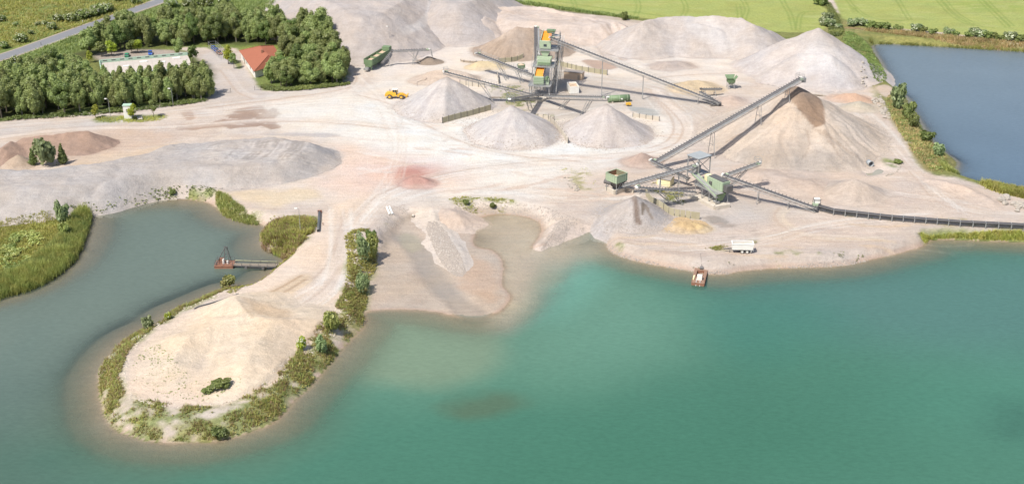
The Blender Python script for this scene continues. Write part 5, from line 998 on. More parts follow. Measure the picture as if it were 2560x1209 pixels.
# ---------------------------------------------------------------- screening tower
O_ = G(1322,243); E_ = G(1375,246); ux = (E_-O_).normalized(); bk = G(1352,214)-G(1322,243); vy = (bk - ux*bk.dot(ux)).normalized(); TW = (E_-O_).length
def T3(a, b, c): return O_ + ux*a + vy*b + Vector((0, 0, c))
rt = root('screening_tower', O_, 'tall stepped screening tower with green machines and two orange screens', 'tower')
TA = math.atan2(ux.y, ux.x); W = 8.0
def tbox(m, a0, a1, b0, b1, c0, c1, sh=0): c = T3((a0+a1)/2+sh, (b0+b1)/2, (c0+c1)/2); return m.box(c, (abs(a1-a0), abs(b1-b0), abs(c1-c0)), TA)
lev = [(0, 7.0, 4.6, 0), (4.0, 11.0, 11.0, .8), (7.0, 15.5, 16.6, 1.8)]       # front, back, height, sideways shift of each storey
for i, (b0, b1, h_, sh) in enumerate(lev):
    m = MB(); tbox(m, -.2, W+.2, b0-.3, b1, h_-.25, h_, sh); m.build('platform', M_STEEL, rt)
    m = MB()
    for e in (0, .55, 1.1):
        if e: m.bar(T3(-.1+sh, b0-.2, h_+e), T3(W+.1+sh, b0-.2, h_+e), .07); m.bar(T3(-.1+sh, b0-.2, h_+e), T3(-.1+sh, b1-.2, h_+e), .07); m.bar(T3(W+.1+sh, b0-.2, h_+e), T3(W+.1+sh, b1-.2, h_+e), .07)
    for k in range(7): m.bar(T3(W*k/6+sh, b0-.2, h_), T3(W*k/6+sh, b0-.2, h_+1.1), .06)
    for k in range(5): m.bar(T3(-.1+sh, b0+(b1-b0)*k/4-.2, h_), T3(-.1+sh, b0+(b1-b0)*k/4-.2, h_+1.1), .06); m.bar(T3(W+.1+sh, b0+(b1-b0)*k/4-.2, h_), T3(W+.1+sh, b0+(b1-b0)*k/4-.2, h_+1.1), .06)
    m.build('guard_rail', M_STEEL, rt)
cols = [(.3, .2, 4.5, 0), (W-.3, .2, 4.5, 0), (.3, 4.4, 10.9, .4), (W-.3, 4.4, 10.9, .4), (.6, 7.6, 16.5, 1.2), (W-.3, 7.6, 16.5, 1.4), (.6, 11.5, 20.5, 1.6), (W-.3, 11.5, 20.5, 1.8), (.8, 15.2, 21.5, 1.8), (W-.3, 15.2, 21.5, 1.8)]
for a, b, h_, sh in cols: m = MB(); m.bar(T3(a, b, -.3), T3(a+sh, b, h_), .34); m.build('column', M_STEEL, rt)
for a0, a1, sh in ((.4, .4, 0), (W-.3, W-.3, 0)):
    m = MB()
    for b0, b1, h0, h1 in ((.2, 4.4, .2, 4.4), (4.4, 7.6, 4.6, 10.8), (7.6, 11.5, 11, 16.4), (11.5, 15.2, 16.6, 20.4), (4.4, 11.5, .3, 4.6), (7.6, 15.2, 4.8, 11), (11.5, 15.2, .3, 4.6), (11.5, 15.2, 11, 16.4)):
        s0 = h0*.1; s1 = h1*.1; m.bar(T3(a0+s0, b0, h0), T3(a0+s1, b1, h1), .14); m.bar(T3(a0+s1, b0, h1), T3(a0+s0, b1, h0), .14); m.bar(T3(a0+s1, b0, h1), T3(a0+s1, b1, h1), .16)
    m.build('bracing', M_STEEL, rt)
m = MB()
for b, h_, sh in ((4.4, 4.6, .2), (7.6, 4.6, .4), (7.6, 11, .9), (11.5, 11, 1.1), (11.5, 16.6, 1.6), (15.2, 16.6, 1.7), (15.2, 11, 1.2), (15.2, 20.6, 1.8), (11.5, 20.2, 1.8)): m.bar(T3(.3+sh, b, h_), T3(W-.3+sh, b, h_), .2)
m.build('cross_beams', M_STEEL, rt)
# inclined screens
def screen(a0, a1, bF, bB, zF, zB, sh, wall=.9, nm='screen'):
    s_ = root(nm, T3(a0, bF, zF), None, None); s_.parent = None; s_.location = (0, 0, 0); s_.parent = rt; s_.location = rt.matrix_world.inverted() @ Vector((0, 0, 0)) - rt.location
    m = MB(); m.loft([T3(a0+sh, bF, zF), T3(a1+sh, bF, zF), T3(a1+sh, bF, zF-.4), T3(a0+sh, bF, zF-.4)], [T3(a0+sh+.3, bB, zB), T3(a1+sh+.3, bB, zB), T3(a1+sh+.3, bB, zB-.4), T3(a0+sh+.3, bB, zB-.4)]); d = m.build('screen_deck', M_ORA, rt)
    m = MB()
    for k in range(1, 4): t = k/4; m.bar(T3(a0+sh+(a1-a0)*t, bF, zF+.04), T3(a0+sh+.3+(a1-a0)*t, bB, zB+.04), .09, .05)
    for k in range(1, 5): t = k/5; z_ = zF+(zB-zF)*t; b_ = bF+(bB-bF)*t; m.bar(T3(a0+sh+.3*t, b_, z_+.05), T3(a1+sh+.3*t, b_, z_+.05), .08, .05)
    m.build('deck_bars', M_ORA, d)
    for a in (a0, a1):
        m = MB(); q = .16; m.loft([T3(a-q/2+sh, bF-.3, zF-.8), T3(a+q/2+sh, bF-.3, zF-.8), T3(a+q/2+sh, bF-.3, zF+wall), T3(a-q/2+sh, bF-.3, zF+wall)], [T3(a-q/2+sh+.3, bB, zB-.9), T3(a+q/2+sh+.3, bB, zB-.9), T3(a+q/2+sh+.3, bB, zB+wall*.8), T3(a-q/2+sh+.3, bB, zB+wall*.8)]); m.build('side_plate', M_GRN if a == a0 else M_DARK, rt)
    bpy.data.objects.remove(s_)
screen(1.7, 5.0, 1.9, 6.2, 8.0, 11.4, .2); screen(1.5, 5.2, 9.3, 14.0, 19.4, 22.3, 1.4)
m = MB(); tbox(m, 1.4, 5.3, .7, 2.0, 5.0, 7.9, .2); m.build('discharge_box', M_GRN, rt)
m = MB()
for k in range(4): tbox(m, 1.38, 5.32, .64, .7, 5.3+k*.65, 5.4+k*.65, .2)
m.build('box_ribs', M_DGRN, rt)
m = MB(); tbox(m, 1.2, 5.5, 7.8, 9.3, 17.0, 19.8, 1.4); m.build('discharge_box', M_GRN, rt); m = MB(); tbox(m, 2.8, 4.0, 7.72, 7.8, 17.8, 18.7, 1.4); m.build('hatch_opening', M_GLASS, rt)
m = MB(); tbox(m, 5.7, 7.1, 2.0, 4.4, 4.7, 7.0, .2); m.build('motor_housing', M_GRN, rt); m = MB(); m.tube(T3(6.3, 1.4, 7.2), T3(6.6, 3.4, 7.2), .55, n=10); m.build('motor', M_DGRN, rt)
m = MB(); tbox(m, 1.4, 6.4, 5.0, 8.2, 11.1, 13.6, .9); m.build('crusher_body', M_GRN, rt); m = MB(); tbox(m, 1.1, 6.7, 5.6, 8.8, 13.6, 14.1, .9); m.build('crusher_lid', M_GRN, rt); m = MB(); tbox(m, 1.6, 6.2, 4.7, 5.0, 11.4, 12.4, .9); m.build('inspection_panel', M_DGRN, rt)
m = MB(); m.loft([T3(2.8+1.2, 7.4, 14.2), T3(4.6+1.2, 7.4, 14.2), T3(4.6+1.2, 8.8, 14.2), T3(2.8+1.2, 8.8, 14.2)], [T3(1.6+1.3, 7.2, 16.4), T3(5.6+1.3, 7.2, 16.4), T3(5.6+1.3, 10, 16.4), T3(1.6+1.3, 10, 16.4)]); m.build('hopper', M_GRN, rt)
m = MB(); tbox(m, .4, W-.4, 12.6, 15.6, 20.6, 20.8, 1.8); m.build('top_platform', M_STEEL, rt)
m = MB(); m.loft([T3(3.2+1.8, 13, 21), T3(5.4+1.8, 13, 21), T3(5.4+1.8, 14.6, 21), T3(3.2+1.8, 14.6, 21)], [T3(2.6+1.8, 12.6, 22.8), T3(6+1.8, 12.6, 22.8), T3(6+1.8, 15.2, 22.8), T3(2.6+1.8, 15.2, 22.8)]); m.build('feed_chute', M_DGRN, rt)
m = MB()
for k in range(5): m.bar(T3(.4+1.8+k*1.8, 15.6, 20.8), T3(.4+1.8+k*1.8, 15.6, 21.9), .06); m.bar(T3(W+1.4, 12.6+k*.75, 20.8), T3(W+1.4, 12.6+k*.75, 21.9), .06)
m.bar(T3(2.2, 15.6, 21.9), T3(W+1.4, 15.6, 21.9), .07); m.bar(T3(W+1.4, 12.6, 21.9), T3(W+1.4, 15.6, 21.9), .07); m.build('top_guard_rail', M_STEEL, rt)
for k, (b0, b1, h0, h1) in enumerate(((5, 8.5, 0, 4.6), (8.5, 5.5, 4.6, 8), (5.5, 9.5, 8, 11.2), (10, 13, 11.2, 14), (13, 9.5, 14, 16.8), (10, 14, 16.8, 20.6))):
    m = MB(); sh = h0*.1+.3
    for q in (0, .9): m.bar(T3(W+.3+sh+q, b0, h0), T3(W+.3+sh+q, b1, h1), .12, .25); m.bar(T3(W+.3+sh+q, b0, h0+1), T3(W+.3+sh+q, b1, h1+1), .06)
    for j in range(10): t = j/9; m.bar(T3(W+.3+sh, b0+(b1-b0)*t, h0+(h1-h0)*t), T3(W+1.2+sh, b0+(b1-b0)*t, h0+(h1-h0)*t), .26, .05)
    m.build('stair_flight', M_STEEL, rt)
m = MB()
for b in (5, 9.5, 14): m.bar(T3(W+1.6, b, -.2), T3(W+3.2, b, 19), .18)
m.build('stair_posts', M_STEEL, rt)
for a, b, h0, h1, r_ in ((2.5, 2.0, 4.4, 2.2, .8), (5.5, 2.2, 4.4, 2.2, .8)): m = MB(); m.tube(T3(a, b, h0), T3(a, b, h1), r_, .35, 8); m.build('outlet_funnel', M_WHITE if a < 4 else M_STEEL, rt)
rt2 = root('concrete_base', T3(4, -2, 0), 'pale concrete apron at the foot of the screening tower', 'foundation'); m = MB(); m.prism([T3(-2, -4, 0), T3(6, -5, 0), T3(7.5, -1, 0), T3(-1, -.5, 0)], -.3, .8); m.build('slab', M_CONC, rt2); m = MB(); m.prism([T3(-1.6, -3.8, 0), T3(.5, -4, 0), T3(.4, -2, 0), T3(-1.4, -2, 0)], .8, 1.7); m.build('block', M_CONC, rt2)
# ---------------------------------------------------------------- hoppers and bins
def hopper(label, c, w0, d0, h0, w1, z1, rz, mat, legs_h, name='hopper', ribs=5, inner=M_RUSTI, filled=None):
    """open feed hopper on legs: a ribbed square box over a funnel"""
    rt = root(name, c, label, 'hopper'); M = Matrix.Rotation(rz, 3, 'Z'); P = lambda a, b, z_: Vector(c)+M @ Vector((a, b, z_))
    zt = legs_h+h0
    def ring(w_, d_, z_): return [P(-w_/2, -d_/2, z_), P(w_/2, -d_/2, z_), P(w_/2, d_/2, z_), P(-w_/2, d_/2, z_)]
    for k in range(4):
        A = ring(w0, d0, legs_h); B = ring(w0*1.0, d0*1.0, zt); m = MB(); a, b = A[k], A[(k+1) % 4]; e, f = B[k], B[(k+1) % 4]; nn = (b-a).cross(Vector((0, 0, 1))).normalized()*.12
        m.add([a, b, f, e, a-nn, b-nn, f-nn, e-nn], [(0,1,2,3),(7,6,5,4),(3,2,6,7),(0,4,5,1),(0,3,7,4),(1,5,6,2)]); w_ = m.build('side_panel', mat, rt); m = MB()
        for j in range(ribs+1): t = j/ribs; m.bar((a.lerp(b, t))+nn*.6, (e.lerp(f, t))+nn*.6, .12)
        m.bar(e+nn*.7, f+nn*.7, .16); m.build('ribs', mat, w_)
    m = MB(); m.loft(ring(w1, w1, z1), ring(w0*.98, d0*.98, legs_h)); m.build('funnel', M_DARK if mat != M_DGRN else mat, rt)
    for k in range(4):
        A = ring(w0-.24, d0-.24, legs_h+.1); B = ring(w0-.24, d0-.24, zt-.02); m = MB(); cc = P(0, 0, legs_h+.1); m.add([A[k], A[(k+1) % 4], B[(k+1) % 4], B[k]], [(3,2,1,0)]); m.build('lining', inner, rt)
    if filled: m = MB(); A = ring(w0-.25, d0-.25, legs_h+h0*filled); m.add(A+[P(-.1, .2, legs_h+h0*filled+w0*.22)], [(0,1,4),(1,2,4),(2,3,4),(3,0,4)]); m.build('gravel_fill', M_BEIGE, rt)
    for sx in (-1, 1):
        for sy in (-1, 1): m = MB(); m.bar(P(sx*w0*.46, sy*d0*.46, legs_h), P(sx*w0*.46, sy*d0*.46, -.3), .2); m.bar(P(sx*w0*.46, sy*d0*.46, legs_h*.15), P(0, sy*d0*.46, legs_h), .13); m.build('leg', M_STEEL, rt)
    return rt
rz8 = -.62
h1 = hopper('ribbed green hopper with rusty inside at the start of the lower conveyors', on(G(1540,478)), 4.6, 4.6, 2.5, 1.2, 1.0, .72, M_GRN, 3.6, filled=.3)
m = MB(); c = on(G(1540,478)); m.tube(c+Vector((-3.6, .6, 3.2)), c+Vector((-1.4, -.4, 2.8)), .8, .7, 10); m.build('drum_feeder', M_DARK, h1)
h2 = hopper('small dark green feed hopper with flared sides in the back yard', on(G(1826,221)), 2.6, 2.4, .9, 1.2, 1.6, .1, M_DGRN, 2.6, inner=M_DGRN)
M = Matrix.Rotation(.1, 3, 'Z'); c = on(G(1826,221)); P = lambda a, b, z_: c+M @ Vector((a, b, z_))
for q in ((-1, 0), (1, 0), (0, 1)):
    m = MB()
    if q[0]: s0 = q[0]; V = [P(s0*1.3, -1.2, 3.5), P(s0*1.3, 1.2, 3.5), P(s0*2.3, 1.3, 4.9), P(s0*2.3, -1.3, 4.9)]
    else: V = [P(-1.3, 1.2, 3.5), P(1.3, 1.2, 3.5), P(2.0, 2.1, 4.9), P(-2.0, 2.1, 4.9)]
    m.add(V+[v+Vector((.06*q[0], .06*q[1], .06)) for v in V], [(0,1,2,3),(7,6,5,4),(0,4,5,1),(1,5,6,2),(2,6,7,3),(3,7,4,0)]); m.build('flared_side', M_DGRN, h2)
h3 = hopper('little green hopper heaped with sand left of the tower', on(G(1303,180)), 2.6, 2.4, 1.1, 1.0, 1.2, .15, M_DGRN, 1.9, filled=.9, ribs=3); 
# long green bin
A_ = on(G(921,176)); B_ = on(G(962,151)); u = (B_-A_); u.z = 0; L = u.length+1; u.normalize(); s_ = Vector((u.y, -u.x, 0))
rt = root('batching_bin', A_, 'long dark green ribbed bin half full of gravel, left of the slender conveyor', 'hopper')
P = lambda a, b, z_: A_+u*a+s_*b+Vector((0, 0, z_))
m = MB(); m.loft([P(0, -1.2, 1.5), P(L, -1.2, 1.5), P(L, 1.2, 1.5), P(0, 1.2, 1.5)], [P(0, -1.6, 2.6), P(L, -1.6, 2.6), P(L, 1.6, 2.6), P(0, 1.6, 2.6)]); m.build('bin_bottom', M_DGRN, rt)
for b, nm in ((-1.75, 'side_panel'), (1.75, 'side_panel')):
    m = MB(); m.bar(P(0, b, 3.5), P(L, b, 3.5), .12, 2.0); w_ = m.build(nm, M_DGRN, rt); m = MB()
    for k in range(12): m.bar(P(L*k/11, b*1.06, 2.4), P(L*k/11, b*1.06, 4.6), .14)
    m.bar(P(0, b*1.07, 4.6), P(L, b*1.07, 4.6), .2); m.build('ribs', M_DGRN, w_)
for a in (0, L): m = MB(); m.bar(P(a, -1.7, 3.5), P(a, 1.7, 3.5), .12, 2.0); m.build('end_panel', M_DGRN, rt)
for a in (L*.33, L*.66): m = MB(); m.bar(P(a, -1.6, 3.9), P(a, 1.6, 3.9), .12, 1.0); m.build('divider', M_DGRN, rt)
m = MB(); m.loft([P(.1, -1.6, 3.6), P(L-.1, -1.6, 3.9), P(L-.1, 1.6, 3.7), P(.1, 1.6, 3.4)], [P(.1, -1.6, 3.3), P(L-.1, -1.6, 3.3), P(L-.1, 1.6, 3.3), P(.1, 1.6, 3.3)]); m.build('gravel_fill', M_BEIGE, rt)
for k in range(5): 
    m = MB(); a = .3+(L-.6)*k/4
    for b in (-1.4, 1.4): m.bar(P(a, b, -.2), P(a, b, 2.6), .2)
    m.bar(P(a, -1.4, 1.2), P(a, 1.4, 1.2), .14); m.build('leg_frame', M_DGRN, rt)
m = MB(); m.bar(P(L+.9, 0, 4.6), P(L+.9, 0, 2.6), 2.6, 2.6, (1, 0, 0)); m.box(P(L+1.4, 0, 3.9), (2.6, 3.2, 3.2), math.atan2(u.y, u.x)); m.build('end_housing', M_DGRN, rt)
m = MB(); m.bar(P(-2.2, 0, 1.0), P(L, 0, 1.0), 1.0, .3); m.build('collecting_belt', M_BELT, rt); m = MB(); m.box(P(-1.8, 0, 1.1), (1.6, 1.8, .8), math.atan2(u.y, u.x)); m.build('tail_unit', M_STEEL, rt)
# ---------------------------------------------------------------- lower plant: roofed frame and crusher
FA = on(G(1716,470)); FB = on(G(1768,447)); FC = on(G(1743,476)); rz = .30; C0 = on(G(1744,462)); Mx = Matrix.Rotation(rz, 3, 'Z'); P = lambda a, b, z_: C0+Mx @ Vector((a, b, z_))
rt = root('roofed_frame', C0, 'steel frame with flat grey roof over the lower crusher feed', 'shelter'); H_ = 9.6
rotq = Matrix.Rotation(R(38), 3, 'Z'); P = lambda a, b, z_: C0+rotq @ Vector((a, b, z_))
m = MB(); m.prism([P(-2.9, -2.6, 0), P(2.9, -2.6, 0), P(2.9, 2.6, 0), P(-2.9, 2.6, 0)], C0.z+H_, C0.z+H_+.18); rf = m.build('roof', M_GREYR, rt); m = MB()
for k in range(9): a = -2.7+k*.67; m.bar(P(a, -2.6, H_+.22), P(a, 2.6, H_+.22), .08, .08)
m.build('roof_ribs', M_GREYR, rf)
for sx in (-1, 1):
    for sy in (-1, 1): m = MB(); m.bar(P(sx*2.5, sy*2.3, -.3), P(sx*2.5, sy*2.3, H_), .34); m.build('column', M_STEEL, rt)
for sx in (-1, 1): m = MB(); m.bar(P(sx*2.5, -2.3, H_-.4), P(sx*2.5, 2.3, 4.4), .16); m.bar(P(sx*2.5, -2.3, 4.2), P(sx*2.5, 2.3, 4.2), .2); m.bar(P(sx*2.5, -2.3, H_-.2), P(sx*2.5, 2.3, H_-.2), .25); m.build('brace', M_STEEL, rt)
for sy in (-1, 1): m = MB(); m.bar(P(-2.5, sy*2.3, H_-.4), P(2.5, sy*2.3, 4.4), .16); m.bar(P(-2.5, sy*2.3, 4.2), P(2.5, sy*2.3, 4.2), .2); m.bar(P(-2.5, sy*2.3, H_-.2), P(2.5, sy*2.3, H_-.2), .25); m.build('brace', M_STEEL, rt)
m = MB(); m.bar(P(-2.5, -2.3, 4.1), P(2.5, -2.3, 4.1), .2); m.box(P(0, 0, 4.1), (4.8, 4.4, .16), R(38)); m.build('deck', M_STEEL, rt)
m = MB(); m.box(P(-.6, .4, 5.4), (2.0, 1.9, 2.2), R(38)); m.build('bin', M_STEEL, rt); m = MB(); m.tube(P(-1.1, -.6, 7.6), P(-1.1, -.6, 5.0), .55, .5, 10); m.build('chute', M_BLUE if False else M_DARK, rt)
# crusher on its platform
D = on(G(1772,500)); dq = (G(1812,512)-G(1745,480)); ang = math.atan2(dq.y, dq.x); Mr = Matrix.Rotation(ang, 3, 'Z'); D = on(G(1778,497)); P = lambda a, b, z_: D+Mr @ Vector((a, b, z_))
rt = root('crushing_plant', D, 'pale green crusher on a legged platform beside the grey flat roof', 'machine')
m = MB(); m.box(P(0, -1.3, 3.6), (10.5, 2.6, .2), ang); m.build('platform', M_STEEL, rt)
for k in range(4):
    for b in (-2.4, 2.2): m = MB(); m.bar(P(-4.8+k*3.2, b, -.3), P(-4.8+k*3.2, b, 3.5), .22); m.build('leg', M_STEEL, rt)
m = MB()
for k in range(3): m.bar(P(-4.8+k*3.2, -2.4, .4), P(-1.6+k*3.2, -2.4, 3.4), .12)
for e in (.55, 1.1): m.bar(P(-5, -2.55, 3.7+e), P(5.2, -2.55, 3.7+e), .06)
for k in range(8): m.bar(P(-5+k*1.45, -2.55, 3.6), P(-5+k*1.45, -2.55, 4.8), .06)
m.build('rail_and_bracing', M_STEEL, rt)
m = MB(); m.box(P(1.2, 1.4, 5.2), (7.0, 3.0, 2.9), ang); m.build('crusher_body', M_GRN, rt); m = MB()
for k in range(7): m.bar(P(-2.1+k*1.1, -.14, 3.9), P(-2.1+k*1.1, -.14, 6.5), .12)
m.build('body_ribs', M_GRN, rt); m = MB(); m.box(P(1.2, 1.4, 6.75), (6.4, 2.4, .25), ang); m.build('feed_opening', M_DARK, rt)
m = MB(); m.box(P(-.4, -.3, 5.0), (1.0, .5, 1.2), ang); m.build('flywheel_guard', M_DARK, rt); m = MB(); m.box(P(5.6, 1.4, 4.9), (1.6, 2.4, 2.0), ang); m.build('drive_housing', M_DARK, rt); m = MB(); m.box(P(-3.6, 1.8, 5.0), (2.2, 1.8, 2.4), ang); m.build('control_cabin', M_CREAM, rt)
m = MB(); m.loft([P(-7.4, -1.9, 6.2), P(-7.4, -.4, 6.2), P(-7.4, -.4, 5.8), P(-7.4, -1.9, 5.8)], [P(5.0, -2.9, 2.9), P(5.0, -.9, 2.9), P(5.0, -.9, 2.4), P(5.0, -2.9, 2.4)]); m.build('vibrating_chute', M_STEEL, rt)
m = MB()
for b in (-2.0, -.4): m.bar(P(-7.4, b, 6.4), P(5, b-.8, 3.1), .12, .5)
m.build('chute_sides', M_GRN, rt)
m = MB(); m.loft([P(3.2, -1.2, 1.0), P(4.6, -1.2, 1.0), P(4.6, .4, 1.0), P(3.2, .4, 1.0)], [P(1.8, -2.2, 3.3), P(5.2, -2.2, 3.3), P(5.2, 1.2, 3.3), P(1.8, 1.2, 3.3)]); m.build('hopper', M_DGRN, rt)
m = MB(); m.tube(P(3.0, -1.4, .7), P(5.0, -1.4, .7), .5, n=10); m.tube(P(-5.6, .2, 3.2), P(-4.4, .2, 3.2), .6, n=10); m.build('motors', M_STEEL, rt)
rt = root('concrete_base', on(G(1790,512)), 'low concrete plinth walls under the green crusher', 'foundation')
for a0, b0, a1, b1 in ((-4.5, -5.2, -1.5, -4.2), (1.0, -4.4, 6.8, -4.6), (6.8, -4.6, 7.8, .4)): m = MB(); m.bar(P(a0, b0, .3), P(a1, b1, .3), .7, 1.3); m.build('plinth_wall', M_CONC, rt)
m = MB(); m.box(P(1.5, -1.6, .08), (12, 5.2, .3), ang); m.build('slab', M_CONC, rt)
rt = root('concrete_base', on(G(1540,490)), 'concrete V-shaped footing in front of the ribbed green hopper', 'foundation')
for a, b in (((1514,474),(1536,487)), ((1536,487),(1566,477)), ((1566,477),(1584,483)),): m = MB(); p, q = on(G(*a)), on(G(*b)); m.bar(p+Vector((0, 0, .5)), q+Vector((0, 0, .5)), .6, 1.7); m.build('footing_wall', M_CONC, rt)
# ---------------------------------------------------------------- concrete panel walls
def onW(p):
    q = on(p); t = onT(p); q.z += (t.z-q.z)*.75; return q
def panel_wall(label, pts, h_, mat=M_CONC2, step=2.4, cat='wall', name='panel_wall', posts=True, z_=0, lean=0):
    P_w = [G(a, b, z_) for a, b in pts]; rt = root(name, on(P_w[0]), label, cat)
    for a, b in zip(P_w[:-1], P_w[1:]):
        L = (b-a).length; k = max(1, round(L/step)); u = (b-a).normalized()
        for i in range(k):
            p, q = onW(a+u*L*i/k), onW(a+u*L*(i+1)/k); m = MB(); hv = h_*random.uniform(.96, 1.04); e = u*.11; up = Vector((random.uniform(-.05, .05), random.uniform(-.05, .05), hv)); t = Vector((-u.y, u.x, 0))*.09
            m.loft([p+e-t-Vector((0,0,1.3)), q-e-t-Vector((0,0,1.3)), q-e+t-Vector((0,0,1.3)), p+e+t-Vector((0,0,1.3))], [p+e-t+up, q-e-t+up, q-e+t+up, p+e+t+up]); m.build('panel', mat, rt)
            if posts: m = MB(); m.bar(p-Vector((0, 0, .3)), p+Vector((0, 0, h_+.25)), .2, .26); m.build('post', M_DARK, rt)
        if posts: m = MB(); p = onW(b); m.bar(p-Vector((0, 0, .3)), p+Vector((0, 0, h_+.25)), .2, .26); m.build('post', M_DARK, rt)
    return rt
panel_wall('seven-panel grey-green wall between the broad cone and the middle cone', [(1106,308),(1227,275)], 2.1, step=2.75); panel_wall('slanting pale wall between the middle cone and the cone by the green tank', [(1372,300),(1420,360)], 2.0, M_CONC, 2.6)
panel_wall('three-panel pale wall on the right flank of the broad cone', [(1150,212),(1212,220)], 1.8, M_CONC); panel_wall('grey-green wall behind the little green hopper', [(1247,158),(1279,155),(1308,150)], 1.9, step=2.6)
panel_wall('long low panel wall right of the tower behind the two huts', [(1388,160),(1408,168),(1440,176),(1518,188)], 1.9, step=2.6); panel_wall('cream panel wall to the right of the cone by the green tank', [(1582,292),(1648,302)], 1.5, M_CONC, 2.4)
panel_wall('short low wall segment between the two front cones', [(1345,293),(1385,300)], 1.2, M_CONC, 2.6); panel_wall('short retaining wall under the upper short conveyor', [(1243,190),(1247,210)], 1.6, M_CONC, 2.4)
panel_wall('low pale bulkhead left of the yellow sand heap', [(1152,154),(1160,156),(1206,160)], .8, M_WOOD, 3)
panel_wall('curved concrete retaining wall beside the streaked grey cone', [(1614,488),(1628,508),(1645,526),(1672,536),(1700,541),(1726,545),(1750,547)], 2.2, M_CONC2, 2.0, posts=False)
# rail fence piece by the loader
rt = root('rail_fence', on(G(1043,214)), 'short dark post-and-rail barrier above the yellow loader', 'fence')
pts = [on(G(1043,214)), on(G(1066,206)), on(G(1072,204))]
for k, p in enumerate(pts[:2]): m = MB(); m.bar(p, p+Vector((0, 0, 2.0 if k else 1.6)), .14); m.build('post', M_DARK, rt)
m = MB(); m.bar(pts[0]+Vector((0, 0, 1.5)), pts[1]+Vector((0, 0, 1.3)), .12); m.build('rail', M_WOOD, rt)
# ---------------------------------------------------------------- huts, tank, containers
def hut(name, label, c, sx, sy, h_, rz, wm, rm, roof='flat', cat='hut'):
    rt = root(name, c, label, cat); Mz = Matrix.Rotation(rz, 3, 'Z'); P = lambda a, b, z_: Vector(c)+Mz @ Vector((a, b, z_))
    for (a0, b0, a1, b1) in ((-sx/2, -sy/2, sx/2, -sy/2), (sx/2, -sy/2, sx/2, sy/2), (sx/2, sy/2, -sx/2, sy/2), (-sx/2, sy/2, -sx/2, -sy/2)):
        m = MB(); m.bar(P(a0, b0, h_/2-.1), P(a1, b1, h_/2-.1), .12, h_+.2)
        if roof == 'gable' and a0 == a1: s0 = 1 if b0 < b1 else -1; m.loft([P(a0-.05, -sy/2, h_), P(a0-.05, sy/2, h_), P(a0-.05, 0, h_+sy*.22)], [P(a0+.05, -sy/2, h_), P(a0+.05, sy/2, h_), P(a0+.05, 0, h_+sy*.22)])
        m.build('wall', wm, rt)
    if roof == 'flat': m = MB(); m.box(P(0, 0, h_+.08), (sx+.5, sy+.5, .16), rz); m.build('roof', rm, rt)
    elif roof == 'gable':
        for s0 in (-1, 1): m = MB(); m.loft([P(-sx/2-.25, s0*(sy/2+.25), h_-.08), P(sx/2+.25, s0*(sy/2+.25), h_-.08), P(sx/2+.25, 0, h_+sy*.22), P(-sx/2-.25, 0, h_+sy*.22)], [P(-sx/2-.25, s0*(sy/2+.25), h_+.04), P(sx/2+.25, s0*(sy/2+.25), h_+.04), P(sx/2+.25, 0, h_+sy*.22+.12), P(-sx/2-.25, 0, h_+sy*.22+.12)]); m.build('roof_slope', rm, rt)
    return rt, P
c = on(G(1435,197)); q = G(1454,200)-G(1415,196); a_ = math.atan2(q.y, q.x); h_, P = hut('site_hut', 'long beige flat-roofed hut right of the tower', c, 7.4, 3.2, 2.9, a_, M_BEIGE, M_TAR); m = MB(); m.box(P(2.4, -1.68, 1.0), (.9, .06, 2.0), a_); m.build('door', M_WOOD, h_)
# open-top white container
c = on(G(1432,228)); a_ = R(8); Mz = Matrix.Rotation(a_, 3, 'Z'); P = lambda a, b, z_: c+Mz @ Vector((a, b, z_)); rt = root('open_container', c, 'white open-topped steel box standing in front of the beige hut', 'container')
for x0, nm in ((-1.75, 'side_wall'), (1.75, 'side_wall')): m = MB(); m.bar(P(x0, -3.2, 1.4), P(x0, 3.2, 1.4), .12, 2.8); m.build(nm, M_WHITE, rt)
for y0 in (-3.2, 3.2): m = MB(); m.bar(P(-1.7, y0, 1.4), P(1.7, y0, 1.4), .12, 2.8); m.build('end_wall', M_WHITE, rt)
m = MB(); m.box(P(0, 0, 2.1), (3.4, 6.2, .1), a_); m.build('load_surface', M_BEIGE, rt); m = MB()
for x0 in (-1.0, 0, 1.0): m.bar(P(x0, -3.27, .1), P(x0, -3.27, 2.7), .08)
m.build('end_ribs', M_WHITE, rt)
c = on(G(1663,461)); h_, P = hut('site_hut', 'cream hut with a pitched grey roof behind the hopper conveyor', c, 4.4, 3.2, 2.2, R(-28), M_CREAM, M_TAR, 'gable'); m = MB(); m.box(P(-1.2, -1.68, 1.0), (.9, .06, 1.9), R(-28)); m.build('door', M_WHITE, h_)
a, b = on(G(1520,256), 1.35), on(G(1573,253), 1.35); rt = root('storage_tank', on(G(1545,255)), 'long dark green cylindrical tank lying behind the front right cone', 'tank'); m = MB(); m.tube(a, b, 1.3, n=18); m.build('shell', M_DGRN, rt, smooth=True)
u = (b-a).normalized()
for t in (.12, .5, .88): m = MB(); p = a.lerp(b, t); m.tube(p-u*.06, p+u*.06, 1.36, n=18); m.build('hoop', M_GRN, rt)
for t in (.2, .8): m = MB(); p = a.lerp(b, t); m.box(p-Vector((0, 0, 1.2)), (.5, 2.2, .8)); m.build('cradle', M_CONC, rt)
m = MB(); p = a.lerp(b, .62); m.box(p+Vector((0, -1.3, .1)), (.9, .08, .5)); m.build('sign_plate', M_WHITE, rt); m = MB(); m.tube(b, b+u*.2, .5, n=10); m.build('end_hatch', M_RUST, rt)
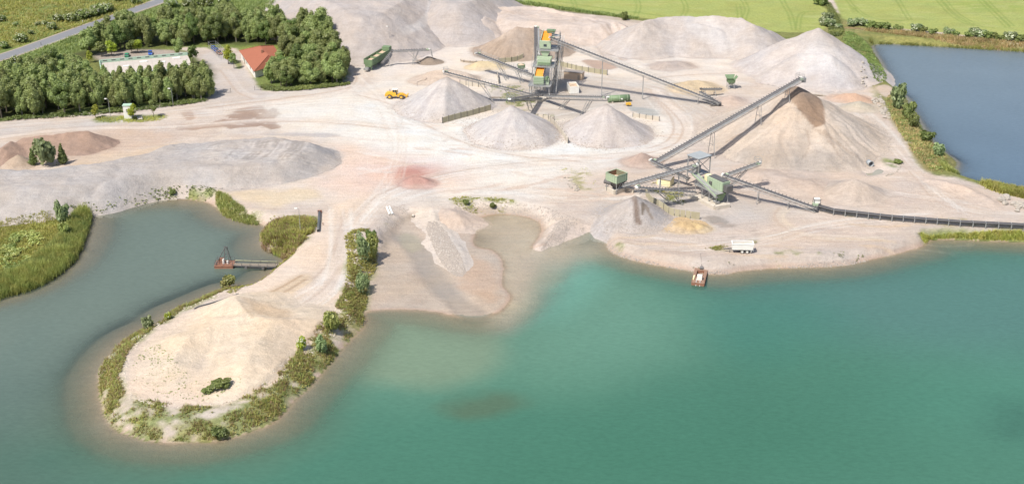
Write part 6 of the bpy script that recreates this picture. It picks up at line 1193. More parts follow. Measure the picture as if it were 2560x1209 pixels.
rt = root('compressor', on(G(1571,265)), 'small yellow wheeled compressor beside the green tank', 'compressor'); p = on(G(1571,265)); m = MB(); m.box(p+Vector((0, 0, .8)), (1.9, 1.0, .8), R(8)); m.box(p+Vector((.3, 0, 1.25)), (1.1, .8, .2), R(8)); m.build('body', M_YEL, rt)
for s0 in (-1, 1): m = MB(); m.tube(p+Vector((-.2, s0*.5, .35)), p+Vector((-.2, s0*.62, .35)), .33, n=12); m.build('wheel', M_TYRE, rt)
m = MB(); m.bar(p+Vector((-.9, 0, .45)), p+Vector((-1.9, -.2, .4)), .09); m.build('tow_bar', M_DARK, rt)
# ---------------------------------------------------------------- hall with white roof
BL, BR = G(250,156,5), G(468,137,5); u = (BR-BL); u.z = 0; HL = u.length; u.normalize(); v_ = Vector((u.y, -u.x, 0)); B0 = Vector((BL.x, BL.y, 0)); HD = 17.5; ha = math.atan2(u.y, u.x)
P = lambda a, b, z_: B0+u*a+v_*b+Vector((0, 0, z_))
rt = root('hall', P(HL/2, HD/2, 0), 'large low hall with a white roof and pale green parapet among the trees', 'building')
for a0, b0, a1, b1 in ((0, 0, HL, 0), (HL, 0, HL, HD), (HL, HD, 0, HD), (0, HD, 0, 0)): m = MB(); m.bar(P(a0, b0, 2.2), P(a1, b1, 2.2), .3, 4.8); m.build('wall', M_ROOFG, rt)
n = 14
for k in range(n):
    for half in (0, 1):
        m = MB(); a0 = HL*k/n+.02; a1 = HL*(k+1)/n-.02; z0, z1 = (4.75, 5.35) if half == 0 else (5.35, 4.6); b0, b1 = (.15, HD/2) if half == 0 else (HD/2, HD)
        m.loft([P(a0, b0, z0-.1), P(a1, b0, z0-.1), P(a1, b0, z0), P(a0, b0, z0)], [P(a0, b1, z1-.1), P(a1, b1, z1-.1), P(a1, b1, z1), P(a0, b1, z1)]); m.bar(P(a1, b0, z0+.04), P(a1, b1, z1+.04), .1, .12); m.build('roof_panel', M_ROOFW, rt)
m = MB(); m.bar(P(-.2, -.1, 5.3), P(HL+.2, -.1, 5.3), .35, 1.3); m.bar(P(-.1, 0, 5.2), P(-.1, HD, 5.0), .35, 1.1); pr = m.build('parapet', M_ROOFG, rt)
m = MB()
for k in range(10): a0 = HL*(k+.6)/10.4; m.bar(P(a0-.8, .1, 5.55), P(a0+.8, .1, 5.55), .06, .35)
m.build('slots', M_DARK, pr)
for a0, b0, w_ in ((HL*.28, HD*.62, 2.6), (HL*.48, HD*.38, 3.0), (HL*.68, HD*.55, 2.8), (HL*.86, HD*.3, 3.0)): m = MB(); m.box(P(a0, b0, 5.35), (w_, 1.3, .7), ha); m.build('skylight', M_WHITE, rt)
for k in range(7): m = MB(); m.box(P(HL*(k+.5)/7, HD+.17, 2.4), (2.4, .08, 1.2), ha); m.build('window', M_GLASS, rt)
m = MB(); m.box(P(HL+.18, HD*.5, 1.7), (.08, 3.4, 3.4), ha); m.build('gate_door', M_STEEL, rt)
# ---------------------------------------------------------------- office with hipped red roof
ez, hz = 3.1, 5.8; Ac, Bc, Cc, Dc = G(598,127,ez), G(635,179,ez), G(712,154,ez), G(684,114,ez); R1, R2 = G(650,115.5,hz), G(670,139,hz); cc = (Ac+Bc+Cc+Dc)/4
rt = root('office_building', Vector((cc.x, cc.y, 0)), 'single-storey office with white walls and hipped red tile roof', 'building')
for nm, pts in (('roof_slope', [Ac, Bc, R2, R1]), ('roof_slope', [Bc, Cc, R2]), ('roof_slope', [Cc, Dc, R1, R2]), ('roof_slope', [Dc, Ac, R1])):
    m = MB(); dn = Vector((0, 0, -.16)); n = len(pts); m.add([p for p in pts]+[p+dn for p in pts], [tuple(range(n)), tuple(range(n, 2*n))[::-1]]+[(k, n+k, n+(k+1) % n, (k+1) % n) for k in range(n)]); sl = m.build(nm, M_TILE, rt)
    m = MB(); a, b = pts[0], pts[1]; tops = (pts[-1], pts[2]) if n == 4 else (pts[2], pts[2])
    for k in range(1, 16): t = k/16; m.bar(a.lerp(tops[0], t)+Vector((0, 0, .04)), b.lerp(tops[1], t)+Vector((0, 0, .04)), .09, .09)
    m.build('tile_courses', M_TILE, sl)
m = MB()
for a, b in ((R1, R2), (Ac, R1), (Bc, R2), (Cc, R2), (Dc, R1)): m.bar(a+Vector((0, 0, .08)), b+Vector((0, 0, .08)), .26, .18)
m.build('ridge_tiles', M_TILE, rt)
ins = [p.lerp(cc, .07) for p in (Ac, Bc, Cc, Dc)]
for k in range(4): a, b = ins[k].copy(), ins[(k+1) % 4].copy(); a.z = b.z = 1.5; m = MB(); m.bar(a, b, .25, 3.2); m.build('wall', M_WHITE, rt)
for a, b, ts in ((ins[0], ins[1], (.2, .45, .7, .9)), (ins[1], ins[2], (.3, .6, .85))):
    d = (b-a).normalized(); nn = Vector((d.y, -d.x, 0)); sgn = 1 if (nn.dot(a-cc) > 0) else -1
    for t in ts: p = a.lerp(b, t)+nn*sgn*.14; p.z = 1.75; m = MB(); m.bar(p-d*.75, p+d*.75, .08, 1.1); w_ = m.build('window', M_GLASS, rt); m = MB(); m.bar(p-d*.85+Vector((0, 0, -.62)), p+d*.85+Vector((0, 0, -.62)), .18, .1); m.bar(p-d*.85+Vector((0, 0, .6)), p+d*.85+Vector((0, 0, .6)), .14, .08); m.bar(p-Vector((0, 0, .55)), p+Vector((0, 0, .55)), .14, .08); m.build('frame', M_SILL, w_)
m = MB(); m.box(R1.lerp(R2, .6)+Vector((-.9, -.3, .3)), (.8, .8, 1.3)); m.build('chimney', M_RUST, rt)
m = MB(); p = ins[0].lerp(ins[1], .3); m.box(Vector((p.x-.2, p.y, 1.2)), (.3, 1.1, 2.3), math.atan2((ins[1]-ins[0]).y, (ins[1]-ins[0]).x)+math.pi/2); m.build('door', M_WOOD, rt)
# ---------------------------------------------------------------- kiosk, lamps, gates
c = on(G(322,296)); h_, P = hut('weighbridge_kiosk', 'narrow white kiosk behind a small tree on the grass island', c, 2.6, 2.2, 5.0, .1, M_WHITE, M_ROOFG, cat='kiosk'); m = MB(); m.box(P(.4, -1.13, 3.2), (1.4, .06, 1.2), .1); m.build('window', M_GLASS, h_)
rt = root('weigh_frame', on(G(352,298)), 'low grey steel frame on the ground right of the kiosk', 'frame'); p = on(G(354,297)); m = MB()
for s0 in (-.8, .8): m.bar(p+Vector((s0, -1.6, .6)), p+Vector((s0-1.4, 1.6, .9)), .15); m.bar(p+Vector((s0, -1.6, 0)), p+Vector((s0, -1.6, .6)), .12)
m.build('rails', M_STEEL, rt); m = MB(); m.box(p+Vector((-.5, 0, .4)), (1.7, 3.4, .12), .3); m.build('plate', M_CONC, rt)
for k, (px, py, h_, lb) in enumerate(((276,292,6.6,'lamp post on the grass island left of the kiosk'), (433,264,6.4,'lamp post in front of the tree belt, right of the kiosk'), (752,590,7.5,'thin lamp post above the reeds near the black pipe'), (1172,245,5.0,'thin pole light beside the broad cone'), (975,135,4.5,'lamp post behind the green bin'))):
    p = onT(g3(px, py, -1 if py > 500 else 0)); rt = root('street_lamp', p, lb, 'lamp post'); m = MB(); m.tube(p-Vector((0, 0, .3)), p+Vector((0, 0, h_)), .09, .06, 8); m.build('pole', M_STEEL, rt)
    m = MB(); m.bar(p+Vector((0, 0, h_)), p+Vector((-.6, -.2, h_+.15)), .07); m.build('arm', M_STEEL, rt); m = MB(); m.box(p+Vector((-.8, -.2, h_+.15)), (.8, .42, .3)); m.build('lamp_head', M_WHITE, rt)
for lb, a, b in (('open mesh gate at the end of the tree belt', (527,236), (577,232)), ('short mesh gate leaf left of the office wood', (637,226), (652,226))):
    p, q = on(G(*a)), on(G(*b)); rt = root('mesh_gate', p, lb, 'gate'); L = (q-p).length; u = (q-p).normalized(); m = MB()
    for k in range(4 if L > 4 else 2): t = k/(3 if L > 4 else 1); m.bar(p+u*L*t, p+u*L*t+Vector((0, 0, 1.8)), .12)
    m.build('posts', M_DARK, rt); m = MB()
    for h_ in (.1, .9, 1.7): m.bar(p+Vector((0, 0, h_)), q+Vector((0, 0, h_)), .07)
    for k in range(int(L/.35)): m.bar(p+u*.35*k+Vector((0, 0, .1)), p+u*.35*k+Vector((0, 0, 1.7)), .03)
    m.build('mesh_infill', M_STEEL, rt)
# ---------------------------------------------------------------- vehicles
def car(label, c, rz, mat, L=4.2, parent=None, name='parked_car'):
    rt = root(name, c, label, 'car'); Mz = Matrix.Rotation(rz, 3, 'Z'); P = lambda a, b, z_: Vector(c)+Mz @ Vector((a, b, z_)); W2 = .86
    prof = [(-L/2, .35), (-L/2, .82), (-L*.44, .95), (-L*.2, 1.0), (L*.2, .98), (L*.44, .82), (L/2, .62), (L/2, .3)]
    m = MB(); m.loft([P(a, -W2, z_) for a, z_ in prof], [P(a, W2, z_) for a, z_ in prof]); m.build('body', mat, rt)
    cab = [(-L*.42, .94), (-L*.34, 1.38), (L*.06, 1.42), (L*.24, .96)]; m = MB(); m.loft([P(a, -W2*.86, z_) for a, z_ in cab], [P(a, W2*.86, z_) for a, z_ in cab]); m.build('glasshouse', M_GLASS, rt)
    m = MB(); m.loft([P(-L*.34, -W2*.84, 1.37), P(L*.06, -W2*.84, 1.41), P(L*.06, -W2*.84, 1.47), P(-L*.33, -W2*.84, 1.44)], [P(-L*.34, W2*.84, 1.37), P(L*.06, W2*.84, 1.41), P(L*.06, W2*.84, 1.47), P(-L*.33, W2*.84, 1.44)]); m.build('roof', mat, rt)
    for a in (-L*.3, L*.31):
        for b in (-1, 1): m = MB(); m.tube(P(a, b*(W2-.2), .33), P(a, b*(W2+.02), .33), .33, n=14); w_ = m.build('wheel', M_TYRE, rt); m = MB(); m.tube(P(a, b*(W2), .33), P(a, b*(W2+.04), .33), .19, n=10); m.build('rim', M_STEEL, w_)
    for b in (-.6, .6): m = MB(); m.box(P(L/2-.02, b, .62), (.12, .36, .16), rz); m.build('headlight', M_WHITE, rt); m = MB(); m.box(P(-L/2+.02, b, .72), (.12, .3, .18), rz); m.build('tail_light', M_RED, rt)
    return rt
car('green car parked on the gravel behind the hall, left of the blue one', on(G(318,141)), R(100), M_TEAL); car('blue car parked on the gravel behind the hall', on(G(376,136)), R(-75), M_BLUE)
# rack stacked with wrecked blue cars: a mesh cage
rt = root('mesh_cage', on(G(540,140)), 'open steel cage holding blue cars at the edge of the paved yard', 'cage'); a, b = on(G(522,122)), on(G(553,150)); u = (b-a).normalized(); L = (b-a).length; s_ = Vector((-u.y, u.x, 0)); m = MB()
for k in range(6):
    for q in (0, 3.2): p = a+u*L*k/5+s_*q; m.bar(p, p+Vector((0, 0, 3.0)), .1)
    m.bar(a+u*L*k/5+Vector((0, 0, 3)), a+u*L*k/5+s_*3.2+Vector((0, 0, 3)), .07)
m.build('posts', M_STEEL, rt); m = MB()
for q in (0, 3.2):
    for h_ in (.1, 1, 2, 3): m.bar(a+s_*q+Vector((0, 0, h_)), b+s_*q+Vector((0, 0, h_)), .07)
m.build('rails', M_STEEL, rt)
for k, lb in enumerate(('blue car at the far end of the steel cage', 'blue car in the middle of the steel cage', 'blue and rusty car at the near end of the steel cage')):
    p = a+u*(2.2+k*4.4)*min(1, L/13)+s_*1.6; car(lb, on(p), math.atan2(u.y, u.x), M_BLUE if k < 2 else M_RUST, 3.9)
c = on(G(566,148)); m = MB(); m.tube(c, c+Vector((0, 0, 1.1)), .45, n=12); tag(m.build('barrel', M_BLUE), 'pale blue barrel beside the near end of the steel cage', 'barrel')
# wheel loader, side on, bucket to the right against the broad cone
c = on(G(992,245)); ra = R(-4); Mz = Matrix.Rotation(ra, 3, 'Z'); P = lambda a, b, z_: c+Mz @ Vector((a, b, z_)); rt = root('wheel_loader', c, 'yellow wheel loader with its bucket against the broad grey cone', 'loader')
m = MB(); pr = [(-4.0, 1.2), (-4.1, 2.1), (-3.6, 2.45), (-1.5, 2.6), (-.2, 2.4), (.1, 1.3), (-.6, .95), (-3.2, .95)]; m.loft([P(a, -.95, z_) for a, z_ in pr], [P(a, .95, z_) for a, z_ in pr]); m.build('rear_body', M_YEL, rt)
m = MB(); pr = [(-4.35, .9), (-4.35, 1.8), (-4.0, 1.9), (-3.9, .85)]; m.loft([P(a, -1.15, z_) for a, z_ in pr], [P(a, 1.15, z_) for a, z_ in pr]); m.build('counterweight', M_YEL, rt)
m = MB(); pr = [(.1, .8), (.1, 1.5), (1.0, 2.1), (2.4, 1.7), (2.8, 1.0), (2.2, .75)]; m.loft([P(a, -.7, z_) for a, z_ in pr], [P(a, .7, z_) for a, z_ in pr]); m.build('front_frame', M_YEL, rt)
m = MB(); pr = [(-1.5, 2.3), (-1.4, 3.5), (.2, 3.5), (.45, 2.1), (.1, 1.8), (-1.2, 1.8)]; m.loft([P(a, -.75, z_) for a, z_ in pr], [P(a, .75, z_) for a, z_ in pr]); cb = m.build('cab', M_GLASS, rt)
m = MB(); 
for a, z0, a1, z1 in ((-1.5, 2.3, -1.4, 3.5), (.45, 2.1, .2, 3.5), (-.5, 2.1, -.6, 3.5)):
    for b in (-.77, .77): m.bar(P(a, b, z0), P(a1, b, z1), .12)
m.build('cab_pillars', M_YEL, cb); m = MB(); m.box(P(-.6, 0, 3.58), (2.0, 1.7, .16), ra); m.build('cab_roof', M_WHITE, rt)
m = MB(); m.tube(P(-2.6, .4, 2.5), P(-2.6, .4, 3.4), .1, n=8); m.build('exhaust', M_DARK, rt)
for a in (-2.55, 1.9):
    for b in (-1, 1):
        m = MB(); m.tube(P(a, b*.75, .85), P(a, b*1.35, .85), .85, n=20); w_ = m.build('wheel', M_TYRE, rt); m = MB(); m.tube(P(a, b*1.3, .85), P(a, b*1.4, .85), .45, n=14); m.build('rim', M_YEL, w_)
        m = MB(); pts = [(math.cos(t)*1.0, math.sin(t)*1.0) for t in (0.5, 1.0, 1.57, 2.1, 2.6)]
        for (p0, q0), (p1, q1) in zip(pts[:-1], pts[1:]): m.bar(P(a+p0, b*1.05, .9+q0), P(a+p1, b*1.05, .9+q1), .6, .06)
        m.build('mudguard', M_YEL, rt)
for b in (-.45, .45): m = MB(); m.bar(P(1.0, b, 2.0), P(2.9, b, 1.6), .22, .4); m.bar(P(2.9, b, 1.6), P(4.0, b, .75), .22, .4); m.build('lift_arm', M_YEL, rt); m = MB(); m.tube(P(.9, b, 1.2), P(2.7, b, 1.4), .09, n=8); m.build('hydraulic_cylinder', M_STEEL, rt)
m = MB(); pr = [(3.9, .25), (5.1, .1), (5.15, .2), (4.2, .5), (4.0, 1.3), (4.5, 1.7), (4.4, 1.8), (3.8, 1.4)]; m.loft([P(a, -1.5, z_) for a, z_ in pr], [P(a, 1.5, z_) for a, z_ in pr]); m.build('bucket', M_YEL, rt)
# white tandem tipping trailer
c = on(G(1855,628)); ra = R(-3); Mz = Matrix.Rotation(ra, 3, 'Z'); P = lambda a, b, z_: c+Mz @ Vector((a, b, z_)); rt = root('tipper_trailer', c, 'white tandem-axle tipping trailer parked on the lower shore', 'trailer')
Lb, Wb, z0, z1 = 5.6, 2.4, 1.15, 2.75
for b in (-1, 1): m = MB(); m.loft([P(-Lb/2, b*(Wb/2), z0), P(Lb/2, b*(Wb/2), z0), P(Lb/2, b*(Wb/2-.09), z0), P(-Lb/2, b*(Wb/2-.09), z0)], [P(-Lb/2-.1, b*(Wb/2+.08), z1), P(Lb/2+.1, b*(Wb/2+.08), z1), P(Lb/2+.1, b*(Wb/2-.04), z1), P(-Lb/2-.1, b*(Wb/2-.04), z1)]); m.build('side_wall', M_WHITE, rt)
for a in (-Lb/2, Lb/2): m = MB(); m.bar(P(a, -Wb/2+.05, 1.95), P(a, Wb/2-.05, 1.95), .1, 1.6); m.build('end_wall', M_WHITE, rt)
m = MB(); m.box(P(0, 0, z0+.05), (Lb-.1, Wb-.15, .12), ra); m.build('floor', M_BEIGE, rt); m = MB()
for b in (-1, 1): m.bar(P(-Lb/2-.15, b*(Wb/2+.03), z1+.06), P(Lb/2+.15, b*(Wb/2+.03), z1+.06), .3, .14)
for a in (-1, 1): m.bar(P(a*(Lb/2+.05), -Wb/2, z1+.06), P(a*(Lb/2+.05), Wb/2, z1+.06), .3, .13)
m.build('rim_rail', M_WHITE, rt); m = MB(); m.bar(P(-Lb/2, -.5, .95), P(Lb/2-.3, -.5, .95), .14, .26); m.bar(P(-Lb/2, .5, .95), P(Lb/2-.3, .5, .95), .14, .26); m.bar(P(-Lb/2, -.5, .95), P(-Lb/2-2.2, 0, .85), .14, .2); m.bar(P(-Lb/2, .5, .95), P(-Lb/2-2.2, 0, .85), .14, .2); m.build('chassis', M_DARK, rt)
m = MB(); m.bar(P(-Lb/2-.6, -.3, .9), P(-Lb/2-.6, -.3, 0), .1); m.box(P(-Lb/2-.6, -.3, .04), (.3, .3, .06)); m.build('support_leg', M_DARK, rt)
for a in (-.1, 1.25):
    for b in (-1, 1): m = MB(); m.tube(P(a, b*.75, .52), P(a, b*1.15, .52), .52, n=20); w_ = m.build('wheel', M_TYRE, rt); m = MB(); m.tube(P(a, b*1.1, .52), P(a, b*1.18, .52), .3, n=14); m.build('rim', M_WHITE, w_)
m = MB(); m.box(P(2.35, -.95, .75), (.12, .5, .7), ra-.3); m.box(P(2.85, 0, .85), (.1, 2.3, .2), ra); m.build('mudguard', M_WHITE, rt)
# ---------------------------------------------------------------- barges, walkway, pipes, culvert
c = G(1749,694,WZ); ra = R(8); a_v = (G(1757,668,WZ)-G(1745,718,WZ)); a_v.z = 0; Lb = 10.2; fw = a_v.normalized(); sd_ = Vector((fw.y, -fw.x, 0)); P = lambda a, b, z_: c+fw*a+sd_*b+Vector((0, 0, z_))
rt = root('work_barge', c, 'small rusty work barge with an open hold, moored nose to the right shore', 'boat')
o_ = [(-5, -1.75), (4.4, -1.75), (5, -1.3), (5, 1.3), (4.4, 1.75), (-5, 1.75)]; i_ = [(-.9, -.95), (3.0, -.95), (3.0, .95), (-.9, .95)]
m = MB(); m.loft([P(a, b*.92, -.5) for a, b in o_], [P(a, b, .75) for a, b in o_], caps=False); m.build('hull', M_RUST, rt)
m = MB()
for a0, b0, a1, b1 in ((-5, -1.75, -.9, 1.75), (3.0, -1.75, 4.9, 1.75), (-.9, -1.75, 3.0, -.95), (-.9, .95, 3.0, 1.75)): m.add([P(a0, b0, .76), P(a1, b0, .76), P(a1, b1, .76), P(a0, b1, .76), P(a0, b0, .68), P(a1, b0, .68), P(a1, b1, .68), P(a0, b1, .68)], [(0,1,2,3),(7,6,5,4),(0,4,5,1),(1,5,6,2),(2,6,7,3),(3,7,4,0)])
m.build('deck', paintmat('dusty_rust', (186,150,126), .9, (146,112,92), .7, scale=2), rt)
m = MB(); m.loft([P(a, b, -.3) for a, b in i_], [P(a, b, .75) for a, b in i_], caps=False); m.add([P(a, b, -.28) for a, b in i_], [(0, 1, 2, 3)]); m.build('hold', M_RUST, rt); m = MB(); m.bar(P(1.2, -.95, .1), P(1.2, .95, .1), .1, .9); m.build('bulkhead', M_RUST, rt)
m = MB(); m.box(P(-2.6, .2, 1.4), (1.0, 1.3, 1.3), math.atan2(fw.y, fw.x)); m.build('winch_house', M_WHITE, rt); m = MB(); m.box(P(-2.2, -1.35, 1.0), (.35, 2.0, .45), math.atan2(fw.y, fw.x)+math.pi/2); m.build('side_box', M_CREAM, rt)
m = MB(); m.tube(P(4.0, -.4, 1.1), P(4.0, .5, 1.1), .45, n=12); m.bar(P(4.3, 0, .8), P(4.3, 0, 2.2), .1); m.build('bow_winch', M_DARK, rt)
for b in (-.5, .5): m = MB(); m.bar(P(-4.0, b, 1.6), P(-5.2, b, -.2), .16); m.build('stern_post', M_STEEL, rt)
m = MB()
for q in (-1.6, 1.6):
    for k in range(4): m.bar(P(-4.9+k*1.1, q, .75), P(-4.9+k*1.1, q, 1.3), .06)
m.build('deck_cleats', M_RUST, rt); m = MB(); p0 = P(5, 0, .9); p1 = on(G(1750,632), .1); q0 = p0
for k in range(1, 9): t = k/8; q1 = p0.lerp(p1, t)-Vector((0, 0, .5*math.sin(t*math.pi)))+Vector((0, 0, 0)); q1.z = max(q1.z, float(ground(q1.x, q1.y))+.05); m.bar(q0, q1, .05); q0 = q1
m.build('mooring_line', M_DARK, rt)
# dredge float on the left bay
c = G(563,664,WZ); fw = (G(585,664,WZ)-G(540,664,WZ)).normalized(); sd_ = Vector((-fw.y, fw.x, 0)); P = lambda a, b, z_: c+fw*a+sd_*b+Vector((0, 0, z_)); rt = root('pump_float', c, 'rusty square pump float with dark frame mast in the left bay', 'boat')
m = MB(); m.box(P(0, 0, .15), (5.0, 3.8, 1.1), 0); m.build('hull', M_RUST, rt); m = MB(); m.box(P(0, 0, .74), (5.2, 4.0, .1), 0); m.build('deck', M_RUST, rt)
m = MB(); tp = P(.3, 1.0, 5.2)
for a, b in ((-.6, 1.6), (1.4, 1.6), (-.2, .3), (1.1, .3)): m.bar(P(a, b, .75), tp+Vector((a*.25, (b-1)*.3, 0)), .17)
m.bar(tp+Vector((-.4, 0, 0)), tp+Vector((.6, 0, 0)), .22); m.bar(P(-2.3, -1.2, .8), tp, .16); m.bar(P(-.3, .9, 3), P(1.0, .9, 3), .1); m.build('mast_frame', M_DARK, rt)
m = MB(); m.box(P(-.9, .2, 1.5), (1.2, 1.0, 1.4)); m.build('pump', M_RUST, rt); m = MB(); m.tube(P(-.3, -.2, .8), P(-.3, -.2, 2.2), .3, n=10); m.tube(P(.8, -.2, .8), P(.8, -.2, 1.6), .25, n=10); m.build('valve', M_WHITE, rt)
m = MB()
for a, b in ((-2.4, -1.8), (0, -1.8), (2.4, -1.8), (-2.4, 0), (-2.4, 1.8), (2.4, 1.8)): m.bar(P(a, b, .75), P(a, b, 1.9), .08)
for a, b, a1, b1 in ((-2.4, -1.8, 2.4, -1.8), (-2.4, -1.8, -2.4, 1.8), (-2.4, 1.8, 2.4, 1.8)): m.bar(P(a, b, 1.9), P(a1, b1, 1.9), .07); m.bar(P(a, b, 1.35), P(a1, b1, 1.35), .05)
m.build('railing', M_DARK, rt)
a = P(2.6, -.6, .75); b = G(692,663,WZ+1.1); u = (b-a).normalized(); s_ = Vector((-u.y, u.x, 0)); L = (b-a).length; rt = root('floating_walkway', a, 'dark railed walkway from the pump float to the shore', 'walkway')
n = 22
for k in range(n): m = MB(); p = a+u*(L*(k+.5)/n); m.bar(p-s_*.7, p+s_*.7, L/n*.86, .08); m.build('plank', M_WOOD, rt)
m = MB()
for q in (-.75, .75): m.bar(a+s_*q-Vector((0, 0, .12)), b+s_*q-Vector((0, 0, .12)), .14, .24)
m.build('stringers', M_DARK, rt)
for q in (-.8, .8):
    m = MB()
    for k in range(6): p = a+u*L*k/5+s_*q; m.bar(p, p+Vector((0, 0, 1.1)), .09)
    m.bar(a+s_*q+Vector((0, 0, 1.1)), b+s_*q+Vector((0, 0, 1.1)), .09); m.bar(a+s_*q+Vector((0, 0, .55)), b+s_*q+Vector((0, 0, .55)), .06); m.build('railing', M_DARK, rt)
for t in (.3, .7): m = MB(); p = a+u*L*t; m.tube(p-s_*1.0-Vector((0, 0, .6)), p+s_*1.0-Vector((0, 0, .6)), .4, n=10); m.build('float', M_DARK, rt)
m = MB(); m.tube(a+s_*1.3+Vector((0, 0, .5)), b+s_*1.3+Vector((0, 0, .4)), .2, n=10); m.build('discharge_pipe', paintmat('pale_pipe', (198,196,150), .5), rt)
# pipes lying about
a, b = onT(G(799,532), .45), onT(G(796,580), .45); m = MB(); m.tube(a, b, .42, n=14, inner=.34); rt = root('drain_pipe', onT(G(797,560)), 'black pipe lying across the shoulder of the peninsula road', 'pipe'); m.build('pipe', M_PIPE, rt, smooth=True); m = MB(); m.box(a+Vector((0, .5, -.1)), (1.2, .4, .9)); m.build('inlet_frame', M_RUST, rt)
m = MB(); p = a.lerp(b, .62); m.bar(p+Vector((-1.4, 0, -.5)), p+Vector((-1.4, 0, .3)), .2); m.bar(p+Vector((1.2, 0, -.5)), p+Vector((1.2, 0, .3)), .2); m.build('retaining_stakes', M_RUST, rt)
for k, (q0, q1, lb) in enumerate((((967,519),(975,536),'white pipe length lying on the slope, left one of the pair'), ((974,518),(982,535),'white pipe length lying on the slope, right one of the pair'))):
    a, b = onT(G(*q0), .22), onT(G(*q1), .22); m = MB(); m.tube(a, b, .32, n=12, inner=.26); tag(m.build('white_pipe', M_WHITE), lb, 'pipe')
a, b = onT(G(1031,541,-1.6), .3), onT(G(1034,534,-1), .4); m = MB(); m.tube(a, b, .4, n=12, inner=.32); tag(m.build('outfall_pipe', M_CONC), 'short pipe end sticking out above the mud flat channel', 'pipe')
a, b = G(2170,412,.6), G(2182,406,.9); d = (G(2180,410)-G(2166,401)); d.z = 0; d.normalize(); p = on(G(2174,414)); a = p+Vector((0, 0, .75))-d*1.2; b = p+Vector((0, 0, .7))+d*.9; m = MB(); m.tube(a, b, .85, .95, 16, inner=.82); rt = root('culvert_pipe', p, 'pale grey culvert pipe mouth above the round puddle', 'pipe'); m.build('barrel', M_GREYR, rt, smooth=True); m = MB(); m.tube(b-d*.15, b+d*.02, 1.05, n=16, inner=.92); m.build('collar', M_STEEL, rt)
m = MB(); L_ = chaikin([tuple(onT(G(*q), .12)) for q in ((596,734),(560,748),(520,760),(496,766),(486,772))], 2, False)
for p0, p1 in zip(L_[:-1], L_[1:]): m.tube(p0, p1, .16, n=6, caps=False)
tag(m.build('hose', M_PIPE, smooth=True), 'dark hose running along the sand edge of the peninsula', 'hose')
m = MB(); p0, p1 = onT(G(2050,236), .3), onT(G(2030,242), .3)
# ---------------------------------------------------------------- scrap lying about
for lb, px, py, n_, L_, mt in (('loose stack of steel beams under the tail of the upper feed conveyor', 1790, 264, 5, 4.5, M_DARK), ('dark scrap beams lying behind the long diagonal conveyor', 2040, 240, 4, 6.0, M_WOOD), ('few grey planks lying beside the tower', 1236, 246, 3, 5.0, M_WOOD), ('short stack of steel profiles below the curved wall', 1655, 505, 4, 3.0, M_STEEL)):
    c = onT(G(px, py)); rt = root('scrap_stack', c, lb, 'scrap'); rs = random.Random(px)
    for k in range(n_): a = rs.uniform(-.5, .5); d = Vector((math.cos(a), math.sin(a), 0))*L_/2*rs.uniform(.6, 1); p = c+Vector((rs.uniform(-.8, .8), rs.uniform(-.9, .9), .15+.1*k)); m = MB(); m.bar(p-d, p+d, .22, .16); m.build('beam', mt, rt)
# ---------------------------------------------------------------- stones
def rock_mesh(seed):
    r = random.Random(seed); V = []
    for th in range(5):
        for ph in range(6): a = ph*math.pi/3+r.uniform(-.25, .25); t = (th+.5)*math.pi/5; q = r.uniform(.75, 1.1); V.append((math.sin(t)*math.cos(a)*q, math.sin(t)*math.sin(a)*q*.85, math.cos(t)*q*.7))
    V += [(0, 0, .72), (0, 0, -.7)]; Fs = []
    for th in range(4):
        for ph in range(6): a, b = th*6+ph, th*6+(ph+1) % 6; Fs.append((a, a+6, b+6, b))
    Fs += [(ph, (ph+1) % 6, 30) for ph in range(6)]+[(24+(ph+1) % 6, 24+ph, 31) for ph in range(6)]; return V, Fs
RK = []
for s_ in range(6): V, Fs = rock_mesh(s_); me = bpy.data.meshes.new('boulder'); me.from_pydata(V, [], Fs); me.materials.append(M_STONE); RK.append(me)
def boulders(px, n, s0, s1, lb, grp, z_=0, big=None):
    P_b = wpoly(px, z_, 0); a = P_b.min(0); b = P_b.max(0); c = 0
    while c < n:
        q = (random.uniform(a[0], b[0]), random.uniform(a[1], b[1]))
        if sdf(np.array([q[0]]), np.array([q[1]]), P_b)[0] > 0: continue
        o = link('boulder', random.choice(RK)); s_ = random.uniform(s0, s1); o.scale = (s_, s_*random.uniform(.7, 1.1), s_*random.uniform(.7, 1)); o.rotation_euler = (random.uniform(-.4, .4), random.uniform(-.4, .4), random.uniform(0, 6.28)); o.location = onT(q, s_*.25); tag(o, lb, 'boulder', grp); c += 1
boulders([(2176,254),(2196,240),(2208,244),(2210,262),(2222,280),(2226,296),(2212,300),(2198,288),(2200,270),(2185,262)], 70, .35, .95, 'pale limestone boulder tipped along the bank above the blue pond', 'pale limestone boulders between the small grey cone and the pond')
boulders([(2148,188),(2160,196),(2170,226),(2150,220)], 10, .5, 1.1, 'pale block at the foot of the tall pale peak', 'pale blocks at the foot of the tall pale peak'); boulders([(1408,445),(1425,442),(1450,470),(1440,482),(1415,468)], 22, .3, .6, 'pale stone in the loose scatter left of the ribbed green hopper', 'pale stones scattered left of the ribbed green hopper')
boulders([(2530,512),(2545,504),(2575,520),(2575,532),(2535,528)], 14, .5, 1.3, 'big pale block in the pile at the right edge by the blue pond', 'big pale blocks at the right edge'); boulders([(2500,492),(2520,490),(2526,512),(2505,512)], 3, 1.2, 2.0, 'broad sandy block left of the right edge pile', 'broad sandy blocks at the right edge')
boulders([(2226,440),(2250,428),(2252,412),(2240,430),(2200,446)], 16, .25, .5, 'small pale stone on the rim of the round puddle', 'small stones round the culvert puddle')
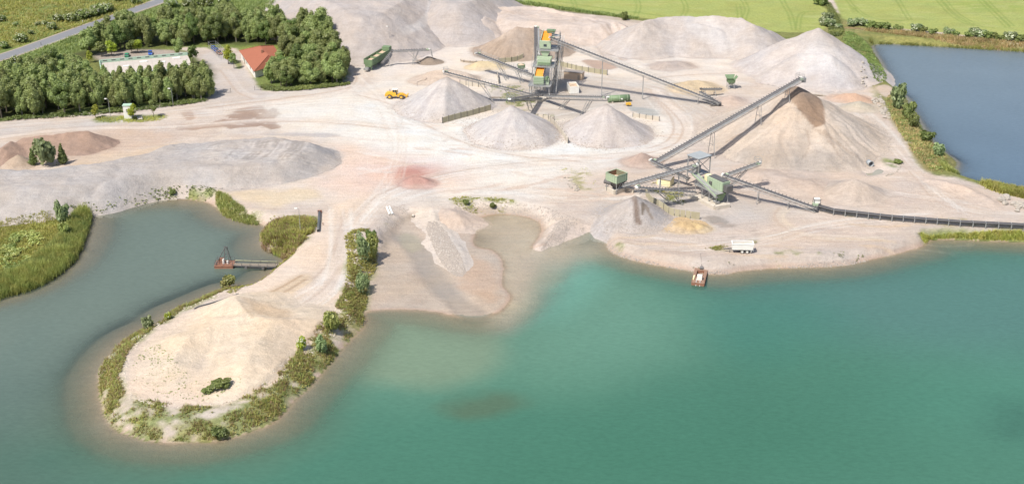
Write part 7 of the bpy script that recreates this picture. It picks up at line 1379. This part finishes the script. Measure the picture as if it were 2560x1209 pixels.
# loose stones nobody could count: shore cobbles, gravel tongue, rubble
def stones(name, px, n, s0, s1, mat, z_=0, seed=0):
    r = np.random.default_rng(700+seed); P_b = wpoly(px, z_, 1); a = P_b.min(0); b = P_b.max(0); q = r.random((n*5, 2))*(b-a)+a; q = q[sdf(q[:, 0], q[:, 1], P_b) < 0][:n]; gz = top(q[:, 0], q[:, 1]); k = gz > WZ-.1; q, gz = q[k], gz[k]; N = len(q)
    oc = np.array([(1,0,0),(0,1,0),(-1,0,0),(0,-1,0),(0,0,.8),(.5,.6,.5),(-.6,.4,.45)], float); fc = np.array([(0,5,4),(5,1,4),(1,6,4),(6,2,4),(2,3,4),(3,0,4),(0,1,5),(1,2,6)])
    s_ = s0+(s1-s0)*r.random(N)**2; th = r.random(N)*6.28; c, s2 = np.cos(th), np.sin(th); jit = 1+r.normal(size=(N, 7))*.15
    X_ = (oc[None, :, 0]*c[:, None]-oc[None, :, 1]*s2[:, None])*s_[:, None]*jit+q[:, :1]; Y_ = (oc[None, :, 0]*s2[:, None]+oc[None, :, 1]*c[:, None])*s_[:, None]*jit+q[:, 1:]; Z_ = oc[None, :, 2]*s_[:, None]*jit+gz[:, None]-.02
    o = link(name, np_mesh(name, np.stack([X_, Y_, Z_], 2).reshape(-1, 3), (fc[None]+(np.arange(N)*7)[:, None, None]).reshape(-1, 3), mat)); o['kind'] = 'stuff'
M_GSTONE = paintmat('grey_stone', (204,192,180), .95, (172,160,148), .6, scale=1.5)
stones('rubble', [(1682,552),(1690,542),(1730,546),(1735,566),(1700,566)], 1300, .18, .42, M_YST, seed=1); stones('rubble', [(1728,548),(1760,550),(1775,565),(1735,570)], 900, .1, .24, M_YST, seed=2)
stones('cobbles', [(1060,545),(1100,545),(1170,660),(1150,682),(1110,655),(1080,600)], 4200, .1, .3, M_GSTONE, -.5, 3); stones('cobbles', [(1400,555),(1430,560),(1400,605),(1345,622),(1370,590)], 900, .1, .28, M_GSTONE, -1, 4)
stones('shore_stones', [(1515,600),(1560,635),(1700,664),(1800,678),(1950,660),(2150,648),(2290,618),(2290,626),(2150,660),(1950,676),(1800,690),(1640,668),(1560,648),(1512,625)], 5200, .1, .32, M_GSTONE, -1.5, 5)
stones('shore_stones', [(700,680),(560,745),(420,800),(340,870),(310,950),(330,1000),(420,1016),(520,1024),(620,1000),(760,880),(860,760),(870,660),(900,600),(920,620),(905,780),(780,900),(650,1000),(500,1034),(380,1022),(300,990),(300,900),(400,780),(560,720)], 2600, .08, .26, M_CONC, -1, 6)
stones('shore_stones', [(540,500),(640,535),(760,555),(800,550),(780,600),(640,560)], 900, .08, .25, M_CONC, -1, 7); stones('shore_stones', [(930,560),(1000,515),(1030,530),(985,560),(950,590)], 700, .08, .26, M_GSTONE, -1, 8); stones('shore_stones', [(1130,530),(1300,520),(1380,560),(1480,575),(1430,545),(1300,508),(1140,512)], 1200, .08, .28, M_GSTONE, -1, 9)
stones('yard_stones', [(1180,320),(1700,350),(1600,420),(1200,420)], 700, .05, .14, M_GSTONE, 0, 10); stones('yard_stones', [(1480,500),(1600,560),(1700,590),(1900,590),(2000,560),(1800,610),(1600,610)], 1200, .06, .18, M_GSTONE, 0, 11)

def toe(px, py, h_, r0, n, seed):
    c = G(px, py, h_); r = np.random.default_rng(seed); P_t = []
    ang = r.random(n)*6.28; rad = r0+r.normal(size=n)*1.6; q = np.stack([c.x+np.cos(ang)*rad, c.y+np.sin(ang)*rad], 1); gz = top(q[:, 0], q[:, 1]); s_ = .12+.22*r.random(n)**2
    oc = np.array([(1,0,0),(0,1,0),(-1,0,0),(0,-1,0),(0,0,.8)], float); fc = np.array([(0,1,4),(1,2,4),(2,3,4),(3,0,4)]); jit = 1+r.normal(size=(n, 5))*.2
    V = np.stack([oc[None, :, 0]*s_[:, None]*jit+q[:, :1], oc[None, :, 1]*s_[:, None]*jit+q[:, 1:], oc[None, :, 2]*s_[:, None]*jit+gz[:, None]-.02], 2).reshape(-1, 3)
    o = link('toe_stones', np_mesh('toe_stones', V, (fc[None]+(np.arange(n)*5)[:, None, None]).reshape(-1, 3), M_GSTONE)); o['kind'] = 'stuff'
toe(1115,189,11.6,18.5,700,1); toe(1283,260,10.6,17,900,2); toe(1517,257,10.6,17,900,3); toe(1588,486,7,11,700,4); toe(1998,212,18.2,32,1200,5)
